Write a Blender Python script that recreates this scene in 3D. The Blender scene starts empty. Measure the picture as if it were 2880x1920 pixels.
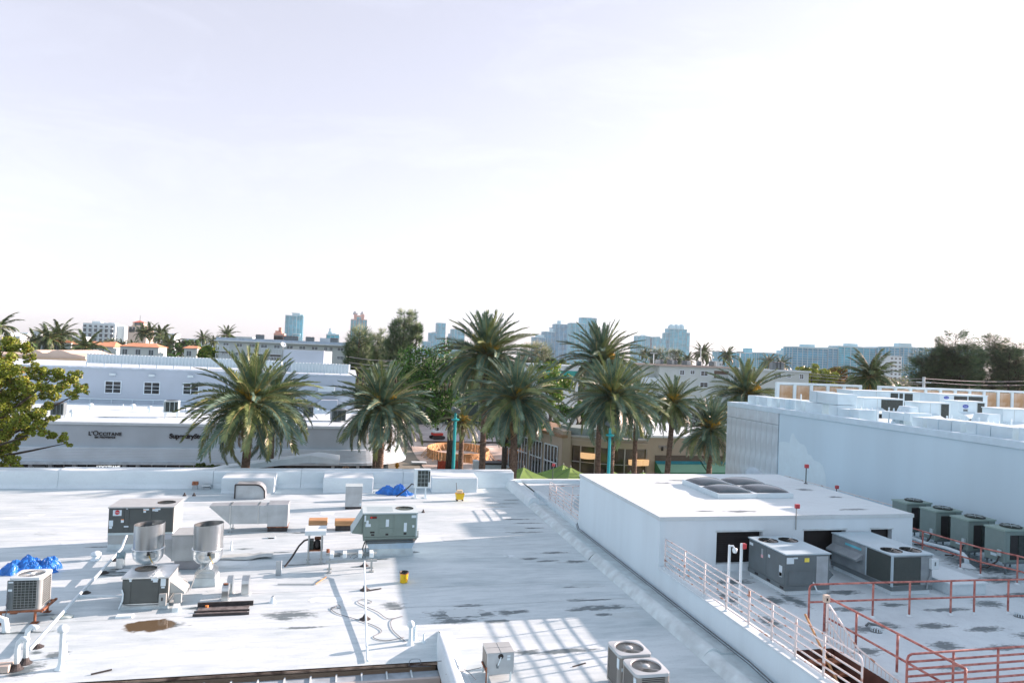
import bpy, math, random
from mathutils import Vector, Matrix, Quaternion
R_ = math.radians
sc = bpy.context.scene
col = sc.collection

# ------------------------------------------------------------------ camera
CAM = Vector((0.0, 0.0, 13.5))
YAW, PITCH, ROLL, FPX = 0.229287, 0.022017, 0.042011, 1944.5
fw = Vector((math.sin(YAW)*math.cos(PITCH), math.cos(YAW)*math.cos(PITCH), math.sin(PITCH)))
_r = Vector((math.cos(YAW), -math.sin(YAW), 0)); _u = _r.cross(fw)
cr = _r*math.cos(ROLL) + _u*math.sin(ROLL); cu = -_r*math.sin(ROLL) + _u*math.cos(ROLL)
cd = bpy.data.cameras.new('camera'); cam = bpy.data.objects.new('camera', cd); col.objects.link(cam)
cam.matrix_world = Matrix(((cr.x, cu.x, -fw.x, CAM.x), (cr.y, cu.y, -fw.y, CAM.y), (cr.z, cu.z, -fw.z, CAM.z), (0, 0, 0, 1)))
cd.sensor_width = 36.0; cd.lens = FPX/2880*36.0; cd.clip_start = 0.5; cd.clip_end = 30000
sc.camera = cam

# ------------------------------------------------------------------ sky, sun, exposure
SUN_EL = R_(16.6); SUN_AZ = R_(79.0)          # azimuth clockwise from +y
w = bpy.data.worlds.new('World'); sc.world = w; w.use_nodes = True
nt = w.node_tree; bg = nt.nodes['Background']
sky = nt.nodes.new('ShaderNodeTexSky'); sky.sky_type = 'NISHITA'; sky.sun_disc = False
sky.sun_elevation = SUN_EL; sky.sun_rotation = SUN_AZ; sky.altitude = 10; sky.air_density = 1.0; sky.dust_density = 0.7; sky.ozone_density = 3.5
hs = nt.nodes.new('ShaderNodeHueSaturation'); hs.inputs['Saturation'].default_value = 0.42      # thin even veil of high cloud
tint = nt.nodes.new('ShaderNodeMix'); tint.data_type = 'RGBA'; tint.blend_type = 'MULTIPLY'; tint.inputs[0].default_value = 1.0; tint.inputs[7].default_value = (1.05, .965, 1.0, 1)
nt.links.new(sky.outputs[0], hs.inputs['Color']); nt.links.new(hs.outputs[0], tint.inputs[6]); 
tcw = nt.nodes.new('ShaderNodeTexCoord'); mpw = nt.nodes.new('ShaderNodeMapping'); mpw.inputs['Scale'].default_value = (1.2, 2.2, 5.0); mpw.inputs['Rotation'].default_value = (0.25, 0.1, 0.5)
nzw = nt.nodes.new('ShaderNodeTexNoise'); nzw.inputs['Scale'].default_value = 2.6; nzw.inputs['Detail'].default_value = 9; nzw.inputs['Roughness'].default_value = .62; nzw.inputs['Distortion'].default_value = .6
mrw = nt.nodes.new('ShaderNodeMapRange'); mrw.inputs[1].default_value = .50; mrw.inputs[2].default_value = .80; mrw.inputs[3].default_value = 1.0; mrw.inputs[4].default_value = 1.12      # faint cirrus
nt.links.new(tcw.outputs['Generated'], mpw.inputs[0]); nt.links.new(mpw.outputs[0], nzw.inputs[0]); nt.links.new(nzw.outputs[0], mrw.inputs[0])
cir = nt.nodes.new('ShaderNodeVectorMath'); cir.operation = 'SCALE'; veil = nt.nodes.new('ShaderNodeMix'); veil.data_type = 'RGBA'; veil.inputs[0].default_value = .5; veil.inputs[7].default_value = (2.25, 2.32, 2.62, 1)      # the same pale veil over the whole sky
nt.links.new(tint.outputs[2], veil.inputs[6]); nt.links.new(veil.outputs[2], cir.inputs[0]); nt.links.new(mrw.outputs[0], cir.inputs['Scale']); nt.links.new(cir.outputs[0], bg.inputs[0]); bg.inputs[1].default_value = 0.112
sd = bpy.data.lights.new('sun', 'SUN'); sun = bpy.data.objects.new('sun', sd); col.objects.link(sun)
sd.energy = 5.0; sd.angle = R_(0.53); sd.color = (1.0, 0.70, 0.60)
SDIR = Vector((math.sin(SUN_AZ)*math.cos(SUN_EL), math.cos(SUN_AZ)*math.cos(SUN_EL), math.sin(SUN_EL)))
sun.rotation_euler = SDIR.to_track_quat('Z', 'Y').to_euler()
sun.location = (60, 20, 60)
vs = sc.view_settings; vs.view_transform = 'Standard'; vs.look = 'None'; vs.gamma = 1.0; vs.exposure = 1.6; vs.use_curve_mapping = False
sc.cycles.max_bounces = 6; sc.cycles.diffuse_bounces = 3; sc.cycles.glossy_bounces = 3; sc.cycles.transparent_max_bounces = 6
sc.cycles.volume_bounces = 0; sc.cycles.caustics_reflective = False; sc.cycles.caustics_refractive = False

# ------------------------------------------------------------------ survey helpers: a sight line met with a plane of the place
SHEET = {'1': (0, 1300, 2.5292), '2': (500, 1300, 2.5292), '3': (1100, 1300, 2.5292), '4': (1600, 1300, 2.5292), '5': (2160, 1300, 2.5292),
         'A': (0, 850, 3.2), 'B': (500, 850, 3.2), 'C': (1000, 850, 3.2), 'D': (1550, 850, 3.2), 'E': (2000, 850, 2.6727), 'F': (0, 0, .816667),
         'G': (2100, 1050, 5.88), 'H': (2480, 1060, 5.88), 'I': (1080, 1160, 5.88), 'J': (1440, 1200, 5.88), 'K': (1780, 1200, 8.4),
         'L': (780, 860, 7.84), 'M': (1180, 880, 4.3556), 'O': (1740, 890, 4.5231), 'Q': (2540, 1420, 6.9176),
         'a': (0, 1550, 4.2364), 'b': (290, 1380, 4.1256), 'c': (760, 1400, 5.113), 'd': (520, 1330, 4.9), 'e': (980, 1720, 4.523)}
def sight(s, x, y):
    a, b, k = SHEET[s]; return fw + cr*((a + x/k - 1440)/FPX) - cu*((b + y/k - 960)/FPX)
def onz(s, x, y, z):
    d = sight(s, x, y); return CAM + d*((z - CAM.z)/d.z)
def ony(s, x, y, Y):
    d = sight(s, x, y); return CAM + d*(Y/d.y)
def onx(s, x, y, X):
    d = sight(s, x, y); return CAM + d*(X/d.x)
def hgt(s, x, y, b):
    d = sight(s, x, y); t = (b.x*d.x + b.y*d.y)/(d.x**2 + d.y**2); return CAM.z + t*d.z

# ------------------------------------------------------------------ mesh builder
class MB:
    def __init__(s): s.v = []; s.f = []; s.mi = []; s.cur = 0; s.sm = []; s.smooth = False
    def m(s, i): s.cur = i; return s
    def add(s, vs_, fs):
        n = len(s.v); s.v += [tuple(p) for p in vs_]
        for f in fs: s.f.append([n+i for i in f]); s.mi.append(s.cur); s.sm.append(s.smooth)
        return s
    def box(s, x0, x1, y0, y1, z0, z1):
        return s.add([(x0,y0,z0),(x1,y0,z0),(x1,y1,z0),(x0,y1,z0),(x0,y0,z1),(x1,y0,z1),(x1,y1,z1),(x0,y1,z1)],
                     [(3,2,1,0),(4,5,6,7),(0,1,5,4),(1,2,6,5),(2,3,7,6),(3,0,4,7)])
    def bar(s, a, b, wx, wz=None, up=(0,0,1)):
        a = Vector(a); b = Vector(b); d = (b-a).normalized(); u = Vector(up)
        if abs(d.dot(u)) > .99: u = Vector((0,1,0))
        r = d.cross(u).normalized(); u = r.cross(d); wz = wz or wx
        o = [(-1,-1),(1,-1),(1,1),(-1,1)]
        vs_ = [p + r*(i*wx/2) + u*(j*wz/2) for p in (a, b) for i, j in o]
        return s.add(vs_, [(0,1,2,3),(7,6,5,4),(4,5,1,0),(5,6,2,1),(6,7,3,2),(7,4,0,3)])
    def tube(s, pts, r, n=8, cap=True, r1=None):
        pts = [Vector(p) for p in pts]; k = len(pts); vs_ = []; prev = None
        for i, p in enumerate(pts):
            d = (pts[min(i+1,k-1)] - pts[max(i-1,0)]).normalized()
            if prev is None:
                u = Vector((0,0,1)) if abs(d.z) < .9 else Vector((1,0,0))
                a = d.cross(u).normalized()
            else:
                a = (prev - d*prev.dot(d)).normalized()
            prev = a; b = d.cross(a); rr = r if r1 is None else r + (r1-r)*i/(k-1)
            if isinstance(r, (list, tuple)): rr = r[i]
            vs_ += [p + a*(rr*math.cos(2*math.pi*j/n)) + b*(rr*math.sin(2*math.pi*j/n)) for j in range(n)]
        fs = [(i*n+j, i*n+(j+1)%n, (i+1)*n+(j+1)%n, (i+1)*n+j) for i in range(k-1) for j in range(n)]
        if cap: fs += [tuple(range(n))[::-1], tuple((k-1)*n+j for j in range(n))]
        return s.add(vs_, fs)
    def lathe(s, prof, n=20, c=(0,0,0), cap=True):
        vs_ = [(c[0]+r*math.cos(2*math.pi*j/n), c[1]+r*math.sin(2*math.pi*j/n), c[2]+z) for r, z in prof for j in range(n)]
        k = len(prof)
        fs = [(i*n+j, i*n+(j+1)%n, (i+1)*n+(j+1)%n, (i+1)*n+j) for i in range(k-1) for j in range(n)]
        if cap: fs += [tuple(range(n))[::-1], tuple((k-1)*n+j for j in range(n))]
        return s.add(vs_, fs)
    def prism(s, out, z0, z1):
        n = len(out)
        return s.add([(x,y,z0) for x,y in out] + [(x,y,z1) for x,y in out],
                     [tuple(range(n))[::-1], tuple(range(n,2*n))] + [(i,(i+1)%n,n+(i+1)%n,n+i) for i in range(n)])
    def extr(s, out, a, b):      # outline given as 3-d points, swept by vector b
        n = len(out); out = [Vector(p)+Vector(a) for p in out]
        return s.add(out + [p+Vector(b) for p in out], [tuple(range(n))[::-1], tuple(range(n,2*n))] + [(i,(i+1)%n,n+(i+1)%n,n+i) for i in range(n)])
    def quad(s, *p): return s.add(p, [tuple(range(len(p)))])
    def holetop(s, x0, x1, y0, y1, z, cx_, cy_, r, n=32):   # a rectangle with a round hole
        vs_ = []
        for j in range(n):
            a = 2*math.pi*(j+.5)/n; c_, s_ = math.cos(a), math.sin(a); t = 1e9
            if c_ > 1e-6: t = min(t, (x1-cx_)/c_)
            if c_ < -1e-6: t = min(t, (x0-cx_)/c_)
            if s_ > 1e-6: t = min(t, (y1-cy_)/s_)
            if s_ < -1e-6: t = min(t, (y0-cy_)/s_)
            vs_.append((cx_+c_*t, cy_+s_*t, z))
        cs = [(x0,y0),(x1,y0),(x1,y1),(x0,y1)]
        for (px_, py_) in cs:      # snap the nearest outer vertex to each corner
            j = min(range(n), key=lambda q: (vs_[q][0]-px_)**2+(vs_[q][1]-py_)**2); vs_[j] = (px_, py_, z)
        vs_ += [(cx_+r*math.cos(2*math.pi*(j+.5)/n), cy_+r*math.sin(2*math.pi*(j+.5)/n), z) for j in range(n)]
        return s.add(vs_, [(j,(j+1)%n,n+(j+1)%n,n+j) for j in range(n)])
    def mesh(s, name, mats):
        me = bpy.data.meshes.new(name); me.from_pydata(s.v, [], s.f); me.update()
        for m_ in (mats if isinstance(mats, (list, tuple)) else [mats]): me.materials.append(m_)
        me.polygons.foreach_set('material_index', s.mi); me.polygons.foreach_set('use_smooth', s.sm); return me
    def build(s, name, mats, parent=None, bevel=0, loc=None, kind=None):
        o = bpy.data.objects.new(name, s.mesh(name, mats)); col.objects.link(o)
        if parent is not None: o.parent = parent
        if loc is not None: o.location = loc
        if bevel:
            b = o.modifiers.new('bevel', 'BEVEL'); b.width = bevel; b.segments = 2; b.limit_method = 'ANGLE'
        if kind: o['kind'] = kind
        return o
def tag(o, label, cat, group=None):
    o['label'] = label; o['category'] = cat
    if group: o['group'] = group
    return o
def thing(name, label, cat, loc=(0,0,0), rz=0, group=None):
    o = bpy.data.objects.new(name, None); col.objects.link(o); o.location = loc; o.rotation_euler = (0,0,rz); o.empty_display_size = .3
    return tag(o, label, cat, group)
def part(name, me, parent, loc=(0,0,0), rot=(0,0,0), scale=(1,1,1), kind=None):
    o = bpy.data.objects.new(name, me); col.objects.link(o); o.parent = parent; o.location = loc; o.rotation_euler = rot; o.scale = scale
    if kind: o['kind'] = kind
    return o
def structure(o): o['kind'] = 'structure'; return o
def copy_tree(o, parent=None):
    c = o.copy(); col.objects.link(c); c.parent = parent
    for ch in o.children: copy_tree(ch, c)
    return c

# ------------------------------------------------------------------ materials
MATS = {}
def nth(i): return str(i) + ('th' if 10 < i % 100 < 14 else {1:'st',2:'nd',3:'rd'}.get(i % 10, 'th'))
def cool(c): return (c[0]*.85, c[1]*1.035, min(.9, c[2]*1.10))      # puts the teal cast of shade into the colour of the whites
def mat(name, c, rough=.6, metal=0., var=.12, scale=2.5, bump=0., c2=None, stretch=(1,1,1), detail=4, spec=.5, lo=.35, hi=.68, coords='Object', trans=0., bscale=None, emit=None):
    if name in MATS: return MATS[name]
    if min(c) > .4 and max(c)-min(c) < .12 and metal < .5: c = cool(c); c2 = cool(c2) if c2 and min(c2) > .4 else c2
    m_ = bpy.data.materials.new(name); m_.use_nodes = True; n = m_.node_tree.nodes; l = m_.node_tree.links; p = n['Principled BSDF']
    p.inputs['Roughness'].default_value = rough; p.inputs['Metallic'].default_value = metal; p.inputs['Specular IOR Level'].default_value = spec
    tc = n.new('ShaderNodeTexCoord'); mp = n.new('ShaderNodeMapping'); mp.inputs['Scale'].default_value = stretch
    l.new(tc.outputs[coords], mp.inputs[0])
    no = n.new('ShaderNodeTexNoise'); no.inputs['Scale'].default_value = scale; no.inputs['Detail'].default_value = detail; l.new(mp.outputs[0], no.inputs[0])
    ra = n.new('ShaderNodeValToRGB'); l.new(no.outputs[0], ra.inputs[0])
    a = tuple(min(1, x*(1-var)) for x in c); b = c2 or tuple(min(1, x*(1+var)) for x in c)
    ra.color_ramp.elements[0].position = lo; ra.color_ramp.elements[1].position = hi
    ra.color_ramp.elements[0].color = (*a, 1); ra.color_ramp.elements[1].color = (*b, 1)
    l.new(ra.outputs[0], p.inputs['Base Color'])
    if bump:
        n2 = n.new('ShaderNodeTexNoise'); n2.inputs['Scale'].default_value = bscale or scale*6; n2.inputs['Detail'].default_value = 3; l.new(mp.outputs[0], n2.inputs[0])
        bu = n.new('ShaderNodeBump'); bu.inputs['Strength'].default_value = bump; bu.inputs['Distance'].default_value = .05; l.new(n2.outputs[0], bu.inputs['Height']); l.new(bu.outputs[0], p.inputs['Normal'])
    if trans:
        t = n.new('ShaderNodeBsdfTranslucent'); l.new(ra.outputs[0], t.inputs[0]); mx = n.new('ShaderNodeMixShader'); mx.inputs[0].default_value = trans
        l.new(p.outputs[0], mx.inputs[1]); l.new(t.outputs[0], mx.inputs[2]); l.new(mx.outputs[0], n['Material Output'].inputs[0])
    if emit:
        p.inputs['Emission Color'].default_value = (*emit[0], 1); p.inputs['Emission Strength'].default_value = emit[1]
    MATS[name] = m_; return m_

def stained(name, c, grime, blots, pools=(), rough=.55, gscale=.35, streak=(.5, 2.2, 1), amount=.5):
    """painted roof membrane: pale coating, wind-drawn grime, scuffed blots and standing water at surveyed places"""
    c = cool(c); grime = cool(grime)
    m_ = bpy.data.materials.new(name); m_.use_nodes = True; n = m_.node_tree.nodes; l = m_.node_tree.links; p = n['Principled BSDF']
    ge = n.new('ShaderNodeNewGeometry')
    def noise(scale, st, detail=5, rgh=.6):
        mp = n.new('ShaderNodeMapping'); mp.inputs['Scale'].default_value = st; l.new(ge.outputs['Position'], mp.inputs[0])
        t = n.new('ShaderNodeTexNoise'); t.inputs['Scale'].default_value = scale; t.inputs['Detail'].default_value = detail; t.inputs['Roughness'].default_value = rgh
        l.new(mp.outputs[0], t.inputs[0]); return t.outputs[0]
    def math_(op, a, b=None, c_=None):
        t = n.new('ShaderNodeMath'); t.operation = op
        for i, x in enumerate((a, b, c_)):
            if x is None: continue
            if isinstance(x, (int, float)): t.inputs[i].default_value = x
            else: l.new(x, t.inputs[i])
        return t.outputs[0]
    def rng(x, a, b):
        t = n.new('ShaderNodeMapRange'); t.inputs[1].default_value = a; t.inputs[2].default_value = b; l.new(x, t.inputs[0]); return t.outputs[0]
    def mixc(f, a, b):
        t = n.new('ShaderNodeMix'); t.data_type = 'RGBA'; l.new(f, t.inputs[0])
        for i, x in ((6, a), (7, b)):
            if isinstance(x, tuple): t.inputs[i].default_value = (*x, 1)
            else: l.new(x, t.inputs[i])
        return t.outputs[2]
    def ellipses(lst):
        acc = None
        for (ex, ey, rx, ry) in lst:
            s_ = n.new('ShaderNodeVectorMath'); s_.operation = 'SUBTRACT'; l.new(ge.outputs['Position'], s_.inputs[0]); s_.inputs[1].default_value = (ex, ey, 0)
            k = n.new('ShaderNodeVectorMath'); k.operation = 'MULTIPLY'; l.new(s_.outputs[0], k.inputs[0]); k.inputs[1].default_value = (1/rx, 1/ry, 0)
            q = n.new('ShaderNodeVectorMath'); q.operation = 'LENGTH'; l.new(k.outputs[0], q.inputs[0])
            v_ = math_('SUBTRACT', 1.0, q.outputs['Value']); acc = v_ if acc is None else math_('MAXIMUM', acc, v_)
        return math_('MAXIMUM', acc, -1.0)
    n1 = noise(gscale, streak); n2 = noise(2.2, streak); n3 = noise(14, (1,1,1), 3); fine = noise(5, (.6,1.6,1), 6, .7)
    g = math_('MULTIPLY', rng(math_('ADD', math_('MULTIPLY', n1, .6), math_('MULTIPLY', n2, .4)), .42, .68), amount)
    base = mixc(g, c, grime)
    base = mixc(math_('MULTIPLY', rng(n3, .56, .72), .18), base, tuple(x*.55 for x in grime))
    tide = mixc(rng(noise(.8, (.6,1.4,1)), .5, .56), base, base)
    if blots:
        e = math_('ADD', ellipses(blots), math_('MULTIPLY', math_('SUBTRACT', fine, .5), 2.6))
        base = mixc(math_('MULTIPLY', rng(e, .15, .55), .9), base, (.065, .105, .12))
    rgh = rough
    if pools:
        e2 = math_('ADD', ellipses(pools), math_('MULTIPLY', math_('SUBTRACT', noise(1.1, (1,1,1)), .5), 1.1)); pm = rng(e2, .3, .42)
        base = mixc(pm, base, (.11, .085, .05))
        t = n.new('ShaderNodeMapRange'); t.inputs[3].default_value = rough; t.inputs[4].default_value = .04; l.new(pm, t.inputs[0]); l.new(t.outputs[0], p.inputs['Roughness'])
    else: p.inputs['Roughness'].default_value = rough
    l.new(base, p.inputs['Base Color'])
    bu = n.new('ShaderNodeBump'); bu.inputs['Strength'].default_value = .35; bu.inputs['Distance'].default_value = .04
    hb = math_('ADD', math_('MULTIPLY', n2, .6), math_('MULTIPLY', fine, .25)); 
    if pools: hb = math_('MULTIPLY', hb, math_('SUBTRACT', 1.0, pm))
    l.new(hb, bu.inputs['Height']); l.new(bu.outputs[0], p.inputs['Normal'])
    return m_

WHITE = mat('white_paint', (.70,.70,.70), .55, var=.06, scale=1.3, bump=.06)
WHITE2 = mat('white_stucco', (.72,.72,.73), .75, var=.05, scale=.9, stretch=(1.2,1.2,.2), bump=.12, bscale=9, c2=(.76,.76,.77), lo=.25, hi=.6)
GREYW = mat('grey_stucco', (.50,.51,.53), .8, var=.06, scale=.5, bump=.12, bscale=14)
RTUG = mat('charcoal_paint', (.068,.088,.088), .45, var=.08, scale=3)
RTUL = mat('pale_grey_paint', (.33,.385,.39), .42, var=.06, scale=3)
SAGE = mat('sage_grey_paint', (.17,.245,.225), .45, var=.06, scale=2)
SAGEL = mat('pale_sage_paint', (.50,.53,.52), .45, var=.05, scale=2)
SLATE = mat('slate_grey_paint', (.115,.155,.17), .45, var=.1, scale=2)
GREEN_U = mat('dull_green_paint', (.18,.26,.25), .5, var=.08, scale=2)
GALV = mat('galvanised_steel', (.58,.65,.67), .3, 1., var=.14, scale=2.2, stretch=(1,1,.25))
ALU = mat('spun_aluminium', (.70,.78,.81), .3, .92, var=.1, scale=2.0, stretch=(2.5,2.5,.12), bump=.02)
DUCT = mat('dull_duct_steel', (.39,.455,.485), .45, .45, var=.12, scale=2)
BLACK = mat('dark_void', (.012,.013,.014), .6, var=.2)
COIL = mat('coil_fins', (.03,.046,.044), .5, .3, var=.35, scale=9)
BLADE = mat('fan_blade', (.42,.40,.37), .3, .9, var=.1)
RUST = mat('rusted_steel', (.20,.075,.035), .8, var=.4, scale=8, c2=(.33,.14,.07), bump=.1)
REDP = mat('red_oxide_paint', (.42,.12,.10), .55, var=.3, scale=7, c2=(.56,.25,.21), bump=.1)
WRAIL = mat('white_rail_paint', (.42,.22,.15), .55, var=.0, scale=5, lo=.36, hi=.43, c2=(.70,.68,.67))
TAR = mat('roof_tar', (.035,.035,.036), .7, var=.4, scale=6, bump=.3)
STICK = mat('sticker', (.68,.70,.72), .5, var=.05)
ORANGE_S = mat('orange_sticker', (.75,.28,.08), .5)
YELLOW = mat('bucket_yellow', (.72,.50,.012), .4, var=.05)
BLUE_T = mat('blue_tarp', (.012,.17,.58), .42, var=.25, scale=5, bump=.5, bscale=9)
PVC = mat('white_pvc', (.72,.73,.74), .4, var=.04)
WOOD = mat('weathered_board', (.42,.25,.12), .8, var=.25, scale=4, stretch=(.4,3,3))
CABLE = mat('grey_cable', (.10,.12,.14), .5)
GLASS_D = mat('dark_glass', (.02,.03,.035), .06, var=.3, scale=.6, spec=.7)
CURBW = mat('curb_flashing', (.62,.62,.61), .6, var=.14, scale=2.5, bump=.15)
REDS = mat('red_lamp', (.45,.06,.07), .35)
# ================================================================== ground and street
ZR = 5.5; ZN = 6.2; ZB = 8.14
WAVES = {}
def wave(seed, x, y): return sum(math.sin(a*x+c_*y*1.7+p) for a, c_, p in WAVES[seed])/5
def grid_sheet(x0, x1, y0, y1, z, st, amp, seed=0):
    rnd = random.Random(seed); b = MB(); nx = max(1, int((x1-x0)/st)); ny = max(1, int((y1-y0)/st))
    ph = [(rnd.uniform(.1,.6), rnd.uniform(.1,.6), rnd.uniform(0,6)) for _ in range(5)]
    vs_ = []; WAVES[seed] = ph
    for j in range(ny+1):
        for i in range(nx+1):
            x = x0+(x1-x0)*i/nx; y = y0+(y1-y0)*j/ny
            d = sum(math.sin(a*x+c_*y*1.7+p) for a, c_, p in ph)/5 * amp
            if i in (0, nx) or j in (0, ny): d = 0
            vs_.append((x, y, z+d))
    b.smooth = True
    b.add(vs_, [(j*(nx+1)+i, j*(nx+1)+i+1, (j+1)*(nx+1)+i+1, (j+1)*(nx+1)+i) for j in range(ny) for i in range(nx)]); return b
GROUND = mat('city_ground', (.16,.17,.14), .9, var=.3, scale=.02, coords='Object')
g_ = MB().quad((-9000,-300,-.02),(9000,-300,-.02),(9000,12000,-.02),(-9000,12000,-.02)).build('ground', GROUND); structure(g_)
PAVE = mat('street_paving', (.33,.31,.29), .8, var=.2, scale=.25, bump=.1)
structure(MB().quad((-80,42,0),(120,42,0),(120,65,0),(-80,65,0)).build('street_pavement', PAVE))
DIRT = mat('dug_up_sand', (.42,.36,.30), .95, var=.28, scale=.35, c2=(.56,.51,.46), bump=.6, bscale=1.6, detail=8)
dg = MB(); dg.smooth = True
rnd = random.Random(5); nx, ny = 70, 110; vv = []
for j in range(ny+1):
    for i in range(nx+1):
        x = 9 + 33*i/nx; y = 62 + 72*j/ny
        z = .05 + .10*math.sin(x*1.3+y*.4) + .08*math.sin(x*.7-y*1.1+2) + .25*max(0, math.sin(x*.55+1)*math.sin(y*.23+.6))**2
        vv.append((x, y, max(.01, z)))
dg.add(vv, [(j*(nx+1)+i, j*(nx+1)+i+1, (j+1)*(nx+1)+i+1, (j+1)*(nx+1)+i) for j in range(ny) for i in range(nx)])
structure(dg.build('construction_dirt', DIRT))
structure(MB().quad((11,104,.38),(34,104,.38),(34,150,.38),(11,150,.38)).build('road', mat('pale_road', (.40,.38,.37), .85, var=.12, scale=.3)))

# ================================================================== left building with the wide white roof
def spots(lst): return [(onz(s_,x,y,ZR).x, onz(s_,x,y,ZR).y, rx*(1.35 if s_ == '3' else 1), ry*(1.4 if s_ == '3' else 1)) for s_,x,y,rx,ry in lst]
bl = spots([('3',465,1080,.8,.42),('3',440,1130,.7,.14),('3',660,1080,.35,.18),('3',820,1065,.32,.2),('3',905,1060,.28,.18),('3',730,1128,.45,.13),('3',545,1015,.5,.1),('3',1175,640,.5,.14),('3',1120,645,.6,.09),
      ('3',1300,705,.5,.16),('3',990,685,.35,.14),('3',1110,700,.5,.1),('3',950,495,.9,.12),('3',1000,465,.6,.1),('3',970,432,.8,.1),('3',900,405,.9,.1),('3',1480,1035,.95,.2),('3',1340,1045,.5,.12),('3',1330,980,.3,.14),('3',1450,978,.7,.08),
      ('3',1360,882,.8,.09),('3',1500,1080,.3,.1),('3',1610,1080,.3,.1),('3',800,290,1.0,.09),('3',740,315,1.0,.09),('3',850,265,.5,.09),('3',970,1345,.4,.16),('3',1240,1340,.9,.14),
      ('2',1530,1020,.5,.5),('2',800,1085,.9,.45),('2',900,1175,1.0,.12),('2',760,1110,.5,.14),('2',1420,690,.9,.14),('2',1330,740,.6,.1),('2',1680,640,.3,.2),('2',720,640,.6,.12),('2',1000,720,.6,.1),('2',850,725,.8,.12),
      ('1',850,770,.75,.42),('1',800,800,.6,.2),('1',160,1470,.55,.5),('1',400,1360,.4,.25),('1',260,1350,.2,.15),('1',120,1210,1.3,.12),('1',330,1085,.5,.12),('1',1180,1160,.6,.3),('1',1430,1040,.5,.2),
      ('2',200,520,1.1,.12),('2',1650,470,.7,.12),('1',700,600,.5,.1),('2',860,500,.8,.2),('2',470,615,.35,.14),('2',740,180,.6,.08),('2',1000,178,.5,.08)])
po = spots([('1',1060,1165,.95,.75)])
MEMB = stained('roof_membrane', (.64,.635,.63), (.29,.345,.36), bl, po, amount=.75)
MEMB2 = stained('flashing_membrane', (.73,.725,.725), (.50,.51,.52), None, amount=.4, gscale=.6)
bld = thing('flat_roof_building', 'low building in the foreground with a broad white membrane roof and white parapet', 'building')
rf = grid_sheet(-48, 9.72, 18.1, 41.5, ZR, .45, .022, 3)
rb = grid_sheet(2.9, 9.72, 2, 18.1, ZR, .45, .02, 4); n0 = len(rf.v); rf.smooth = True; rf.add(rb.v, rb.f)
rf.build('roof', MEMB, bld)
TANW = mat('tan_stucco', (.50,.42,.33), .8, var=.1, scale=.8, bump=.1)
wl = MB().box(-48, 2.6, 18.5, 18.8, 0, 5.2); wl.box(2.62, 2.9, 2, 18.1, 0, 5.49); wl.box(-48,10.3,42.2,42.5,0,6.0); wl.build('wall', TANW, bld)
# welded laps of the membrane sheets
rn = random.Random(8); LAP = stained('membrane_lap', (.58,.58,.57), (.30,.345,.355), None, amount=.7)
def rz_(x, y): return ZR+.022*wave(3, x, y)
for i in range(10):
    y = 19.6+i*2.25+rn.uniform(-.3,.3); xa_ = -30 if i % 2 else rn.uniform(-8,2); xb_ = 9.5 if i % 3 else rn.uniform(1,7); xb_ = max(xb_, xa_+3); b = MB(); n = int((xb_-xa_)/.3); b.smooth = True
    b.add([(xa_+(xb_-xa_)*k/n, y+.04*math.sin(k*.3+i)+d_*(1+.3*math.sin(k*1.7+i)), rz_(xa_+(xb_-xa_)*k/n, y)+(.004 if d_ == 0 else .0015)) for k in range(n+1) for d_ in (0,.05)], [(2*k,2*k+2,2*k+3,2*k+1) for k in range(n)]); b.build('membrane_lap', LAP, bld)
for i in range(26):
    x, y, w_, d = rn.uniform(-14,8.6), rn.uniform(19,40), rn.uniform(.3,1.3), rn.uniform(.25,.8); b = MB(); n = 5; b.smooth = True
    b.add([(x+w_*p_/n+.06*math.sin(q*2+i), y+d*q/n+.05*math.sin(p_*2.3+i), rz_(x+w_*p_/n, y+d*q/n)+.0045) for q in range(n+1) for p_ in range(n+1)], [(q*(n+1)+p_, q*(n+1)+p_+1, (q+1)*(n+1)+p_+1, (q+1)*(n+1)+p_) for q in range(n) for p_ in range(n)]); b.build('membrane_patch', LAP if i % 3 else MEMB2, bld)
# parapet with sloped crest, cut into uneven flashed lengths
xs = [-48,-30,-14.8,-7.1,-2.4,3.4,10.15]
for i in range(len(xs)-1):
    a, b_ = xs[i]+.006, xs[i+1]-.006; dz = [0,.0,.035,.015,.02,.0][i]; dy = [0,0,.03,.01,.02,0][i]
    p = MB(); prof = [(41.30-dy,ZR-.01),(41.42-dy,ZR+.22),(41.46-dy,6.36+dz),(41.52-dy,6.42+dz),(42.25,6.46+dz),(42.55,6.40+dz),(42.55,5.6),(41.6,5.4)]
    p.extr([(a,y,z) for y,z in prof], (0,0,0), (b_-a,0,0)); p.build('parapet', MEMB2, bld, bevel=.02)
for (a, b_) in ((-6.42,-3.70),(-1.12,1.62),(4.93,7.62)):
    p = MB(); o = [(41.5,ZR-.01),(39.9,ZR-.01),(39.97,ZR+.12),(39.98,6.27),(40.02,6.33),(41.5,6.385)]
    p.extr([(a,y,z) for y,z in o], (0,0,0), (b_-a,0,0))
    p.build('parapet_block', MEMB2, bld, bevel=.035)
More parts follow.
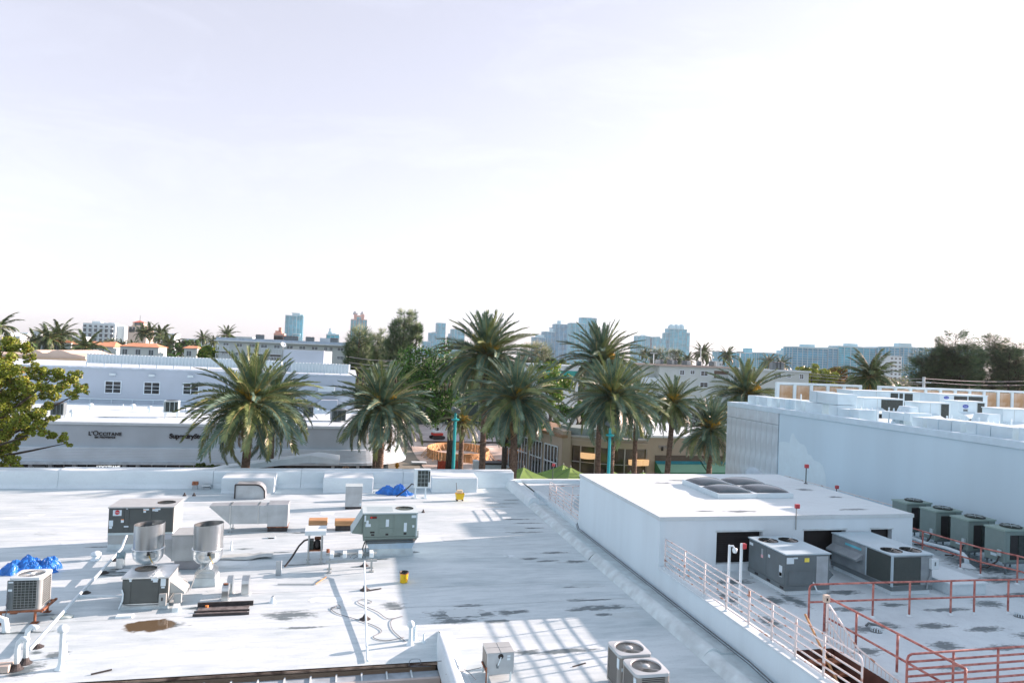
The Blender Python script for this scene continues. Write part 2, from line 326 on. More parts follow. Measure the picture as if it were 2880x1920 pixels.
# edge curb along the party wall, in lengths that step
for i, (y0, y1, dz) in enumerate(((36.0,42.3,.12),(26.4,36.0,.0),(17.2,26.3,.05),(2,17.2,.0))):
    p = MB(); n = 18; rows = []; rn = random.Random(i)
    prof = [(9.66,-.01),(9.74,.10),(9.86,.21),(9.98,.25),(10.1,.22),(10.25,.12),(10.82,.10)]
    if i == 0: prof = [(9.66,-.01),(9.70,.14),(9.76,.30),(9.86,.36),(10.1,.36),(10.22,.30),(10.28,.05),(10.82,.05)]
    k = len(prof)
    for j in range(n+1):
        y = y0+(y1-y0)*j/n; jx = rn.uniform(-.018,.018)
        rows += [(x+jx*(1 if 0 < q < k-1 else 0), y, ZR+z+(dz if 0 < q else 0)*(1 if z > .02 else 0)+rn.uniform(-.006,.006)) for q, (x, z) in enumerate(prof)]
    p.smooth = True
    p.add(rows, [(j*k+q, (j+1)*k+q, (j+1)*k+q+1, j*k+q+1) for j in range(n) for q in range(k-1)])
    p.smooth = False
    p.add([rows[q] for q in range(k)] + [(10.82,y0,ZR-.2),(9.66,y0,ZR-.2)], [tuple(range(k+2))]); p.build('edge_curb', MEMB2 if i == 0 else CURBW, bld)
# eave gutter, brackets and fascia over the yard
GUT = mat('gutter_paint', (.30,.38,.43), .5, var=.2, scale=3)
MB().box(-48,2.6,18.07,18.12,5.42,5.47).build('drip_edge', mat('rotten_edge', (.12,.08,.06), .9, var=.6, scale=3, c2=(.35,.28,.22), bump=.3), bld)
MB().box(-48,2.6,17.62,18.02,5.26,5.30).build('gutter', GUT, bld)
MB().box(-48,2.6,17.52,17.62,4.92,5.33).build('fascia', mat('fascia_paint', (.44,.42,.40), .6, var=.08), bld)
for i in range(26): part('gutter_bracket', MATS.get('_gb') or MATS.setdefault('_gb', MB().box(-.02,.02,17.62,18.05,5.31,5.34).mesh('gutter_bracket', CURBW)), bld, (1.9-i*.62,0,0))
# hump wall beside the yard corner
p = MB(); rows = []; prof = [(2.58,-.2),(2.60,.85),(2.66,1.0),(2.84,1.0),(2.93,.8),(3.05,.22),(3.28,0)]
ys = [20.0,19.7,19.2,18.6,18.0,16.5,12,6,2]; hs = [.02,.10,.26,.42,.5,.5,.5,.5,.5]
for y, h_ in zip(ys, hs): rows += [(x+.25*(1-min(1,h_/.5))*(q < 3), y, ZR+z*h_-.01) for q, (x, z) in enumerate(prof)]
k = len(prof); p.smooth = True; p.add(rows, [(j*k+q+1, (j+1)*k+q+1, (j+1)*k+q, j*k+q) for j in range(len(ys)-1) for q in range(k-1)]); p.build('corner_hump', MEMB2, bld)
p = MB()
for q in range(9): p.box(1.95-q*1.2, 2.0-q*1.2, 18.38, 18.5, 1.5, 4.9)
p.build('wall_rib', TANW, bld)
MB().box(.62,.92,18.42,18.5,3.9,4.75).build('yard_window', GLASS_D, bld)
MB().tube([(1.5,18.3,4.95),(1.5,18.25,4.82),(1.62,18.2,4.72),(2.3,18.2,4.72),(2.42,18.2,4.6),(2.42,18.2,2)], .05).build('downpipe', PVC, bld)
structure(MB().quad((-48,2,.6),(2.7,2,.6),(2.7,18.6,.6),(-48,18.6,.6)).build('yard_floor', mat('yard_concrete', (.25,.24,.22), .9)))

# ================================================================== right building: raised roof, penthouse, stair
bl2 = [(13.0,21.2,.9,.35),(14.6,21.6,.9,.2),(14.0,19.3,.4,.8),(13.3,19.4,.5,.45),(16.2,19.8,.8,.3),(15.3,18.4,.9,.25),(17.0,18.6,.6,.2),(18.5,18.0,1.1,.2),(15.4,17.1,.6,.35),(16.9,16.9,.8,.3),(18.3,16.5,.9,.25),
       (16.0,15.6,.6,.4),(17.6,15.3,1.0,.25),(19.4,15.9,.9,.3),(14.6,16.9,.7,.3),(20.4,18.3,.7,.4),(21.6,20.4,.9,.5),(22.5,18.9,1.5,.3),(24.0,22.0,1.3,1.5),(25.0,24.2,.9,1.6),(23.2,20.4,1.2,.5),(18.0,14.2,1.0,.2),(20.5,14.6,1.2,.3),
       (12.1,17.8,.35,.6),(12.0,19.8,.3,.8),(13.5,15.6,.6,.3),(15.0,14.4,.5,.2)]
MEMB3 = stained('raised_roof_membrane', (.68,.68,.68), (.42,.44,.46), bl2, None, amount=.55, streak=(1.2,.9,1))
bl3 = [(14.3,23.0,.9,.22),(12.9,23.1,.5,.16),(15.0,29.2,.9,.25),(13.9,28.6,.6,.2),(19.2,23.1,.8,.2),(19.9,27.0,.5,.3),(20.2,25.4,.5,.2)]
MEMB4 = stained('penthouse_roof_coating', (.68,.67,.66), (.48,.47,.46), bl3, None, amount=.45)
br = thing('railed_building', 'white building on the right with a raised roof, penthouse and rusty railings', 'building')
p = grid_sheet(11.0, 11.45, 2, 22.35, ZN, .45, .0); 
for (a,b_,c_,d_,q) in ((11.45,12.75,15.9,22.35,1),(11.45,12.75,2,10.5,2),(12.75,26.2,2,22.35,5)):
    t = grid_sheet(a,b_,c_,d_,ZN,.45,.018,q); p.smooth = True; p.add(t.v, t.f)
t = grid_sheet(21.2,26.2,22.35,42.3,ZN,.45,.018,9); p.add(t.v, t.f)
p.build('roof', MEMB3, br)
t = grid_sheet(11.0,21.2,30.9,42.3,5.62,.6,.02,12); t.build('far_roof', MEMB3, br)
p = MB(); p.box(10.74,11.0,2,22.3,0,6.40); p.build('wall', WHITE2, br)
p = MB(); p.box(10.70,11.12,2,22.28,6.402,6.46); p.build('coping', MEMB2, br, bevel=.015)
p = MB(); p.box(10.70,11.0,30.95,38.6,0,5.86); p.build('low_wall', MEMB2, br, bevel=.02)
p = MB(); p.box(10.3,26.2,42.1,42.5,0,5.84); p.build('front_curb', MEMB2, br, bevel=.02)
# stairwell
DK = mat('stairwell_brown', (.10,.045,.035), .7, var=.3, scale=3)
p = MB(); p.quad((11.45,10.5,6.19),(11.45,15.9,6.19),(11.45,15.9,3.4),(11.45,10.5,3.4)); p.quad((12.75,15.9,6.19),(12.75,10.5,6.19),(12.75,10.5,3.4),(12.75,15.9,3.4))
p.quad((11.45,15.9,6.19),(12.75,15.9,6.19),(12.75,15.9,3.4),(11.45,15.9,3.4)); p.quad((12.75,10.5,6.19),(11.45,10.5,6.19),(11.45,10.5,3.4),(12.75,10.5,3.4)); p.quad((11.45,10.5,3.4),(12.75,10.5,3.4),(12.75,15.9,3.4),(11.45,15.9,3.4))
p.build('stairwell', DK, br)
me = MB().box(11.5,12.7,-.14,.14,-.02,.02).mesh('step', RUST)
for i in range(12): part('step', me, br, (0,15.6-.28*i,6.0-.19*i))
# penthouse
ph = thing('penthouse', 'white box penthouse with three dark louvre openings on the raised roof', 'building')
x0,x1,y0,y1 = 10.76,21.2,22.3,30.9
ops = ((12.95,14.78),(16.47,18.25),(19.35,20.28))
p = MB(); p.box(x0,x0+.2,y0,y1,4.9,8.02); p.box(x1-.2,x1,y0,y1,4.9,8.02); p.box(x0+.2,x1-.2,y1-.2,y1,4.9,8.02)
p.box(x0+.2,x1-.2,y0,y0+.2,4.9,6.46); p.box(x0+.2,x1-.2,y0,y0+.2,7.62,8.02)
e = [x0+.2] + [q for o in ops for q in o] + [x1-.2]
for i in range(0, len(e), 2): p.box(e[i],e[i+1],y0,y0+.2,6.46,7.62)
p.build('wall', WHITE2, ph)
t = grid_sheet(x0-.03,x1+.03,y0-.03,y1+.03,8.16,.6,.0,7); t.smooth = False
t.box(x0-.03,x1+.03,y0-.03,y1+.03,8.022,8.155); t.build('roof_slab', MEMB4, ph)
for (a,b_) in ops:
    MB().box(a+.002,b_-.002,y0+.22,y0+.26,6.462,7.62).build('dark_backing', BLACK, ph)  # black sheet behind each opening stands for the unlit interior
    MB().box(a-.05,b_+.05,y0-.03,y0+.02,7.60,7.66).build('lintel', CURBW, ph)
p = MB()
for i in range(14):
    for (a,b_) in ops[:1]: p.bar((a,y0+.2,6.5+i*.08),(b_,y0+.2,6.5+i*.08),.01,.012)
p.build('louvre_slats', BLACK, ph)
DOME = mat('smoked_acrylic', (.022,.05,.065), .10, var=.15, scale=.7, spec=.8)
def skylight(c_, lab):
    t_ = thing('skylight', lab, 'skylight', (c_[0],c_[1],8.16), 0, 'dome skylights on the penthouse')
    hw, hd = .86, .80
    f = MB(); f.box(-hw,hw,-hd,-hd+.08,0,.2); f.box(-hw,hw,hd-.08,hd,0,.2); f.box(-hw,-hw+.08,-hd+.08,hd-.08,0,.2); f.box(hw-.08,hw,-hd+.08,hd-.08,0,.2); f.build('frame', MEMB2, t_, bevel=.01)
    d = MB(); d.smooth = True; n = 16; vs_ = []
    for j in range(n+1):
        for i in range(n+1):
            u_, v_ = 2*i/n-1, 2*j/n-1; vs_.append((u_*(hw-.05), v_*(hd-.05), .17+.24*((1-u_**2)*(1-v_**2))**.5))
    d.add(vs_, [(j*(n+1)+i, j*(n+1)+i+1, (j+1)*(n+1)+i+1, (j+1)*(n+1)+i) for j in range(n) for i in range(n)]); d.build('dome', DOME, t_)
    return t_
skylight((15.55,27.6), 'smoked dome skylight at the far left of the four on the penthouse')
skylight((17.3,27.7), 'smoked dome skylight at the far right of the four on the penthouse')
skylight((15.5,26.0), 'smoked dome skylight nearest the camera on the left of the penthouse four')
skylight((17.25,26.05), 'smoked dome skylight nearest the camera on the right of the penthouse four')

# ================================================================== big windowless building on the right
bb = thing('windowless_building', 'tall pale blue-white windowless building with marble end panels on the right', 'building')
PALEB = mat('pale_blue_paint', (.60,.66,.70), .7, var=.05, scale=.35, stretch=(1.2,1.2,.12), bump=.08, bscale=6)
p = MB(); p.box(26.25,62,2,38.24,0,10.66); p.box(26.35,62,38.24,44.2,0,10.66); p.build('wall', PALEB, bb)
p = MB(); p.box(26.17,26.6,2,44.28,10.664,10.98); p.box(26.6,62,44.0,44.28,10.664,10.98); p.build('coping', mat('coping_paint', (.62,.67,.71), .6, var=.05), bb, bevel=.02)
MB().quad((26.6,2,10.67),(62,2,10.67),(62,44,10.67),(26.6,44,10.67)).build('roof', MEMB2, bb)
MARB = mat('veined_marble', (.62,.62,.63), .45, var=.16, scale=1.1, detail=8, c2=(.70,.70,.71))
w_ = (44.28-38.28)/10
me = MB().box(26.20,26.34,.012,w_-.012,0,9.93).mesh('marble_panel', MARB)
for i in range(10): part('marble_panel', me, bb, (0,38.28+i*w_,0))
me = MB().box(26.20,26.34,.010,2*w_-.010,9.955,10.66).mesh('marble_cap_panel', MARB)
for i in range(5): part('marble_cap_panel', me, bb, (0,38.28+i*2*w_,0))
me = MB().box(.012,w_*2-.012,44.19,44.27,0,10.66).mesh('front_marble_panel', MARB)
for i in range(12): part('front_marble_panel', me, bb, (26.36+i*w_*2,0,0))
pts = [(510,1050),(550,1045),(590,1055),(598,1010),(607,985),(622,985),(632,1015),(652,1040),(668,1060),(700,1070),(715,1095),(728,1140),(752,1150),(772,1185),(812,1200),(836,1225),(850,1260),(862,1310),(862,1420),(510,1420)]
pp = [onx('E', x, y, 26.25) for x, y in pts]
MB().extr([(26.25,q.y,q.z) for q in pp], (0,0,0), (-.004,0,0)).build('repainted_patch', mat('fresh_patch_paint', (.70,.735,.75), .7, var=.03), bb)
# ================================================================== rooftop plant
def fan_set(parent, c_, r, blades=4, hub=None, guard=True, depth=.16, gmat=None, nring=5):
    cx_, cy_, z = c_
    wl_ = MB(); wl_.smooth = True; wl_.lathe([(r,0),(r,-depth),(.001,-depth)], 32, (cx_,cy_,z), cap=False)
    wl_.build('fan_well', BLACK, parent)
    b = MB()
    for i in range(blades):
        a0 = 2*math.pi*i/blades + .4
        vs_ = []
        for t in (.2,.55,.93):
            for da, dz in ((-.42*(1.15-t*.4),-.035),(.42*(1.15-t*.4),.035)):
                vs_.append((cx_+r*t*math.cos(a0+da), cy_+r*t*math.sin(a0+da), z-depth*.45+dz))
        b.add(vs_, [(0,1,3,2),(2,3,5,4)])
    b.lathe([(.001,.03),(r*.2,.02),(r*.22,-.05)], 14, (cx_,cy_,z-depth*.45), cap=False); b.build('fan', BLADE, parent)
    if guard:
        g = MB()
        for k in range(nring):
            rr = r*(k+1)/nring*.99; n = 28
            g.tube([(cx_+rr*math.cos(2*math.pi*j/n), cy_+rr*math.sin(2*math.pi*j/n), z+.008) for j in range(n+1)], .0035, 4, cap=False)
        for k in range(6):
            a = math.pi*k/6; g.tube([(cx_-r*math.cos(a), cy_-r*math.sin(a), z+.012),(cx_+r*math.cos(a), cy_+r*math.sin(a), z+.012)], .004, 4)
        g.build('fan_guard', gmat or COIL, parent)
def text_mesh(txt, size, ext=.01, bold=0.0, spacing=1.0):
    cu_ = bpy.data.curves.new('txt', 'FONT'); cu_.body = txt; cu_.size = size; cu_.extrude = ext; cu_.offset = bold; cu_.align_x = 'CENTER'; cu_.space_character = spacing
    o = bpy.data.objects.new('txt', cu_); col.objects.link(o); dgp = bpy.context.evaluated_depsgraph_get()
    me = bpy.data.meshes.new_from_object(o.evaluated_get(dgp)); bpy.data.objects.remove(o); me.materials.clear(); return me
def lettering(name, txt, size, loc, m_, parent, rz=0, ext=.01, bold=0., spacing=1., sx=1.):
    me = text_mesh(txt, size, ext, bold, spacing); me.materials.append(m_)
    return part(name, me, parent, loc, (math.pi/2, 0, rz), (sx,1,1))
def stickers(parent, lst, y, m_=STICK):
    for (x, z, w_, h_, *mm) in lst:
        MB().box(x-w_/2,x+w_/2,y-.006,y+.001,z-h_/2,z+h_/2).build('sticker', mm[0] if mm else m_, parent)
def cabinet(t_, w_, d, h, z0, m_body, m_top, fans=(), panels=(), seams=(), lip=.03, coil=()):
    """sheet metal cabinet: body, lid with fan wells, door panels; front face at y=0, left at x=0"""
    b = MB(); b.box(0,w_,0,d,z0,z0+h-.045); b.build('cabinet', m_body, t_, bevel=.008)
    lid = MB(); zt = z0+h
    ed = [-lip] + [ (fans[i][0]+fans[i+1][0])/2 for i in range(len(fans)-1)] + [w_+lip]
    if fans:
        for i, (fx, fy, fr) in enumerate(fans): lid.holetop(ed[i], ed[i+1], -lip, d+lip, zt, fx, fy, fr)
    else: lid.quad((-lip,-lip,zt),(w_+lip,-lip,zt),(w_+lip,d+lip,zt),(-lip,d+lip,zt))
    a,b_,c_,e_ = -lip, w_+lip, -lip, d+lip
    for p_, q in (((a,c_),(b_,c_)),((b_,c_),(b_,e_)),((b_,e_),(a,e_)),((a,e_),(a,c_))):
        lid.quad((p_[0],p_[1],zt-.045),(q[0],q[1],zt-.045),(q[0],q[1],zt),(p_[0],p_[1],zt))
    lid.build('lid', m_top, t_)
    for (fx, fy, fr) in fans: fan_set(t_, (fx,fy,zt), fr, depth=.2)
    for (xa,xb,za,zb) in panels: MB().box(xa+.008,xb-.008,-.012,.004,z0+za,z0+zb).build('panel', m_body, t_, bevel=.003)
    return t_

# --- charcoal packaged unit at the back left
t = thing('rooftop_air_conditioner', 'charcoal packaged air conditioner with a round red logo behind the twin exhaust stacks', 'air conditioner', (-8.62,29.09,ZR))
w_ = 2.27
MB().extr([(-.02,.05,0),(w_+.02,.05,0),(w_-.02,.02,.26),(.02,.02,.26)], (0,0,0), (0,1.4,0)).build('curb', CURBW, t)
MB().extr([(.02,-.01,.265),(w_-.02,-.01,.265),(w_,.02,.60),(0,.02,.60)], (0,0,0), (0,1.45,0)).build('adapter_curb', RTUL, t)
MB().box(0,w_,0,1.5,.605,.69).build('base_rail', SAGEL, t)
cabinet(t, w_, 1.52, .98, .69, RTUG, RTUL, [(1.83,.78,.33)], [(.02,.55,.02,.90),(.56,.72,.02,.90),(.73,1.5,.38,.90),(.73,1.5,.02,.36),(1.51,2.25,.02,.90)])
MB().box(w_,w_+.006,.03,1.5,.72,1.6).build('side_panel', RTUL, t)
stickers(t, [(.30,1.45,.30,.22)], -.015); MB().lathe([(.085,-.004),(.085,.004)], 24).build('logo_disc', mat('logo_red', (.50,.02,.03), .4), t).matrix_local = Matrix.Translation((.30,-.023,1.47)) @ Matrix.Rotation(math.pi/2,4,'X')
lettering('logo_text', 'Rheem', .07, (.30,-.03,1.45), STICK, t, ext=.002)
stickers(t, [(.63,1.60,.05,.03),(1.30,1.57,.2,.06),(1.25,1.50,.09,.1),(1.56,1.56,.09,.1),(1.70,1.58,.2,.06),(1.66,1.52,.12,.05),(.49,1.14,.1,.12),(.10,1.06,.14,.22),(.09,.90,.1,.08),(.63,.93,.16,.05)], -.015)
stickers(t, [(1.25,1.545,.09,.025),(1.56,1.605,.09,.025),(.49,1.195,.1,.03)], -.018, ORANGE_S)

# --- silver-topped unit in front
t = thing('rooftop_air_conditioner', 'grey packaged air conditioner with a steel lid beside the brown puddle', 'air conditioner', (-6.26,22.71,ZR))
w_ = 1.26
MB().box(-.02,w_+.02,.0,.16,.0,.1).box(-.02,w_+.02,1.0,1.16,0,.1).build('sleeper', CURBW, t)
MB().box(-.03,w_+.03,-.02,1.2,.10,.19).build('base_rail', GALV, t)
cabinet(t, w_, 1.2, .78, .19, RTUG, GALV, [(.42,.82,.31)], [(.02,.24,.02,.70),(.25,1.0,.02,.70),(1.01,1.24,.02,.70)])
MB().box(w_,w_+.006,.02,1.18,.22,.9).build('side_panel', RTUL, t)
MB().extr([(w_+.01,.2,.75),(w_+.42,.2,.42),(w_+.42,.2,.36),(w_+.36,.2,.36),(w_+.01,.2,.42)], (0,0,0), (0,.7,0)).build('intake_hood', RTUL, t)
MB().box(w_-.22,w_-.02,-.11,-.013,.12,.48).build('disconnect_box', RTUL, t, bevel=.006)
MB().box(w_-.15,w_-.11,-.118,-.11,.28,.38).build('breaker_handle', BLACK, t)
MB().box(w_+.15,w_+.36,.1,.22,.12,.40).build('junction_box', RTUL, t, bevel=.005)
MB().tube([(-.0,-.03,.62),(.05,-.06,.5),(.04,-.06,.3),(-.02,-.05,.14),(-.05,-.03,.06)], .025).build('conduit', PVC, t)
MB().tube([(.05,-.04,.17),(.25,-.05,.13),(.7,-.05,.14),(1.02,-.05,.14)], .018).build('conduit', RTUL, t)
stickers(t, [(.22,.92,.1,.04),(.22,.87,.06,.05),(.88,.90,.2,.06),(.9,.84,.13,.06),(1.12,.80,.14,.22),(1.12,.65,.1,.05)], -.015)
t = thing('concrete_block', 'pale paver block lying before the grey unit by the puddle', 'block', (-6.0,22.15,ZR), .05); MB().box(-.22,.22,-.12,.12,0,.07).build('slab', WHITE, t, bevel=.01)
t = thing('concrete_block', 'short pale block under the right end of the grey unit', 'block', (-4.72,22.55,ZR), .1); MB().box(-.09,.09,-.2,.2,0,.14).build('slab', CURBW, t, bevel=.01)

# --- condenser on the rusty stand, left edge
def condenser(name, label, loc, rz, w_, h, lid_m, body_m, slats, group=None, stand=None, coil_front=True):
    t_ = thing(name, label, 'air conditioner', loc, rz, group); z0 = stand or .08; c_ = .09
    def rr(hw, n=4):
        o = []
        for (sx, sy, a0) in ((1,-1,-90),(1,1,0),(-1,1,90),(-1,-1,180)):
            for i in range(n+1):
                a = R_(a0+90*i/n); o.append((sx*(hw-c_)+c_*math.cos(a), sy*(hw-c_)+c_*math.sin(a)))
        return o
    hw = w_/2
    MB().prism(rr(hw-.03), z0+.02, z0+h-.05).build('coil', COIL, t_)
    MB().prism(rr(hw), z0, z0+.05).build('base_pan', body_m, t_)
    for (sx, sy) in ((1,1),(1,-1),(-1,1),(-1,-1)):
        p_ = MB(); n = 6; ring = []
        a0 = math.atan2(sy, sx) - math.pi/4
        pts_ = [(sx*(hw-c_)+c_*math.cos(a0+math.pi/2*i/n), sy*(hw-c_)+c_*math.sin(a0+math.pi/2*i/n)) for i in range(n+1)]
        pts_ = [(pts_[0][0]-sx*.05*(abs(math.cos(a0)) < .5), pts_[0][1]-sy*.05*(abs(math.cos(a0)) > .5))] + pts_ + [(pts_[-1][0]-sx*.05*(abs(math.cos(a0)) > .5), pts_[-1][1]-sy*.05*(abs(math.cos(a0)) < .5))]
        p_.smooth = True; k = len(pts_)
        p_.add([(x,y,z0+.05) for x,y in pts_]+[(x,y,z0+h-.06) for x,y in pts_], [(i,i+1,k+i+1,k+i) for i in range(k-1)]); p_.build('corner_post', body_m, t_)
    s_ = MB(); nsl = slats
    for i in range(nsl):
        z = z0+.09+(h-.2)*i/(nsl-1)
        for (a, b_) in (((-hw+c_,-hw+.012),(hw-c_,-hw+.012)),((hw-.012,-hw+c_),(hw-.012,hw-c_)),((hw-c_,hw-.012),(-hw+c_,hw-.012)),((-hw+.012,hw-c_),(-hw+.012,-hw+c_))):
            s_.bar((*a,z),(*b_,z),.014,.018)
    s_.build('louvre_slats', body_m, t_)
    p_ = MB(); r = hw*.80; p_.smooth = False
    n = 48; o = []
    for i in range(n):
        a = 2*math.pi*(i+.5)/n; c_a, s_a = math.cos(a), math.sin(a); q_ = (hw+.012)/((abs(c_a)**9+abs(s_a)**9)**(1/9)); o.append((c_a*q_, s_a*q_))
    lid = MB(); zt = z0+h
    ang = [math.atan2(y,x) for x,y in o]
    lid.add([(x,y,zt-.03) for x,y in o] + [(x*.985,y*.985,zt) for x,y in o] + [(r*1.06*math.cos(a), r*1.06*math.sin(a), zt+.012) for a in ang] + [(r*math.cos(a), r*math.sin(a), zt-.01) for a in ang] + [(x,y,zt-.07) for x,y in o],
            [(4*n+i,4*n+(i+1)%n,(i+1)%n,i) for i in range(n)] + [(i,(i+1)%n,n+(i+1)%n,n+i) for i in range(n)] + [(n+i,n+(i+1)%n,2*n+(i+1)%n,2*n+i) for i in range(n)] + [(2*n+i,2*n+(i+1)%n,3*n+(i+1)%n,3*n+i) for i in range(n)])
    lid.build('lid', lid_m, t_)
    wl_ = MB(); wl_.smooth = True; wl_.lathe([(r*1.01,0),(r*1.0,-.14),(.001,-.14)], 32, (0,0,zt-.008), cap=False); wl_.build('fan_well', BLACK, t_)
    b = MB(); b.smooth = True
    for i in range(3):
        a0 = 2*math.pi*i/3+.9; vs_ = []
        for q in (.18,.4,.65,.95):
            for da, dz in ((-.75,-.04),(0,.012),(.75,.03)): vs_.append((r*q*math.cos(a0+da), r*q*math.sin(a0+da), zt-.075+dz))
        b.add(vs_, [(j*3+k,j*3+k+1,(j+1)*3+k+1,(j+1)*3+k) for j in range(3) for k in range(2)])
    b.build('fan', BLADE, t_)
    hb = MB(); hb.smooth = True; hb.lathe([(.001,.028),(r*.22,.022),(r*.26,.0),(r*.26,-.03)], 20, (0,0,zt), cap=False); hb.build('fan_hub', lid_m, t_)
    g = MB(); n = 36
    for k in range(n):
        a = 2*math.pi*k/n; g.bar((r*.25*math.cos(a),r*.25*math.sin(a),zt+.004),(r*math.cos(a),r*math.sin(a),zt+.006),.004)
    g.build('fan_guard', lid_m, t_)
    return t_
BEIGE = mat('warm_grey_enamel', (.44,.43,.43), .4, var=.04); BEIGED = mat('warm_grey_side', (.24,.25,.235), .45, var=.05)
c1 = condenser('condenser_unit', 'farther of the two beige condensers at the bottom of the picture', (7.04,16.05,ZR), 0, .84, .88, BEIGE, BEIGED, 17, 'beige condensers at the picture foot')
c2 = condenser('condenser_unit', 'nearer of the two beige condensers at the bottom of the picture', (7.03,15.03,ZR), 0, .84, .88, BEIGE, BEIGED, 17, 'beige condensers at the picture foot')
for c_ in (c1, c2):
    MB().box(-.424,-.41,-.40,-.27,.62,.86).build('sticker', STICK, c_); MB().box(-.33,-.20,-.428,-.41,.3,.62).build('service_panel', BEIGED, c_)
    MB().box(-.36,-.28,-.432,-.418,.58,.66).build('sticker', STICK, c_)
c3 = condenser('condenser_unit', 'grey condenser on a rusty stand under the left blue tarp', (-8.54,22.40,ZR), 0, .80, .90, mat('pale_lid', (.60,.60,.60), .5, var=.06), mat('condenser_grey', (.24,.29,.30), .5), 13, None, .36)
MB().box(-.43,-.28,-.415,-.40,.40,1.2).build('service_panel', SLATE, c3); MB().box(-.27,.30,-.412,-.40,.43,1.17).build('front_coil', COIL, c3); gm_ = MB(); [gm_.box(-.27,.30,-.418,-.412,.46+.075*k_,.466+.075*k_) for k_ in range(10)]; [gm_.box(-.27+.095*k_,-.264+.095*k_,-.418,-.412,.43,1.17) for k_ in range(7)]; gm_.build('coil_guard', DUCT, c3); stickers(c3, [(-.34,1.15,.12,.04),(-.35,.93,.1,.06)], -.418)
f = MB(); f.bar((-.6,-.42,.34),(.5,-.42,.34),.06,.05).bar((-.6,.42,.34),(.5,.42,.34),.06,.05).bar((.47,-.5,.34),(.47,.55,.34),.06,.05); f.build('stand_frame', RUST, c3)
for (x, y) in ((.30,-.42),(.30,.42),(-.55,-.42),(-.55,.42)): MB().tube([(x,y,0),(x,y,.32)], .035, 8).box(x-.09,x+.09,y-.08,y+.08,.0,.02).build('stand_leg', RUST, c3)
MB().tube([(-.38,-.43,.9),(-.40,-.47,.8),(-.36,-.46,.7),(-.41,-.46,.55),(-.38,-.45,.4),(-.46,-.44,.1),(-.48,-.44,0)], .014).build('whip_cable', CABLE, c3)
def tarp(label, loc, lx, ly, hz, rz, seed):
    rn = random.Random(seed); b = MB(); nx_, ny_ = 64, 30; vs_ = []
    lumps = [(rn.uniform(-.75,.75), rn.uniform(-.45,.45), rn.uniform(.28,.55), rn.uniform(.5,1.0)) for _ in range(8)]; fr = [(rn.uniform(5,17)*rn.choice((-1,1)), rn.uniform(5,17), rn.uniform(0,6)) for _ in range(8)]
    for j in range(ny_+1):
        for i in range(nx_+1):
            u_, v_ = i/nx_*2-1, j/ny_*2-1; edge = max(0, 1-abs(u_)**4)*max(0, 1-abs(v_)**3)
            m_ = max(h_*math.exp(-((u_-a_)**2/(r_*r_)+(v_-c_)**2/(r_*r_*1.9))) for a_, c_, r_, h_ in lumps); cr_ = sum(1-abs(math.sin(p_*u_+q_*v_+s_)) for p_, q_, s_ in fr)/8
            z = hz*edge**.4*(m_*.95+.45*cr_*(.35+m_)) + rn.uniform(0,.012) + .01
            ex_ = 1+.20*math.sin(6*u_+seed)*abs(v_)+.12*math.sin(17*u_+2*seed)*abs(v_); ey_ = 1+.10*math.sin(5*v_+seed)
            vs_.append((u_*lx*ey_+rn.uniform(-.012,.012), v_*ly*ex_+rn.uniform(-.012,.012), z if edge > 0 else .006))
    b.add(vs_, [(j*(nx_+1)+i, j*(nx_+1)+i+1, (j+1)*(nx_+1)+i+1, (j+1)*(nx_+1)+i) for j in range(ny_) for i in range(nx_)])
    o = b.build('tarp', BLUE_T, None, loc=loc); o.rotation_euler = (0,0,rz); return tag(o, label, 'tarp')
a = onz('2',1540,225,ZR); tarp('crumpled blue tarp on the white roof beside the mini-split unit', a, .98, .32, .48, R_(-17), 3)
a = onz('a',350,238,ZR); tarp('bunched blue tarp lying on the roof behind the grey condenser on the left', a, .85, .36, .52, R_(3), 11)

# --- twin exhaust stacks
def exhaust(label, x, y, zt):
    t_ = thing('exhaust_fan', label, 'exhaust fan', (x,y,ZR), 0, 'aluminium exhaust stacks')
    MB().extr([(-.36,-.36,0),(.36,-.36,0),(.33,-.33,.28),(-.33,-.33,.28)], (0,0,0), (0,.72,0)).build('curb', CURBW, t_, bevel=.01)
    b = MB().box(-.31,.31,-.31,.31,.282,.46); b.extr([(-.31,-.31,.46),(.31,-.31,.46),(.2,-.31,.56),(-.2,-.31,.56)], (0,0,0), (0,.62,0)); b.build('fan_base', GALV, t_)
    MB().box(-.18,.18,-.36,-.31,.38,.45).build('grease_tray', GALV, t_)
    b = MB(); b.smooth = True; b.lathe([(.2,.5),(.2,.70),(.34,.74),(.44,.86),(.475,1.0),(.48,1.17),(.50,1.18),(.50,1.20),(.465,1.2)], 40, cap=False); b.build('bowl', ALU, t_)
    b = MB(); b.smooth = True; n = 48; rows = []
    for z, r in ((1.17,.463),(1.5,.463),(zt,.463),(zt,.455),(1.2,.452),(1.15,.44)):
        rows.append([(r*math.cos(2*math.pi*j/n), r*math.sin(2*math.pi*j/n), z + (.0 if z < zt else .03*math.cos(2*math.pi*j/n+.4))) for j in range(n)])
    for k in range(5): b.add(rows[k]+rows[k+1], [(j, (j+1)%n, n+(j+1)%n, n+j) for j in range(n)]); b.build('wind_band', ALU, t_)
    MB().lathe([(.44,1.1),(.001,1.12)], 24, cap=False).build('inner_shroud', ALU, t_)
    MB().box(.20,.32,-.50,-.42,.98,1.14).build('junction_box', RTUL, t_, bevel=.006)
    MB().lathe([(.05,0),(.05,.04)], 12, (.12,-.49,1.06)).build('motor_plug', BLACK, t_)
    MB().tube([(.14,-.49,1.06),(.18,-.52,.98),(.22,-.49,.9),(.26,-.46,.8)], .012).build('wire', mat('yellow_wire', (.6,.42,.05), .5), t_)
    return t_
exhaust('left one of the two tall shiny aluminium exhaust stacks', -6.20, 25.15, 1.98)
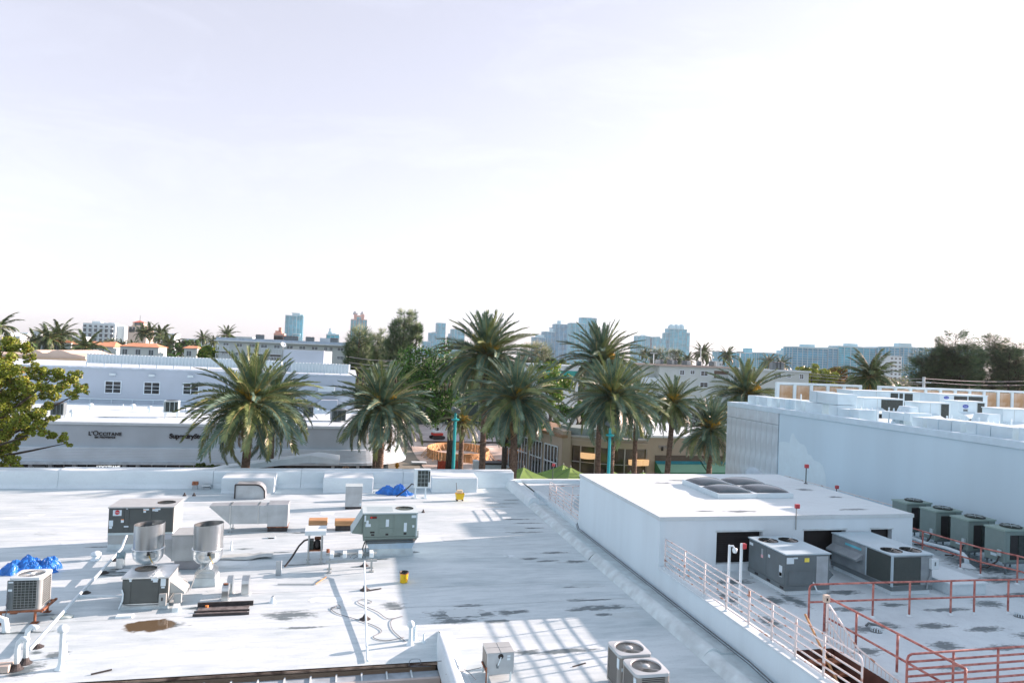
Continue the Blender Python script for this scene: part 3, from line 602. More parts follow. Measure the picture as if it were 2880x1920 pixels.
e2 = exhaust('right one of the two tall shiny aluminium exhaust stacks', -4.33, 24.95, 2.0)
b = MB()
for dx in (0,.06,.13):
    b.tube([(-5.02+dx*.4,23.6,6.15+dx*.4),(-4.82+dx,23.7,6.0),(-4.78+dx,23.95,5.72),(-4.86+dx,24.2,5.52)], .016, 6)
b.tube([(-4.65,24.1,5.6),(-4.55,24.3,6.0),(-4.3,24.4,6.2),(-4.05,24.45,6.5)], .016, 6)
tag(b.build('flexible_conduit', RTUL), 'bundle of bent grey conduits between the grey unit and right stack', 'conduit')
t = thing('make_up_air_unit', 'plain galvanised supply fan box standing between the two exhaust stacks', 'air handler', (-5.80,26.55,ZR))
MB().box(.1,1.35,.05,1.0,0,.29).build('curb', mat('grey_curb', (.30,.33,.36), .6), t); MB().box(0,1.4,0,1.05,.30,1.18).build('cabinet', DUCT, t, bevel=.01)
MB().box(-.02,1.42,-.02,1.07,1.182,1.22).build('lid', RTUL, t); MB().box(.12,1.0,-.012,.0,.36,1.1).build('panel', DUCT, t, bevel=.004)
MB().extr([(-.02,.1,1.05),(-.55,.1,1.05),(-.55,.1,.80),(-.02,.1,.34)], (0,0,0), (0,.8,0)).build('intake_hood', DUCT, t)

# --- tapered duct
t = thing('roof_duct', 'long galvanised duct with a pointed intake end on thin legs', 'duct', (-3.12,31.59,ZR))
MB().box(0,.80,.02,.85,0,.18).build('curb', TAR, t); b = MB().box(-.02,.82,0,.9,.22,1.17); b.build('elbow_box', DUCT, t, bevel=.01)
MB().box(-.03,.83,-.02,.91,.185,.22).build('drain_pan', RUST, t)
MB().box(-.38,-.02,.0,.66,.36,1.14).build('duct_section', DUCT, t, bevel=.006); MB().box(-1.52,-.42,-.004,.66,.36,1.155).build('duct_section', DUCT, t, bevel=.006)
MB().extr([(-1.56,0,.36),(-1.56,0,1.15),(-2.36,0,1.13),(-2.40,0,1.10)], (0,0,0), (0,.66,0)).build('intake_hood', DUCT, t)
for x in (-1.54,-.40): MB().box(x-.02,x+.02,-.02,.68,.34,1.17).build('flange', GALV, t)
for (x, y) in ((-1.5,-.02),(-1.5,.68)): MB().bar((x,y,0),(x,y,.36),.04).box(x-.07,x+.07,y-.07,y+.07,0,.03).build('leg', GALV, t)
t = thing('duct_hood', 'grey arched duct hood against the first parapet block', 'duct', (-5.46,38.4,ZR))
o = [(0,0,0),(1.42,0,0),(1.40,0,.38),(1.30,0,.56),(1.14,0,.68),(.98,0,.715),(0,0,.72)]
MB().extr(o, (0,0,0), (0,1.2,0)).build('casing', DUCT, t); o2 = [(x-.03 if x < .1 else x+.03, y, z+.035) for x, y, z in o]
b = MB()
for i in range(len(o2)-1): b.bar((o2[i+1][0],-.02,o2[i+1][2]),(o2[(i+2) % len(o2)][0],-.02,o2[(i+2) % len(o2)][2]),.06,.07)
b.build('tarred_rim', TAR, t)
t = thing('vent_cabinet', 'upright grey sheet metal cabinet standing on the roof before the middle parapet block', 'vent', (.12,35.8,ZR))
MB().box(0,.80,.02,.6,0,.12).build('curb', TAR, t); MB().box(-.01,.81,0,.62,.125,1.13).build('cabinet', DUCT, t, bevel=.008); MB().extr([(-.02,-.02,1.135),(.83,-.02,1.135),(.83,.30,1.4),(-.02,.30,1.4)][0:0] or [(-.02,-.02,1.135),(-.02,.64,1.135),(-.02,.64,1.18),(-.02,-.02,1.15)], (0,0,0), (.85,0,0)).build('lid', SAGEL, t)
MB().box(.70,.78,-.03,0,.22,.30).build('outlet', STICK, t)

# --- sage unit with the folded hood
t = thing('rooftop_air_conditioner', 'sage green packaged unit with a black and red badge on a flared blue curb', 'air conditioner', (.80,27.40,ZR))
w_ = 2.07
MB().extr([(.30,.1,0),(2.02,.1,0),(1.93,.05,.33),(.26,.05,.33)], (0,0,0), (0,1.25,0)).build('curb', CURBW, t)
MB().extr([(.27,.03,.335),(1.92,.03,.335),(2.05,.0,.66),(.11,.0,.66)], (0,0,0), (0,1.3,0)).build('adapter_curb', mat('pale_blue_galv', (.42,.58,.70), .35, .3, var=.1), t)
MB().box(.02,2.08,-.01,1.36,.665,.80).build('base_rail', SAGE, t)
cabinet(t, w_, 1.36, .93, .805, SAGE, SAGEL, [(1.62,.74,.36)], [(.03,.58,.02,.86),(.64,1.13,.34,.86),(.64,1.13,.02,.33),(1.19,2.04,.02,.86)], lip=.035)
b = MB()
for i in range(7): b.bar((.15,.25+i*.13,1.738),(1.15,.25+i*.13,1.738),.03,.012)
b.build('lid_ribs', SAGEL, t)
MB().box(w_-.04,w_+.02,-.02,1.36,.80,1.70).build('corner_trim', SAGEL, t, bevel=.01)
b = MB(); b.extr([(-.01,.1,1.66),(-.42,.1,.98),(-.40,.1,.93),(-.01,.1,.88)], (0,0,0), (0,1.1,0)); b.build('intake_hood', SAGE, t); MB().extr([(-.012,.06,1.70),(-.46,.06,.95),(-.44,.06,.93),(-.012,.06,1.66)], (0,0,0), (0,1.18,0)).build('hood_cover', SAGEL, t)
stickers(t, [(.38,1.56,.26,.09,BLACK)], -.015); MB().lathe([(.035,-.004),(.035,.004)], 14).build('badge_dot', mat('badge_red', (.7,.04,.02), .4), t).matrix_local = Matrix.Translation((.30,-.024,1.56)) @ Matrix.Rotation(math.pi/2,4,'X')
lettering('badge_text', 'TRANE', .055, (.42,-.026,1.54), mat('badge_red'  , (.7,.04,.02), .4), t, ext=.002)
stickers(t, [(.07,1.52,.06,.24),(.16,1.38,.09,.14),(.19,1.26,.2,.11),(.92,1.34,.12,.28),(1.62,1.17,.11,.34),(1.94,1.58,.18,.1),(1.93,1.20,.08,.09)], -.015)
stickers(t, [(.36,.99,.17,.06,BLACK),(.38,.89,.12,.06,BLACK),(.92,.90,.11,.07,BLACK),(1.62,.92,.11,.07,BLACK)], -.016)
b = MB()
for i in range(3): b.tube([(.1,-.04-.02*i,.68-.05*i),(1.95,-.04-.02*i,.70-.05*i),(2.1,.05,.72)], .022, 6)
b.tube([(.1,-.05,.66),(.02,-.06,.4),(.04,-.06,.02)], .025, 6); b.tube([(.16,-.05,.66),(.12,-.06,.35),(.13,-.06,.02)], .02, 6)
b.build('conduit_bundle', RTUG, t); MB().box(2.1,2.16,.1,.3,.72,1.0).build('disconnect_box', RTUL, t)

# --- mini split on stand
t = thing('mini_split_unit', 'white mini-split outdoor unit with square grille beside the crumpled blue tarp', 'air conditioner', (3.74,38.3,ZR))
MB().box(0,.92,0,.34,.57,1.6).build('casing', WHITE, t, bevel=.02); MB().box(.20,.78,-.012,.0,.66,1.54).build('grille_recess', COIL, t)
b = MB()
for i in range(4): b.bar((.20+.58*i/3,-.02,.66),(.20+.58*i/3,-.02,1.54),.012)
for i in range(5): b.bar((.20,-.022,.66+.88*i/4),(.78,-.022,.66+.88*i/4),.012)
b.build('grille', SAGEL, t)
MB().box(.80,.88,-.008,0,.9,1.5).build('side_slot', COIL, t)
for x in (.12,.68): MB().bar((x,.05,0),(x,.05,.57),.06).bar((x,.3,0),(x,.3,.57),.05).box(x-.1,x+.1,-.05,.4,0,.03).build('stand_leg', PVC, t)
MB().tube([(-.0,.1,.75),(-.1,.05,.8),(-.3,.0,.6),(-.6,0,.35),(-.9,.1,.1)], .035).build('line_set', TAR, t)
# --- buckets
t = thing('bucket', 'yellow plastic pail with black rim alone on the shaded roof', 'bucket', (2.19,24.42,ZR), .6)
b = MB(); b.smooth = True; b.lathe([(.001,.0),(.128,.0),(.132,.01),(.148,.345),(.152,.35)], 28, cap=False); b.build('body', YELLOW, t)
b = MB(); b.smooth = True; b.lathe([(.150,.325),(.160,.33),(.160,.365),(.150,.37),(.142,.365),(.122,.03),(.001,.03)], 28, cap=False); b.build('rim', BLACK, t)
b = MB(); b.smooth = True; b.lathe([(.148,.30),(.152,.30),(.152,.325)], 28, cap=False); b.build('band', ORANGE_S, t)
b = MB(); n = 8
for i in range(n):
    a0, a1 = -1.2-.6+.75*i/n*1.0, -1.2-.6+.75*(i+1)/n
    for z0_, z1_, sub in ((.10,.115,range(8)),(.215,.225,range(8)),(.12,.20,(0,)),(.13,.16,(3,4,5))):
        if i in sub: b.quad((.146*math.cos(a0),.146*math.sin(a0),z0_),(.146*math.cos(a1),.146*math.sin(a1),z0_),(.148*math.cos(a1),.148*math.sin(a1),z1_),(.148*math.cos(a0),.148*math.sin(a0),z1_))
b.build('printed_warning', mat('print_brown', (.25,.10,.01), .5), t)
b = MB(); b.tube([(.15*math.cos(R_(a)),.15*math.sin(R_(a)),.33-.10*math.sin(R_(a))**2) for a in range(0,181,20)], .004, 5); b.build('handle', GALV, t)
t = thing('mop_bucket', 'yellow wheeled mop bucket with wringer near the far parapet', 'bucket', (6.22,37.72,ZR))
b = MB(); b.add([(-.18,-.15,.08),(.18,-.15,.08),(.18,.15,.08),(-.18,.15,.08),(-.24,-.2,.40),(.24,-.2,.40),(.24,.2,.40),(-.24,.2,.40)], [(3,2,1,0),(0,1,5,4),(1,2,6,5),(2,3,7,6),(3,0,4,7)]); b.build('tub', YELLOW, t)
MB().box(-.18,.14,-.12,.12,.402,.58).build('wringer', mat('pale_yellow', (.70,.60,.40), .5), t, bevel=.03); MB().tube([(-.16,0,.5),(-.2,.02,.8),(-.22,.02,.98)], .015).build('lever', BLACK, t)
for (x, y) in ((-.15,-.12),(.15,-.12),(-.15,.12),(.15,.12)): MB().lathe([(.05,-.02),(.05,.02)], 10).build('caster', BLACK, t).matrix_local = Matrix.Translation((x,y,.05)) @ Matrix.Rotation(math.pi/2,4,'X')
# --- board capped curbs
for (x, y, ww, lab) in ((-1.40,31.75,.74,'short tar curb capped with a rusty tan board left of the sage unit'),(-.28,31.6,1.05,'long tar curb capped with a rusty tan board behind the sage unit hood')):
    t = thing('capped_curb', lab, 'roof curb', (x,y,ZR)); MB().box(0,ww,0,.5,0,.22).build('curb', TAR, t); MB().box(-.03,ww+.03,-.03,.53,.222,.44).build('cap', WOOD, t, bevel=.015)
# --- compressor rack
t = thing('compressor_stand', 'open frame stand holding a rusty black compressor under a white tin roof', 'compressor', (-1.2,26.85,ZR))
for (x, y) in ((.03,0),(.50,0),(.03,.5),(.50,.5)): MB().bar((x,y,0),(x,y,1.06),.05).box(x-.07,x+.07,y-.07,y+.07,0,.03).build('leg', RTUL, t)
MB().extr([(-.12,-.06,1.06),(-.12,-.06,1.22),(-.12,.62,1.26),(-.12,.62,1.1)], (0,0,0), (.76,0,0)).build('tin_roof', WHITE, t)
MB().box(0,.54,-.02,.52,.46,.50).build('shelf', RUST, t)
b = MB(); b.smooth = True; b.lathe([(.001,.5),(.12,.5),(.13,.62),(.12,.78),(.001,.86)], 16, (.33,.2,0), cap=False); b.build('compressor', BLACK, t)
MB().box(.06,.20,.05,.4,.5,.84).build('condenser_coil', COIL, t); MB().box(.22,.46,.3,.45,.78,.9).build('rusted_receiver', RUST, t, bevel=.03); MB().box(.47,.54,.0,.3,.52,.9).build('control_box', SLATE, t)
b = MB(); b.tube([(0,0,.9),(-.12,-.05,.88),(-.3,-.1,.7),(-.55,-.3,.3),(-.75,-.45,.05)], .035, 6); b.build('line_set', TAR, t)
# --- rack of pipe supports
t = thing('pipe_rack', 'low white strut rack with four small boxes in front of the sage unit', 'rack', (-.5,25.7,ZR))
for y, z in ((0,.42),(.45,.55)): MB().box(0,1.8,y-.03,y+.03,z-.05,z+.02).build('rail', RTUL, t)
for x in (.2,.65,1.2,1.6): MB().box(x-.07,x+.07,.02,.46,.50,.66).build('valve_box', WHITE, t, bevel=.01)
for x in (.38,1.4): MB().box(x-.12,x+.12,.2,.42,.50,.60).build('valve', SLATE, t)
for (x, y) in ((.13,0),(1.62,0),(.13,.45),(1.62,.45)): MB().bar((x,y,0),(x,y,.42),.05).box(x-.08,x+.08,y-.08,y+.08,0,.03).build('leg', RTUL, t)
MB().lathe([(.06,0),(.06,.12)], 10, (.05,.6,.56)).build('rusty_canister', RUST, t); MB().tube([(.85,.1,.5),(.9,.0,.62),(1.05,.0,.66),(1.1,.05,.55),(.95,.0,.48)], .012).build('coiled_wire', CABLE, t)
# --- small gooseneck vents
def gooseneck(x, y, w2, h, dd, lab, rusty=False):
    t_ = thing('gooseneck_vent', lab, 'vent', (x,y,ZR), 0, 'gooseneck vents by the right exhaust stack')
    n = 7; o = [(0,0,0)] + [(0, dd/2-dd/2*math.cos(math.pi*i/n), h-dd/2+dd/2*math.sin(math.pi*i/n)) for i in range(n+1)] + [(0,dd,h*.5),(0,dd*.6,h*.5),(0,dd*.6,0)]
    MB().extr(o, (0,0,0), (w2,0,0)).build('duct', GALV, t_, bevel=.004); MB().box(-.04,w2+.04,-.04,dd*.6+.04,0,.025).build('flashing', CURBW, t_)
    if rusty: MB().box(.03,w2-.03,.05,.16,h-.002,h+.004).build('rust_patch', RUST, t_)
gooseneck(-3.55,23.14,.19,.52,.4,'gooseneck vent with a rust spot, the nearest of three',True); gooseneck(-3.50,23.72,.17,.56,.42,'middle gooseneck vent standing behind the rust-spotted one'); gooseneck(-3.04,23.62,.22,.58,.42,'gooseneck vent on the right, apart from the other two')
# --- black flashing frame
t = thing('tarred_frame', 'long black tarred frame lying flat right of the brown puddle', 'roof frame', (-4.15,21.92,ZR))
MB().box(.02,1.58,.0,.06,0,.08).build('side_rail', TAR, t); MB().box(0,1.6,.78,.84,0,.14).build('side_rail', TAR, t); MB().box(0,1.55,.30,.36,0,.06).build('side_rail', TAR, t)
MB().box(.05,1.5,.07,.77,0,.025).build('bitumen_pad', mat('grey_bitumen', (.14,.14,.14), .8, var=.4, scale=5), t); MB().lathe([(.05,0),(.05,.05)], 10, (.28,.72,.03)).build('orange_cap', ORANGE_S, t)
# --- pipes
def vent_pipe(x, y, r, h, lab, cap=True, m_=PVC):
    t_ = thing('vent_pipe', lab, 'pipe', (x,y,ZR)); b_ = MB(); b_.smooth = True
    b_.lathe([(r*2.2,0),(r*1.5,.06),(r*1.05,.14),(r,.2),(r,h)], 16, cap=False); b_.build('stack', m_, t_)
    if cap:
        c_ = MB(); c_.smooth = True; c_.lathe([(r*1.05,h-.02),(r*1.9,h),(r*2.0,h+.08),(r*1.3,h+.14),(.001,h+.16)], 16, cap=False); c_.build('cap', PVC, t_)
    return t_
vent_pipe(-6.46,18.88,.062,.90,'tall capped white vent pipe in the lower left, beside the diagonal pipe')
vent_pipe(1.97,19.2,.05,.50,'capped white vent pipe near the yard corner, cables around its foot'); vent_pipe(2.12,19.55,.055,.40,'short white flue with dark mouth behind the yard corner vent', False)
vent_pipe(2.35,19.3,.025,.24,'thin stub pipe right of the yard corner vent', False); vent_pipe(-8.64,28.0,.085,.16,'squat white roof cap in the left shadow', True)
vent_pipe(-4.16,28.9,.03,.36,'thin white stub pipe in a tar collar right of the stacks', False); vent_pipe(-6.62,19.6,.035,.35,'rust stained stub pipe behind the tall capped vent', False)
vent_pipe(-2.0,22.9,.05,.10,'small white roof nub in the sunlit middle of the roof', False)
for i, (x, y, z, lab) in enumerate(((-7.46,19.0,.74,'shorter of the two white gooseneck pipes at the lower left'),(-7.40,19.32,.90,'taller of the two white gooseneck pipes at the lower left'))):
    t = thing('gooseneck_pipe', lab, 'pipe', (x,y,ZR), 0, 'white gooseneck pipes'); b = MB(); b.smooth = True
    b.tube([(0,0,0),(0,0,z-.25),(.02,0,z-.1),(.10,-.02,z),(.2,-.03,z-.02),(.24,-.03,z-.06)], .058, 14); b.build('pipe', PVC, t); b = MB(); b.lathe([(.16,0),(.1,.05),(.065,.14)], 12); b.build('tar_boot', TAR, t)
t = thing('gas_pipe', 'long thin white pipe running diagonally down the left of the roof', 'pipe', (0,0,ZR))
pa, pb = Vector((-7.48,19.75,.16)), Vector((-7.98,28.6,.22)); b = MB(); b.smooth = True; b.tube([pa, pa.lerp(pb,.33)+Vector((0,0,.03)), pa.lerp(pb,.66), pb, pb+Vector((.05,.12,.25)), pb+Vector((.1,.2,.45))], .045, 8); b.build('pipe', PVC, t)
for k in (.06,.3,.52,.75,.92):
    q = pa.lerp(pb,k); MB().tube([(q.x,q.y,0),(q.x,q.y,q.z)], .03).build('post', PVC, t); MB().lathe([(.16,0),(.1,.04),(.03,.09)], 10, (q.x,q.y,0)).build('tar_boot', TAR, t)
b = MB(); b.tube([pa.lerp(pb,.43),(-6.8,23.35,.22),(-6.2,23.3,.22)], .035, 8); b.build('branch', PVC, t)
t = thing('thin_pipe', 'thin straight white pipe running toward the camera from the strut rack', 'pipe', (0,0,ZR))
q0, q1 = onz('2',1328,700,ZR+.42), onz('2',1350,1410,ZR+.05); b = MB(); b.tube([(q0.x,q0.y,.42),(q0.x,q0.y-.3,.33),(q1.x,19.6,.1),(q1.x,q1.y,.05)], .028, 8); b.build('pipe', PVC, t)
for s_, x, y in (('2',1328,735),('2',1331,905),('2',1332,1112)):
    q = onz(s_,x,y,ZR); MB().lathe([(.17,0),(.09,.05),(.04,.14)], 12, (q.x,q.y,0)).build('tar_boot', TAR, t)
# --- cables lying on the roofs
def cable(lab, pts, z, r=.009, m_=CABLE):
    q = [onz(s_,x,y,z) for s_,x,y in pts]; out = []
    for i in range(len(q)-1):
        p0_, p1_, p2_, p3_ = q[max(i-1,0)], q[i], q[i+1], q[min(i+2,len(q)-1)]
        for k in range(5):
            u_ = k/5; out.append(.5*((2*p1_)+(p2_-p0_)*u_+(2*p0_-5*p1_+4*p2_-p3_)*u_*u_+(3*p1_-p0_-3*p2_+p3_)*u_**3))
    out.append(q[-1]); b_ = MB(); b_.smooth = True; b_.tube(out, r, 5); return tag(b_.build('cable', m_), lab, 'cable')
cable('grey cable looping over the sunlit roof left of the yard corner vent', [('2',1620,1270),('2',1530,1190),('2',1520,1120),('2',1600,1090),('2',1500,1110),('2',1420,1060),('2',1330,1020),('2',1280,990),('2',1320,970),('2',1380,990),('2',1330,1005)], ZR+.02)
cable('grey cable winding from the thin pipe toward the yard corner vent', [('2',1085,1050),('2',1140,1010),('2',1155,1035),('2',1090,1030),('2',1130,1070),('2',1260,1110),('2',1400,1160),('2',1450,1200),('2',1390,1240),('2',1480,1265),('2',1610,1240)], ZR+.02)
cable('thin cable coiled at the gutter end by the hump wall', [('e',770,690),('e',790,610),('e',900,600),('e',910,660),('e',790,690),('e',940,690),('e',1050,690)], ZR+.0, .008)
cable('wires strung from the hump wall to the small steel unit', [('e',1140,625),('e',1250,620),('e',1330,660),('e',1500,740),('e',1620,860)], ZR+.3, .008)
cable('cable from the steel unit drooping to the hump wall', [('e',1240,790),('e',1330,770),('e',1500,745),('e',1690,705)], ZR+.35, .009)
b = MB(); b.smooth = True
for dx, rr_ in ((0,.013),(.05,.009)):
    pts_ = [onx('4',x,y,10.66-dx) for x,y in ((65,430),(75,500),(200,600),(300,665),(350,725),(470,800),(530,880),(600,950),(680,1010),(770,1050),(830,1130),(960,1260),(1040,1320),(1140,1355),(1200,1430),(1290,1560))]
    b.tube([Vector((10.62-dx*2, p_.y, max(p_.z-dx*.8, 5.74))) for p_ in pts_] + [Vector((10.55-dx*2, 15.2, 5.72)), Vector((10.5-dx, 13.0, 5.72)), Vector((10.55-dx, 9.0, 5.72))], rr_*1.5, 6)
tag(b.build('cable', CABLE), 'pair of dark cables sagging along the foot of the railed white wall', 'cable')
# --- small steel unit near the camera
t = thing('steel_condenser', 'small square galvanised unit with dangling plug on legs at the bottom centre', 'air conditioner', (3.62,16.74,ZR))
MB().box(0,.68,0,.62,.18,.70).build('casing', DUCT, t, bevel=.008); MB().box(-.006,.0,.05,.57,.22,.66).build('coil', COIL, t)
for (a_,b_,c_,d_) in ((0,.33,0,.3),(.35,.68,0,.3),(0,.33,.32,.62),(.35,.68,.32,.62)): MB().box(a_,b_,c_,d_,.702,.715).build('lid_panel', RTUL, t)
MB().lathe([(.07,0),(.05,.03)], 12).build('cable_gland', BLACK, t).matrix_local = Matrix.Translation((.34,.0,.62)) @ Matrix.Rotation(math.pi/2,4,'X')
MB().tube([(.34,-.04,.62),(.30,-.06,.52),(.26,-.05,.42)], .012).build('wire', PVC, t); MB().box(.23,.28,-.06,-.03,.36,.44).build('plug', SLATE, t)
stickers(t, [(.54,.62,.08,.05),(.54,.55,.08,.05)], -.004)
for (x, y) in ((.02,-.0),(.60,.0),(.02,.55),(.60,.55)): MB().bar((x,y,0),(x,y,.24),.04).build('leg', CURBW, t)
MB().bar((-.03,-.1,.3),(-.03,.5,.3),.03).bar((-.03,-.1,0),(-.03,-.1,.42),.03).build('strut', RUST, t)
# --- small roof oddments
def oddment(name, lab, cat, s_, x, y, fn, z=ZR, rz=0.):
    q = onz(s_,x,y,z); t_ = thing(name, lab, cat, (q.x,q.y,z), rz); fn(t_); return t_
def hoodvent(t_): MB().box(-.12,.12,-.1,.1,0,.26).build('stack', DUCT, t_); MB().extr([(-.15,-.14,.25),(-.15,.14,.25),(-.15,.10,.42),(-.15,-.02,.42)], (0,0,0), (.3,0,0)).build('hood', RUST, t_)
oddment('hood_vent', 'rusty hooded vent standing at the parapet left of the first block', 'vent', '2', 122, 190, hoodvent)
def flatvent(t_): MB().box(-.18,.18,-.15,.15,0,.1).build('base', DUCT, t_); MB().box(-.22,.22,-.2,.18,.14,.24).build('hood', GALV, t_, bevel=.02); MB().box(-.1,.1,-.1,.1,.1,.14).build('neck', BLACK, t_)
oddment('hood_vent', 'low galvanised vent beside the rusty hooded one at the parapet', 'vent', '2', 208, 188, flatvent)
def blower(t_):
    b_ = MB(); b_.smooth = True; b_.tube([(-.12,0,.42),(.12,0,.42)], .13, 16); b_.build('drum', mat('teal_steel', (.22,.34,.38), .4, .4), t_); MB().extr([(-.11,-.12,.36),(-.11,.1,.36),(-.11,.14,.02),(-.11,-.16,.02)], (0,0,0), (.22,0,0)).build('duct', GALV, t_)
oddment('roof_blower', 'small teal drum blower vent in a tarred patch left of the stacks', 'vent', 'b', 200, 890, blower)
def flange(t_): MB().lathe([(.1,0),(.08,.05),(.04,.09),(.03,.16)], 10).build('stub', TAR, t_)
for i, (s_, x, y, lab) in enumerate((('b',945,55,'left black pipe stub behind the charcoal unit'),('b',1055,55,'right black pipe stub behind the charcoal unit'),('c',2200,210,'small black pipe stub right of the sage unit'))): oddment('pipe_stub', lab, 'pipe', s_, x, y, flange)
def brick_(t_): MB().box(-.16,.16,-.09,.09,0,.08).build('block', CURBW, t_, bevel=.006); MB().box(-.11,.11,-.093,-.088,.02,.06).build('hole', BLACK, t_)
oddment('concrete_block', 'hollow concrete block lying in front of the galvanised duct', 'block', 'd', 1190, 900, brick_)
def panel_(t_): MB().box(-.09,.09,-.02,.02,0,.48).build('sheet', DUCT, t_); MB().box(.09,.10,-.05,.05,0,.5).build('edge', WHITE, t_)
oddment('upright_panel', 'small upright grey sheet metal panel left of the compressor stand', 'panel', 'c', 115, 1105, panel_)
def rubber(t_):
    b_ = MB(); b_.smooth = True; n = 12
    b_.add([((i/n-.5)*2.9, (j/4-.5)*.75*(1+.2*math.sin(i)), .015+.02*abs(math.sin(i*1.3+j))+(.05 if i > n-3 else 0)) for j in range(5) for i in range(n+1)], [(j*(n+1)+i, j*(n+1)+i+1, (j+1)*(n+1)+i+1, (j+1)*(n+1)+i) for j in range(4) for i in range(n)]); b_.build('sheet', mat('loose_membrane', (.45,.45,.43), .7, var=.15), t_)
oddment('loose_roofing_sheet', 'loose curling grey roofing sheet right of the exhaust stacks', 'sheet', 'b', 1500, 770, rubber)
def bag(t_):
    b_ = MB(); b_.smooth = True; b_.lathe([(.001,0),(.2,.0),(.24,.04),(.16,.09),(.001,.11)], 14, cap=False); o_ = b_.build('bag', mat('printed_sack', (.62,.62,.62), .6, var=.35, scale=9, c2=(.7,.68,.6)), t_); o_.scale = (1.3,.6,1); MB().box(-.05,.05,-.1,-.05,.08,.1).build('yellow_print', YELLOW, t_)
oddment('cement_sack', 'crumpled printed sack lying under the diagonal pipe at left', 'sack', 'a', 740, 790, bag)
def stick(t_): MB().bar((-.22,0,.02),(.22,.03,.02),.03).build('stick', TAR, t_)
for s_, x, y, rz, lab in (('3',1340,1445,.3,'dark stick of debris on the shaded roof near the beige condensers'),('2',1405,907,.3,'small dark offcut on the roof left of the yellow pail'),('a',1210,1445,.4,'small dark offcut near the gutter at the lower left')): oddment('debris_stick', lab, 'debris', s_, x, y, stick, rz=rz)
def bar_(t_): MB().bar((-.62,.05,.02),(.62,-.08,.02),.03).build('angle_iron', DUCT, t_); MB().bar((.62,-.08,.02),(.95,.55,.05),.03).build('rusty_bar', WOOD, t_)
oddment('angle_iron', 'bent metal bar lying below the compressor stand', 'debris', 'c', 380, 1240, bar_)
def brkt(t_): b_ = MB(); b_.smooth = True; b_.tube([(-.5,.1,.25),(-.2,.05,.33),(0,-.05,.3),(.06,-.1,.1),(.06,-.12,0)], .09, 10); b_.build('elbow', WHITE, t_); MB().box(-.6,-.1,.0,.06,.30,.36).build('rusty_strap', RUST, t_)
oddment('duct_elbow', 'white bent duct elbow with rusty strap cut by the left picture edge', 'duct', 'a', 60, 945, brkt)
def beam(t_): MB().box(-1.2,.12,-.14,.14,0,.16).build('box', mat('beige_box', (.46,.42,.37), .6), t_, bevel=.01)
oddment('cable_tray', 'beige box end at the lower left corner beside the gooseneck pipes', 'box', 'a', 60, 1420, beam)
# ================================================================== railings and plant of the right building
def railing(name, lab, posts, top, rails, m_, r=.025, end_curve=(), base=ZN, pr=None):
    """posts: list of (x,y); rails: heights above base; top rail included"""
    t_ = thing(name, lab, 'railing', (posts[0][0],posts[0][1],base)); ox, oy = posts[0]
    for i, (x, y) in enumerate(posts):
        if i in end_curve: continue
        b_ = MB(); b_.smooth = True; b_.tube([(x-ox,y-oy,-.02),(x-ox,y-oy,top)], pr or r, 8); b_.build('post', m_, t_)
        MB().lathe([(r*3.2,0),(r*2.2,.03),(r*1.2,.06)], 10, (x-ox,y-oy,0)).build('foot', MEMB2, t_)
    for k, h in enumerate(rails):
        b_ = MB(); b_.smooth = True; pts_ = [(x-ox,y-oy,h) for x,y in posts]
        if h == top:
            for e_ in end_curve:
                a_ = Vector(pts_[e_]); nb = Vector(pts_[1] if e_ == 0 else pts_[e_-1]); d = (nb-a_).normalized()*.12
                arc = [a_+Vector((0,0,-top-.02)), a_+Vector((0,0,-.12)), a_+d*.3+Vector((0,0,-.035)), a_+d]
                pts_ = arc + pts_[1:] if e_ == 0 else pts_[:e_] + arc[::-1]
        b_.tube(pts_, r, 8); b_.build('rail', m_, t_)
    return t_
railing('pipe_railing', 'two-bar red oxide pipe railing crossing the raised roof in front of its two units', [(13.36,17.75),(15.5,17.7),(16.75,17.65),(18.2,17.6),(19.05,17.58),(20.25,17.5),(22.0,17.45),(24.2,17.4)], 1.03, [.52,1.03], REDP, .03, (0,))
railing('pipe_railing', 'two-bar red oxide pipe railing running toward the camera beside the stair', [(13.26,16.95),(13.26,15.7),(13.26,14.3),(13.26,12.4)], .98, [.42,.98], REDP, .03, (0,))
railing('pipe_railing', 'many-barred red oxide railing at the bottom right corner', [(12.32,13.0),(13.56,13.0),(14.8,13.0),(16.1,13.0),(17.5,13.0)], 1.09, [.12,.28,.44,.60,.76,.92,1.09], REDP, .026, (0,))
railing('pipe_railing', 'two-bar dark red pipe railing running along the row of green condensers', [(22.55,29.5),(22.6,27.0),(22.7,23.35),(22.85,21.72),(22.95,20.95),(23.4,19.9),(23.6,18.2),(23.7,15.5)], 1.0, [.48,1.0], REDP, .03)
yw = [22.02,20.62,19.32,18.05,16.9,15.85,14.88,13.85]
railing('bar_railing', 'long white six-bar railing with rust streaks on the near wall coping', [(10.86,y) for y in yw]+[(10.86,12.65)], 1.0, [.10,.28,.46,.64,.82,1.0], WRAIL, .022, (8,), 6.46, .03)
railing('bar_railing', 'short white six-bar rusty railing at the far end of the wall past the penthouse', [(10.86,36.1),(10.86,34.9),(10.86,33.5),(10.86,32.3),(10.86,31.1)], .98, [.10,.27,.45,.63,.80,.98], WRAIL, .022, (0,), 5.86, .03)
railing('bar_railing', 'white cross railing on the far roof beside the penthouse corner', [(10.95,36.15),(12.2,36.15),(13.6,36.15)], .95, [.45,.95], WRAIL, .022, (), 5.64)
railing('bar_railing', 'rusted white multi-bar railing behind the penthouse leading to the green condensers', [(25.2,36.0),(25.3,33.2),(25.4,30.5),(25.45,28.6),(25.5,26.9)], 1.0, [.1,.28,.46,.64,.82,1.0], WRAIL, .022)
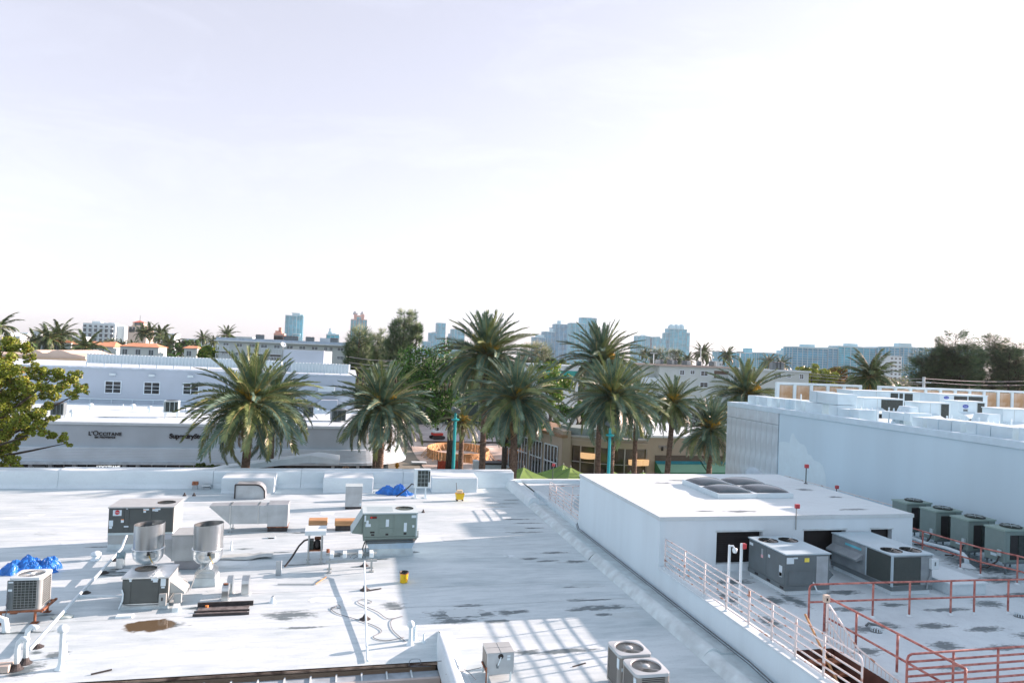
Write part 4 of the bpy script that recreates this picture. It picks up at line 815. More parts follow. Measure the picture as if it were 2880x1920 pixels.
# stair guard with pickets
t = thing('stair_railing', 'white picket guard following the stair down into the roof opening', 'railing', (12.8,16.25,ZN))
tp = [(0,0,1.02),(0,-.06,1.02),(0,-1.18,.33),(0,-2.56,.11),(0,-3.6,-.1)]; bt = [(0,0,.10),(0,-.06,.10),(0,-1.18,-.6),(0,-2.56,-.85),(0,-3.6,-1.1)]
MB().tube(tp, .025, 8).build('top_rail', WRAIL, t); MB().tube([(0,p_[1],p_[2]-.42) for p_ in tp], .02, 8).build('middle_rail', WRAIL, t); MB().tube(bt, .02, 8).build('bottom_rail', WRAIL, t)
me = MB().bar((0,0,0),(0,0,1),.016).mesh('picket', WRAIL)
def lin(pl, y):
    for a_, b_ in zip(pl, pl[1:]):
        if b_[1] <= y <= a_[1]: return a_[2]+(b_[2]-a_[2])*((a_[1]-y)/max(1e-6,a_[1]-b_[1]))
    return pl[-1][2]
for i in range(28):
    y = -.02-.13*i; z0_, z1_ = lin(bt, y), lin(tp, y); part('picket', me, t, (0,y,z0_), (0,0,0), (1,1,z1_-z0_))
MB().tube([(-.9,-.3,.9),(-1.0,-1.6,-.1),(-1.05,-2.6,-.9)], .03, 8).build('rusty_handrail', WOOD, t)
MB().bar((.04,.04,-.02),(.04,.04,1.0),.05).build('post', WRAIL, t)
# posts with lamps, cameras
def strobe(s_, x, y, z, yb, lab, zt=None, m_=RTUG):
    q = onz(s_,x,yb,z); h = hgt(s_,x,y,q)-z; t_ = thing('strobe_post', lab, 'post', q)
    MB().tube([(0,0,0),(0,0,h)], .025, 8).lathe([(.1,0),(.05,.04)],10).build('post', m_, t_); MB().box(-.07,.11,-.06,.06,h-.16,h+.02).build('strobe_lamp', REDS, t_, bevel=.02); return t_
strobe('4',1685,15,8.16,150,'dark post with a small red lamp at the far right edge of the penthouse roof')
strobe('3',1148,10,5.64,140,'grey post with a small red lamp beyond the far railing')
strobe('5',487,165,ZN+.9,215,'short post with a red lamp behind the penthouse')
q = ony('4',1620,480,22.2); h0 = ony('4',1625,305,22.2).z; t = thing('strobe_post', 'thin conduit with a red lamp rising above the penthouse front wall', 'post', (q.x,22.25,q.z)); MB().tube([(0,0,0),(0,0,h0-q.z)], .022, 8).build('conduit', RTUL, t); MB().box(-.06,.12,-.05,.05,h0-q.z-.12,h0-q.z+.04).build('strobe_lamp', REDS, t, bevel=.02)
q = onz('4',1128,1030,ZN); t = thing('camera_post', 'white post carrying a dome camera behind the near white railing', 'post', q); h = hgt('4',1135,585,q)-ZN
MB().bar((0,0,0),(0,0,h),.06).build('post', PVC, t); MB().tube([(0,0,h-.03),(.12,0,h-.03),(.16,0,h-.1)], .03, 8).build('arm', PVC, t); b = MB(); b.smooth = True; b.lathe([(.001,-.12),(.05,-.10),(.075,-.04),(.07,.03),(.001,.05)], 14, (.18,0,h-.14), cap=False); b.build('dome_camera', PVC, t)
q = onz('4',1212,1060,ZN); t = thing('strobe_post', 'white post with a red lamp next to the dome camera post', 'post', q); h = hgt('4',1230,575,q)-ZN
MB().bar((0,0,0),(0,0,h),.06).build('post', PVC, t); MB().box(.02,.14,-.06,.06,h-.16,h).build('strobe_lamp', REDS, t, bevel=.02); MB().tube([(.06,0,.05),(.1,0,.2),(.02,0,.25)], .025, 8).build('conduit_loop', PVC, t)
q = onz('5',512,1280,ZN); t = thing('sensor_post', 'dark post with a beige sensor box by the stair guard', 'post', (12.95,16.45,ZN)); MB().bar((0,0,0),(0,0,1.1),.05).build('post', SLATE, t); MB().box(-.12,.03,-.08,.05,1.0,1.2).build('sensor_box', mat('beige_plastic', (.55,.50,.42), .5), t, bevel=.015); MB().box(-.085,-.04,-.086,-.079,1.06,1.13).build('lens', BLACK, t)
def dish(lab, loc, r, az, el, zc=.0):
    t_ = thing('satellite_dish', lab, 'satellite dish', loc); b_ = MB(); b_.smooth = True; b_.lathe([(.001,0),(r*.4,.02*r/.4),(r*.75,.075*r/.4),(r,.14*r/.4),(r*1.01,.135*r/.4),(r*.75,.07*r/.4),(.001,-.012)], 24, cap=False); o = b_.build('reflector', mat('dish_grey', (.50,.52,.54), .5), t_); o.rotation_euler = (R_(90-el),0,az); o.location = (0,0,.55+zc)
    MB().tube([(0,0,0),(0,0,.55+zc)], .03, 8).build('mast', RTUL, t_); return t_
dish('grey satellite dish half hidden behind the penthouse left corner', (11.1,31.6,5.64), .36, R_(-60), 20, .4)
dish('grey satellite dish peeking over the far edge of the penthouse roof', (20.3,31.6,5.64), .45, R_(-10), 45, 1.75)
# roof drains
for s_, x, y, lab in (('5',770,1200,'ribbed dome roof drain left of the red railing feet'),('5',1790,1095,'ribbed dome roof drain at the right picture edge')):
    q = onz(s_,x,y,ZN); t = thing('roof_drain', lab, 'drain', q); b = MB().lathe([(.16,0),(.15,.02)], 16); b.build('ring', SLATE, t); b = MB()
    for k in range(12):
        a = 2*math.pi*k/12; b.tube([(.14*math.cos(a),.14*math.sin(a),.02),(.13*math.cos(a),.13*math.sin(a),.09),(.03*math.cos(a),.03*math.sin(a),.13)], .011, 5)
    b.build('strainer', PVC, t)
q = onz('g',0,0,ZN) if False else onz('5',735,1170,ZN); t = thing('hose_bib', 'small grey pipe elbow beside the left roof drain', 'pipe', q); MB().tube([(-.1,.1,0),(-.05,.05,.1),(.1,-.05,.08),(.15,-.1,.02)], .035, 8).build('elbow', SLATE, t)
# two big units
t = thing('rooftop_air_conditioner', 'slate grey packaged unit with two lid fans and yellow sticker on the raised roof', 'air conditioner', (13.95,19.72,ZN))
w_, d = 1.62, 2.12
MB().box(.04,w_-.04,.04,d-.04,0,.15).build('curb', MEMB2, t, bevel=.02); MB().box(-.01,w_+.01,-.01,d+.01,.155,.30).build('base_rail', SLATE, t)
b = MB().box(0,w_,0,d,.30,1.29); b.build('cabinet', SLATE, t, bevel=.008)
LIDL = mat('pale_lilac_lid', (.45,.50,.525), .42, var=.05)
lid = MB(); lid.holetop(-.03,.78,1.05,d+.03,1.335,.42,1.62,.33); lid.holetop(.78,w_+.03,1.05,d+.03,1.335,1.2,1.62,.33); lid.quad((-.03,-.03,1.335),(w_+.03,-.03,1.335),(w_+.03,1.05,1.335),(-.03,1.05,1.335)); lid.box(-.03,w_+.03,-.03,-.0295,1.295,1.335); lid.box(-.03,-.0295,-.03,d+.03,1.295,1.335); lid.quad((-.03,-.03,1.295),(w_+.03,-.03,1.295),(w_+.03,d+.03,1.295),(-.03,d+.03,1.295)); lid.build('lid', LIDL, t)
for fx in (.42,1.2): fan_set(t, (fx,1.62,1.335), .33, depth=.035)
for (ya,yb) in ((.03,1.05),(1.07,2.09)): MB().box(-.012,.004,ya,yb,.33,1.27).build('side_panel', SLATE, t, bevel=.003)
MB().box(.1,.95,-.012,.0,.36,.78).build('panel', SLATE, t, bevel=.003); MB().box(1.12,1.55,-.012,.0,.36,1.24).build('galvanised_panel', DUCT, t)
stickers(t, [(.15,1.12,.26,.2),(.34,1.20,.16,.05),(.76,1.13,.17,.13,mat('yellow_sticker', (.75,.68,.10), .5))], -.006)
for (y, z, a_, b_, mm) in ((.25,.72,.16,.36,STICK),(.25,.62,.14,.12,YELLOW),(1.95,1.14,.2,.09,STICK),(1.3,1.05,.1,.2,DUCT),(1.3,.9,.12,.1,mat('pink_sticker', (.7,.45,.47), .5)),(.9,1.02,.1,.1,STICK)): MB().box(-.018,-.012,y-a_/2,y+a_/2,z-b_/2,z+b_/2).build('sticker', mm, t)
for (y) in (.18,.9,1.6): MB().box(-.014,-.008,y-.1,y+.1,.19,.26).build('fork_slot', BLACK, t)
MB().extr([(w_+.01,.3,.9),(w_+.40,.3,.52),(w_+.1,.3,.25),(w_+.01,.3,.25)], (0,0,0), (0,1.0,0)).build('intake_hood', SLATE, t); MB().tube([(1.0,-.03,.42),(1.05,-.06,.3),(1.1,-.1,.16),(1.25,-.12,.12)], .025).build('drain_pipe', PVC, t)
t = thing('rooftop_air_conditioner', 'long grey unit with dark coil faces and two lid fans on the raised roof', 'air conditioner', (17.62,19.32,ZN))
w_, d = 1.58, 2.9
MB().box(.04,w_-.04,.04,d-.04,0,.15).build('curb', MEMB2, t, bevel=.02); MB().box(-.01,w_+.01,-.01,d+.01,.155,.30).build('base_rail', SLATE, t)
CGREY = mat('weathered_grey_paint', (.23,.285,.31), .5, var=.15, scale=2.5); MB().box(.01,w_-.01,.01,d-.01,.30,1.29).build('cabinet', CGREY, t)
lid = MB(); lid.holetop(-.03,.78,-.03,1.1,1.335,.42,.52,.34); lid.holetop(.78,w_+.03,-.03,1.1,1.335,1.18,.52,.34); lid.quad((-.03,1.1,1.335),(w_+.03,1.1,1.335),(w_+.03,d+.03,1.335),(-.03,d+.03,1.335)); lid.box(-.03,w_+.03,-.03,-.0295,1.295,1.335); lid.box(-.03,-.0295,-.03,d+.03,1.295,1.335); lid.quad((-.03,-.03,1.294),(w_+.03,-.03,1.294),(w_+.03,d+.03,1.294),(-.03,d+.03,1.294)); lid.build('lid', LIDL, t)
for fx in (.42,1.18): fan_set(t, (fx,.52,1.335), .34, depth=.036)
CF = mat('brown_coil', (.055,.075,.072), .5, .2, var=.12, scale=30)
MB().box(.07,1.10,-.012,.012,.34,1.24).build('coil', CF, t); MB().box(-.012,.012,.07,1.12,.34,1.26).build('coil', CF, t)
for (x, y) in ((0,0),): MB().bar((x,y,.3),(x,y,1.29),.06).build('corner_post', LIDL, t)
MB().box(1.12,1.56,-.012,.008,.32,1.27).build('panel', CGREY, t); MB().box(-.014,.012,1.15,1.2,.32,1.27).build('post', LIDL, t); MB().box(-.012,.008,1.22,d,.66,1.27).build('side_panel', CGREY, t); MB().box(-.012,.008,1.22,d,.33,.65).build('side_panel', CGREY, t)
MB().extr([(-.01,1.3,.98),(-.30,1.3,.80),(-.30,1.3,.74),(-.01,1.3,.80)], (0,0,0), (0,1.55,0)).build('intake_hood', CGREY, t); MB().box(-.018,-.012,1.4,2.2,1.08,1.16).build('cyan_label', mat('cyan_label', (.12,.50,.62), .5), t)
MB().box(1.42,1.70,-.14,-.014,.86,1.2).build('disconnect_box', WHITE, t, bevel=.012); MB().tube([(1.48,-.07,.86),(1.44,-.06,.6),(1.36,-.05,.4),(1.34,-.04,.2)], .025).build('conduit', CGREY, t); MB().box(1.53,1.58,-.146,-.14,.98,1.1).build('switch', SLATE, t)
t = thing('roof_curb', 'low long white box curb beside the unit with dark coils', 'roof curb', (19.75,19.1,ZN)); MB().box(0,1.42,0,2.0,0,.34).build('box', MEMB2, t, bevel=.02); MB().box(-.05,1.47,-.05,2.05,.342,.40).build('lid', MEMB2, t, bevel=.012)
# green condensers in a row
def green_unit(y, lab):
    t_ = thing('condenser_unit', lab, 'air conditioner', (24.0,y,ZN), 0, 'green condensers along the tall pale wall'); z0 = .42
    MB().box(0,1.3,0,.06,z0-.06,z0).box(0,1.3,.76,.82,z0-.06,z0).build('stand_frame', SLATE, t_)
    for (x, yy) in ((.1,.03),(1.2,.03),(.1,.79),(1.2,.79)): MB().bar((x,yy,0),(x,yy,z0-.06),.05).build('leg', SLATE, t_)
    b_ = MB().box(0,.10,0,.82,z0,z0+1.16).box(1.0,1.3,0,.82,z0,z0+1.16).box(.1,1.0,.03,.79,z0,z0+1.15); b_.build('cabinet', GREEN_U, t_, bevel=.008)
    MB().box(.28,.62,-.004,.03,z0+.1,z0+1.0).build('coil', BLACK, t_); MB().box(.66,.98,-.004,.03,z0+.1,z0+1.0).build('coil', COIL, t_); MB().box(.1,.26,-.004,.03,z0+.02,z0+1.1).build('panel', GREEN_U, t_)
    MB().box(-.03,1.33,-.03,.85,z0+1.162,z0+1.22).build('lid', mat('pale_green_lid', (.24,.35,.32), .5, var=.06), t_)
    f = MB(); f.lathe([(.36,z0+1.222),(.37,z0+1.27),(.33,z0+1.29)], 20, (.75,.41,0), cap=False); f.lathe([(.34,z0+1.23),(.001,z0+1.23)], 20, (.75,.41,0), cap=False); f.build('fan_ring', COIL, t_)
    b_ = MB()
    for k in range(4):
        a = math.pi*k/4; b_.bar((.75-.36*math.cos(a),.41-.36*math.sin(a),z0+1.29),(.75+.36*math.cos(a),.41+.36*math.sin(a),z0+1.29),.015)
    b_.build('fan_guard', SAGEL, t_)
    MB().box(-.06,.0,.1,.24,z0+.22,z0+.45).build('disconnect_box', SAGEL, t_); MB().box(-.008,0,.3,.55,z0+.16,z0+.26).build('sticker', STICK, t_); MB().tube([(-.05,.15,z0+.22),(-.1,.2,z0),(-.2,.5,.1),(-.25,.8,.05)], .03).build('line_set', TAR, t_)
for i, (y, lab) in enumerate(((25.6,'dull green condenser farthest along the tall pale wall'),(24.05,'second dull green condenser from the far end of the wall row'),(22.5,'third dull green condenser from the far end of the wall row'),(20.95,'dull green condenser nearest the right picture edge'))): green_unit(y, lab)
b = MB(); b.smooth = True
for dx in (0,.09): b.tube([(23.75+dx,25.4,6.5),(23.6+dx,24.2,6.5),(23.45+dx,23.0,6.62),(23.4+dx,22.2,6.62),(23.38+dx,22.0,6.5),(23.36+dx,21.95,6.2)], .055, 8)
t = thing('insulated_pipes', 'pair of white insulated pipes bending down before the green condensers', 'pipe', (0,0,0)); b.build('pipe', PVC, t); MB().lathe([(.3,0),(.2,.06),(.12,.12)], 12, (23.4,21.95,ZN)).build('boot', MEMB2, t)

# ================================================================== plant on the tall building
ZT = 10.67
WD = mat('white_duct_paint', (.66,.69,.71), .5, var=.07, scale=1.2)
def wduct(lab, segs, X=27.3, depth=1.3):
    """a run of painted duct boxes along the roof edge: each seg = sheet, xleft, xright, ytop"""
    t_ = None
    for (s_, xa, xb, yt, dx, bot) in segs:
        a = onx(s_, xa, yt, X+dx); b_ = onx(s_, xb, yt+(xb-xa)*.13, X+dx); y0_, y1_ = min(a.y,b_.y), max(a.y,b_.y)
        if t_ is None: t_ = thing('roof_duct', lab, 'duct', (X,y0_,ZT)); o = Vector((X,y0_,ZT))
        MB().box(dx,dx+depth,y0_-o.y+.01,y1_-o.y-.01,bot,(a.z+b_.z)/2-ZT).build('duct_section', WD, t_, bevel=.015)
    return t_
wduct('run of small white duct boxes on the street end of the tall building roof edge', [('G',20,160,355,0,.1),('G',205,345,380,.02,.1),('G',410,505,400,-.05,.1),('G',545,640,412,0,.1),('G',640,800,420,.35,.1),('G',810,910,440,.02,.1)])
wduct('tall white duct box rising above the others on the tall building roof edge', [('G',1040,1160,282,.07,.85),('G',1165,1510,300,.07,.85)])
wduct('scuffed white duct elbow under the tall duct box', [('G',970,1250,465,0,.08),('G',1355,1500,510,0,.08)])
wduct('grey-stained white duct section halfway along the tall building edge', [('G',1500,1700,570,0,.05),('G',1705,1860,580,.05,.05)])
wduct('long white duct on legs with open gap beneath on the tall building edge', [('H',0,125,555,.2,.42),('H',130,360,570,.2,.42),('H',365,470,585,.15,.42)])
wduct('run of white duct boxes nearest the right picture edge on the tall building', [('H',500,680,650,-.3,.05),('H',745,930,672,-.3,.05),('H',935,1150,690,-.25,.05),('H',1155,1310,712,-.3,.05),('H',1395,1560,735,-.35,.05),('H',1565,1800,760,-.3,.05),('H',1805,2170,790,-.35,.05),('H',2260,2420,830,-.35,.05)])
def wunit(lab, s_, xa, xb, yt, Y, d, coils=(), hood=None, logo=None, h=1.45, lid_lines=True):
    a, b_ = ony(s_, xa, yt, Y), ony(s_, xb, yt+(xb-xa)*.03, Y); W_ = b_.x-a.x; zt = (a.z+b_.z)/2-ZT
    if d < 0: d = max(1.0, min(3.6, onx(s_, -d, yt, a.x).y-Y))      # negative: sheet x of the far left corner
    t_ = thing('rooftop_air_conditioner', lab, 'air conditioner', (a.x,Y,ZT), 0, 'white packaged units on the tall building')
    MB().box(.05,W_-.05,.05,d-.05,0,max(.06,zt-h)).build('curb', CURBW, t_); MB().box(0,W_,0,d,max(.062,zt-h),zt-.05).build('cabinet', WD, t_, bevel=.012); MB().box(-.03,W_+.03,-.03,d+.03,zt-.048,zt).build('lid', WHITE, t_)
    for (u0,u1,v0,v1) in coils: MB().box(W_*u0,W_*u1,-.012,.004,zt-h*v1,zt-h*v0).build('coil', COIL, t_)
    for k in (.33,.66): MB().box(W_*k-.008,W_*k+.008,-.006,.002,max(.07,zt-h),zt-.06).build('seam', RTUL, t_)
    if hood:
        u0,u1 = hood; MB().extr([(W_*u0,0,zt-h*.42),(W_*u0,-.75,zt-h*.62),(W_*u0,-.70,zt-h*.66),(W_*u0,0,zt-h*.95)], (0,0,0), (W_*(u1-u0),0,0)).build('intake_hood', WD, t_)
        MB().extr([(W_*u0+.06,-.715,zt-h*.65),(W_*u0+.06,-.03,zt-h*.95),(W_*u0+.06,-.05,zt-h*.97),(W_*u0+.06,-.735,zt-h*.67)], (0,0,0), (W_*(u1-u0)-.12,0,0)).build('intake_screen', COIL, t_)
    if logo:
        u, v = logo; o = MB().lathe([(.2,-.005),(.2,.005)], 24).build('logo_oval', mat('logo_blue', (.01,.05,.40), .4), t_); o.matrix_local = Matrix.Translation((W_*u,-.016,zt-h*v)) @ Matrix.Rotation(math.pi/2,4,'X') @ Matrix.Diagonal((1,.5,1,1))
        lettering('logo_text', 'Carrier', .09, (W_*u,-.025,zt-h*v-.03), STICK, t_, ext=.002); MB().box(W_*u-.14,W_*u+.14,-.01,0,zt-h*v-.28,zt-h*v-.16).build('model_plate', SLATE, t_)
    return t_
wunit('white packaged unit behind the tall duct box, with coil end and hood', 'G', 1945, 2597, 400, 37.0, -1660, [(.43,.98,.06,.98)], (.0,.45))
wunit('far white packaged unit with tall dark coil columns before the fence', 'H', -480, 690, 218, 41.0, 1.6, [(.53,.635,.08,1),(.655,.705,.08,1),(.73,.845,.08,1)], (.0,.16))
wunit('white unit with intake hood and one dark coil, left of the logo unit', 'H', 640, 1135, 415, 31.2, -380, [(.69,.95,.05,1.0)], (.0,.58))
wunit('white unit with a blue oval logo above its intake hood', 'H', 1275, 1730, 395, 32.0, -1050, [(.68,.93,.06,1.1)], (.0,.62), (.24,.2))
wunit('white unit with blue oval logo and wide dark coils before the fence', 'H', 955, 1750, 278, 38.0, 1.6, [(.30,.575,.08,.9),(.60,.90,.08,.9)], None, (.14,.16))
wunit('white unit with intake hood cut by the right picture edge', 'H', 2010, 2560, 520, 26.6, -1660, [(.70,1.0,.05,1.0)], (.0,.56))
t = thing('roof_duct', 'white duct elbow in front of the hooded unit on the tall building', 'duct', (29.6,30.6,ZT)); a = ony('H',400,490,30.6); b_ = ony('H',600,640,30.6); MB().extr([(a.x-29.6-.3,0,.0),(b_.x-29.6,0,.0),(b_.x-29.6,0,a.z-ZT),(a.x-29.6+.3,0,a.z-ZT)], (0,0,0), (0,.8,0)).build('duct_section', WD, t, bevel=.02)
t = thing('roof_duct', 'white duct elbow in front of the edge-cut unit on the tall building', 'duct', (29.6,26.2,ZT)); a = ony('H',1720,610,26.2); b_ = ony('H',1960,740,26.2); MB().extr([(a.x-29.6-.3,0,.0),(b_.x-29.6,0,.0),(b_.x-29.6,0,a.z-ZT),(a.x-29.6+.2,0,a.z-ZT)], (0,0,0), (0,.8,0)).build('duct_section', WD, t, bevel=.02)
for i, (s_, x, y) in enumerate((('G',1890,540),('G',1980,560),('G',2065,560),('G',2160,575),('H',1080,640),('H',1150,630),('H',1280,660),('H',1395,640),('H',1510,670),('H',1600,670),('H',1750,710),('H',1835,730),('H',1935,730),('H',2140,690),('G',900,340),('H',120,500),('H',200,515),('H',300,520),('H',375,560))):
    q = onx(s_,x,y,28.3); o = MB().tube([(0,0,0),(0,0,q.z-ZT)], .04, 8).build('vent_pipe', PVC, None, loc=(28.3,q.y,ZT)); tag(o, 'thin white vent stub among the tall building ducts, %s of the row by distance order' % nth(i+1), 'pipe', 'vent stubs on the tall building')
# screen fence
ORG = mat('faded_orange_mesh', (.52,.33,.17), .8, var=.22, scale=1.6, c2=(.60,.50,.40), detail=8, lo=.4, hi=.75)
def fence(lab, xa, xb, n):
    t_ = thing('screen_fence', lab, 'fence', (xa,43.5,ZT)); wp = (xb-xa)/n; ht_ = 12.5-ZT
    pm = MB().box(-.12,.12,-.1,.1,0,ht_-.16).mesh('post', WHITE); sm = MB().box(.12,wp-.12,-.02,.02,.05,ht_-.2).mesh('screen_panel', ORG)
    for i in range(n+1): part('post', pm, t_, (i*wp,0,0))
    for i in range(n): part('screen_panel', sm, t_, (i*wp,0,0))
    MB().box(-.12,xb-xa+.12,-.11,.11,ht_-.158,ht_).build('top_rail', WHITE, t_, bevel=.01)
fence('short white-framed fence with faded orange screens at the tall roof corner', 29.6, 36.4, 5)
fence('long white-framed fence with faded orange screens behind the rooftop units', 38.1, 55.5, 13)
# ================================================================== shops across the street
YF, YU = 62.0, 80.0
def fz(s_, x, y, Y=YF): return ony(s_, x, y, Y)
sb = thing('shop_building', 'long grey two-storey shop building with a rounded corner across the street', 'building', (0,YF,0))
def bw(b_, name, m_, **k): return b_.build(name, m_, sb, **k)
LB = Vector((0,YF,0))
XC = .6; RC = 4.0; arc = [(XC+RC*math.sin(R_(a)), RC-RC*math.cos(R_(a))) for a in range(0,91,6)]
def band(y_off, z0_, z1_, xl=-70., back=18.0, tp=0.):
    o = [(xl,-y_off)] + [(XC+(RC+y_off)*math.sin(R_(a)), RC-(RC+y_off)*math.cos(R_(a))) for a in range(0,91,5)] + [(XC+RC+y_off,back),(xl,back)]
    return o
b = MB(); b.prism(band(0,0,0), 4.8, 6.62); bw(b, 'facade_wall', GREYW)
b = MB(); b.prism(band(.12,0,0), 6.624, 6.84); bw(b, 'coping', WHITE)
b = MB(); b.prism(band(-.35,0,0), 6.70, 6.86) if False else b.prism(band(-.4,0,0)[1:-1]+[(-70,18.0),(-70,.4)], 6.845, 6.86); bw(b, 'terrace_roof', stained('terrace_membrane', (.78,.78,.79), (.45,.47,.5), [(-20,66,2,.5),(-14,67,3,.6),(-3,66,2.5,.6),(-8,70,2,.8)], None, amount=.6))
RIB = mat('pale_blue_ribbed_metal', (.60,.72,.78), .5, var=.06, scale=.6)
for i in range(9):                       # ribbed eyebrow, one slat per rib
    b = MB(); z0_ = 3.80+i*.115; b.prism(band(.75-.055*i,0,0,back=6), z0_, z0_+.10); bw(b, 'canopy_slat', RIB)
b = MB(); b.prism(band(.95,0,0,back=6), 3.57, 3.79); bw(b, 'canopy_edge', mat('canopy_grey', (.50,.53,.56), .6))
b = MB(); b.prism(band(-.6,0,0,back=6), 0, 3.565); bw(b, 'shopfront_glass', GLASS_D)
pm = MB().box(-.13,.13,.18,.58,0,3.56).mesh('pillar', GREYW); tm = MB().box(-.035,.035,.5,.58,0,3.56).mesh('mullion', RTUL)
xp = [fz('A',x,1490).x for x in (65,260,440,655,1110,1230)] + [fz('B',x,1490).x for x in (1395,1620,1760)]
for x in xp: part('pillar', pm, sb, (x,0,0))
for x in [fz('A',x,1490).x for x in (165,350,550,760,960,1350,1480,1600,1730)]: part('mullion', tm, sb, (x,0,0))
a = fz('A',948,1195); INK = mat('black_letters', (.012,.012,.014), .45)
def word(parts, xc, width, z, parent, m_, yv=-.05, ext=.03):
    """letters set side by side at their own sizes, then fitted to a width"""
    ms = [(text_mesh(tx, sz, ext, bd, sp), tx) for tx, sz, bd, sp in parts]; x = 0; out = []
    for me_, tx in ms:
        lo_ = min(v.co.x for v in me_.vertices); hi_ = max(v.co.x for v in me_.vertices); out.append((me_, x-lo_, hi_-lo_)); x += hi_-lo_+.07
    k_ = width/(x-.07)
    for me_, off, w0 in out: me_.materials.append(m_); part('sign_letters', me_, parent, (xc-width/2+off*k_, yv, z), (math.pi/2,0,0), (k_,k_,1))
word([("L'",.62,.006,1.),("O",.74,.0,1.),("CCITANE",.52,.004,1.08)], a.x, 2.40, fz('A',948,1196).z, sb, INK)
word([("EN PROVENCE",.25,.006,1.15)], a.x, 1.5, fz('A',948,1220).z, sb, INK)
a = fz('A',1680,1225); word([("SuperdryStore",.6,.022,.96)], (fz('A',1525,1222).x+fz('A',1880,1222).x)/2, fz('A',1880,1222).x-fz('A',1525,1222).x, fz('A',1680,1222).z, sb, INK)
a = fz('A',990,1478); lettering('sign_letters', "L'OCCITANE", .30, (a.x,-.40,3.2), mat('white_letters', (.8,.8,.8), .5, emit=((1,1,1),.3)), sb, ext=.02, bold=.008)
a = fz('A',395,1500); lettering('sign_letters', "Oslo", .35, (a.x,.45,3.2), STICK, sb, ext=.01)
a = fz('A',310,1500); part('hanging_sign', MB().box(-.6,.6,.3,.36,2.75,3.45).mesh('hanging_sign', SLATE), sb, (a.x,0,0)); lettering('sign_letters', "Q", .35, (a.x-.3,.28,3.0), STICK, sb, ext=.01)
a = fz('B',1510,1478); lettering('sign_letters', "4D", .5, (a.x,-.42,3.1), mat('brass_letters', (.35,.25,.15), .4), sb, ext=.02, bold=.02)
# upper storey
xl, xr = -70, ony('B',1600,690,YU).x; zt = 10.5
b = MB(); b.box(xl,xr,18,40,6.8,zt); bw(b, 'upper_wall', mat('lilac_grey_stucco', (.50,.50,.545), .8, var=.05, scale=.4, bump=.1, bscale=10)); b = MB(); b.box(xl,xr+.1,17.9,40,zt+.002,zt+.14); bw(b, 'upper_coping', mat('lilac_coping', (.62,.62,.65), .7))
FRW = mat('white_frame', (.72,.72,.74), .5)
def window(parent, xa, xb, za, zb, y, nx_=2, nz=3, glass=GLASS_D, fw_=.09):
    f = MB(); f.box(xa-fw_,xb+fw_,y-.05,y+.03,za-fw_,za); f.box(xa-fw_,xb+fw_,y-.05,y+.03,zb,zb+fw_); f.box(xa-fw_,xa,y-.05,y+.03,za,zb); f.box(xb,xb+fw_,y-.05,y+.03,za,zb)
    o = f.build('window', FRW, parent); MB().box(xa,xb,y-.012,y+.02,za,zb).build('pane', glass, o)
    m_ = MB()
    for i in range(1,nx_): m_.box(xa+(xb-xa)*i/nx_-.035,xa+(xb-xa)*i/nx_+.035,y-.04,y-.013,za,zb)
    for i in range(1,nz): m_.box(xa,xb,y-.035,y-.014,za+(zb-za)*i/nz-.02,za+(zb-za)*i/nz+.02)
    if nx_ > 1 or nz > 1: m_.build('mullion', FRW, o)
    return o
for (xa, xb, ya, yb) in ((947,1088,715,810),(1297,1436,725,820),(1650,1786,733,823)):
    p_, q = ony('A',xa,yb,YU), ony('A',xb,ya,YU); window(sb, p_.x, q.x, p_.z, q.z, 17.99)
for (x, y) in ((1020,647),(1372,657),(1720,665)):
    q = ony('A',x,y,YU); MB().box(q.x-.28,q.x+.28,17.6,17.98,q.z-.12,q.z+.12).build('scupper', WHITE, sb, bevel=.02)
q = ony('B',1340,778,YU); MB().box(q.x-.9,q.x+.9,17.3,17.98,q.z-.3,q.z+.3).build('wall_box', WHITE, sb, bevel=.03)
MB().tube([(-40,17.9,7.35),(-9,17.9,7.3)], .06, 8).build('wall_pipe', PVC, sb)
b = MB()
for k in range(16): b.tube([(-40+2*k,17.85,6.87),(-40+2*k,17.85,7.33)], .03, 6)
b.build('wall_pipe_clips', PVC, sb)
def corr_screen(lab, x0_, x1_, Y, z0_, z1_, legs=True):
    t_ = thing('roof_screen', lab, 'screen', (x0_,Y,z0_)); n = int((x1_-x0_)/.34); st = (x1_-x0_)/n
    me_ = MB().add([(0,0,0),(.07,-.09,0),(.20,-.09,0),(.27,0,0),(st,0,0)]+[(0,0,z1_-z0_),(.07,-.09,z1_-z0_),(.20,-.09,z1_-z0_),(.27,0,z1_-z0_),(st,0,z1_-z0_)], [(i,i+1,6+i,5+i) for i in range(4)]).mesh('corrugation', WHITE)
    for i in range(n): part('corrugation', me_, t_, (i*st,0,0))
    MB().box(0,x1_-x0_,.02,.1,z1_-z0_-.1,z1_-z0_-.02).box(0,x1_-x0_,.02,.1,.1,.18).build('frame_rail', WHITE, t_)
    pm_ = MB().box(-.06,.06,.02,.14,-(z0_-10.64),.1).mesh('post', WHITE)
    for i in range(0, n, 5): part('post', pm_, t_, (i*st,0,0))
    return t_
a0, a1 = ony('A',782,480,82), ony('B',948,530,82); corr_screen('long corrugated white roof screen above the shop upper storey', a0.x, a1.x, 82.0, 10.95, 11.95)
a0, a1 = ony('B',1022,560,81.0), ony('B',1555,560,81.0); corr_screen('short corrugated white roof screen at the right end of the shop roof', a0.x, a1.x, 81.0, 10.75, 11.85)
a0, a1, a2 = ony('B',952,435,84), ony('B',1316,432,84), ony('B',1388,432,84)
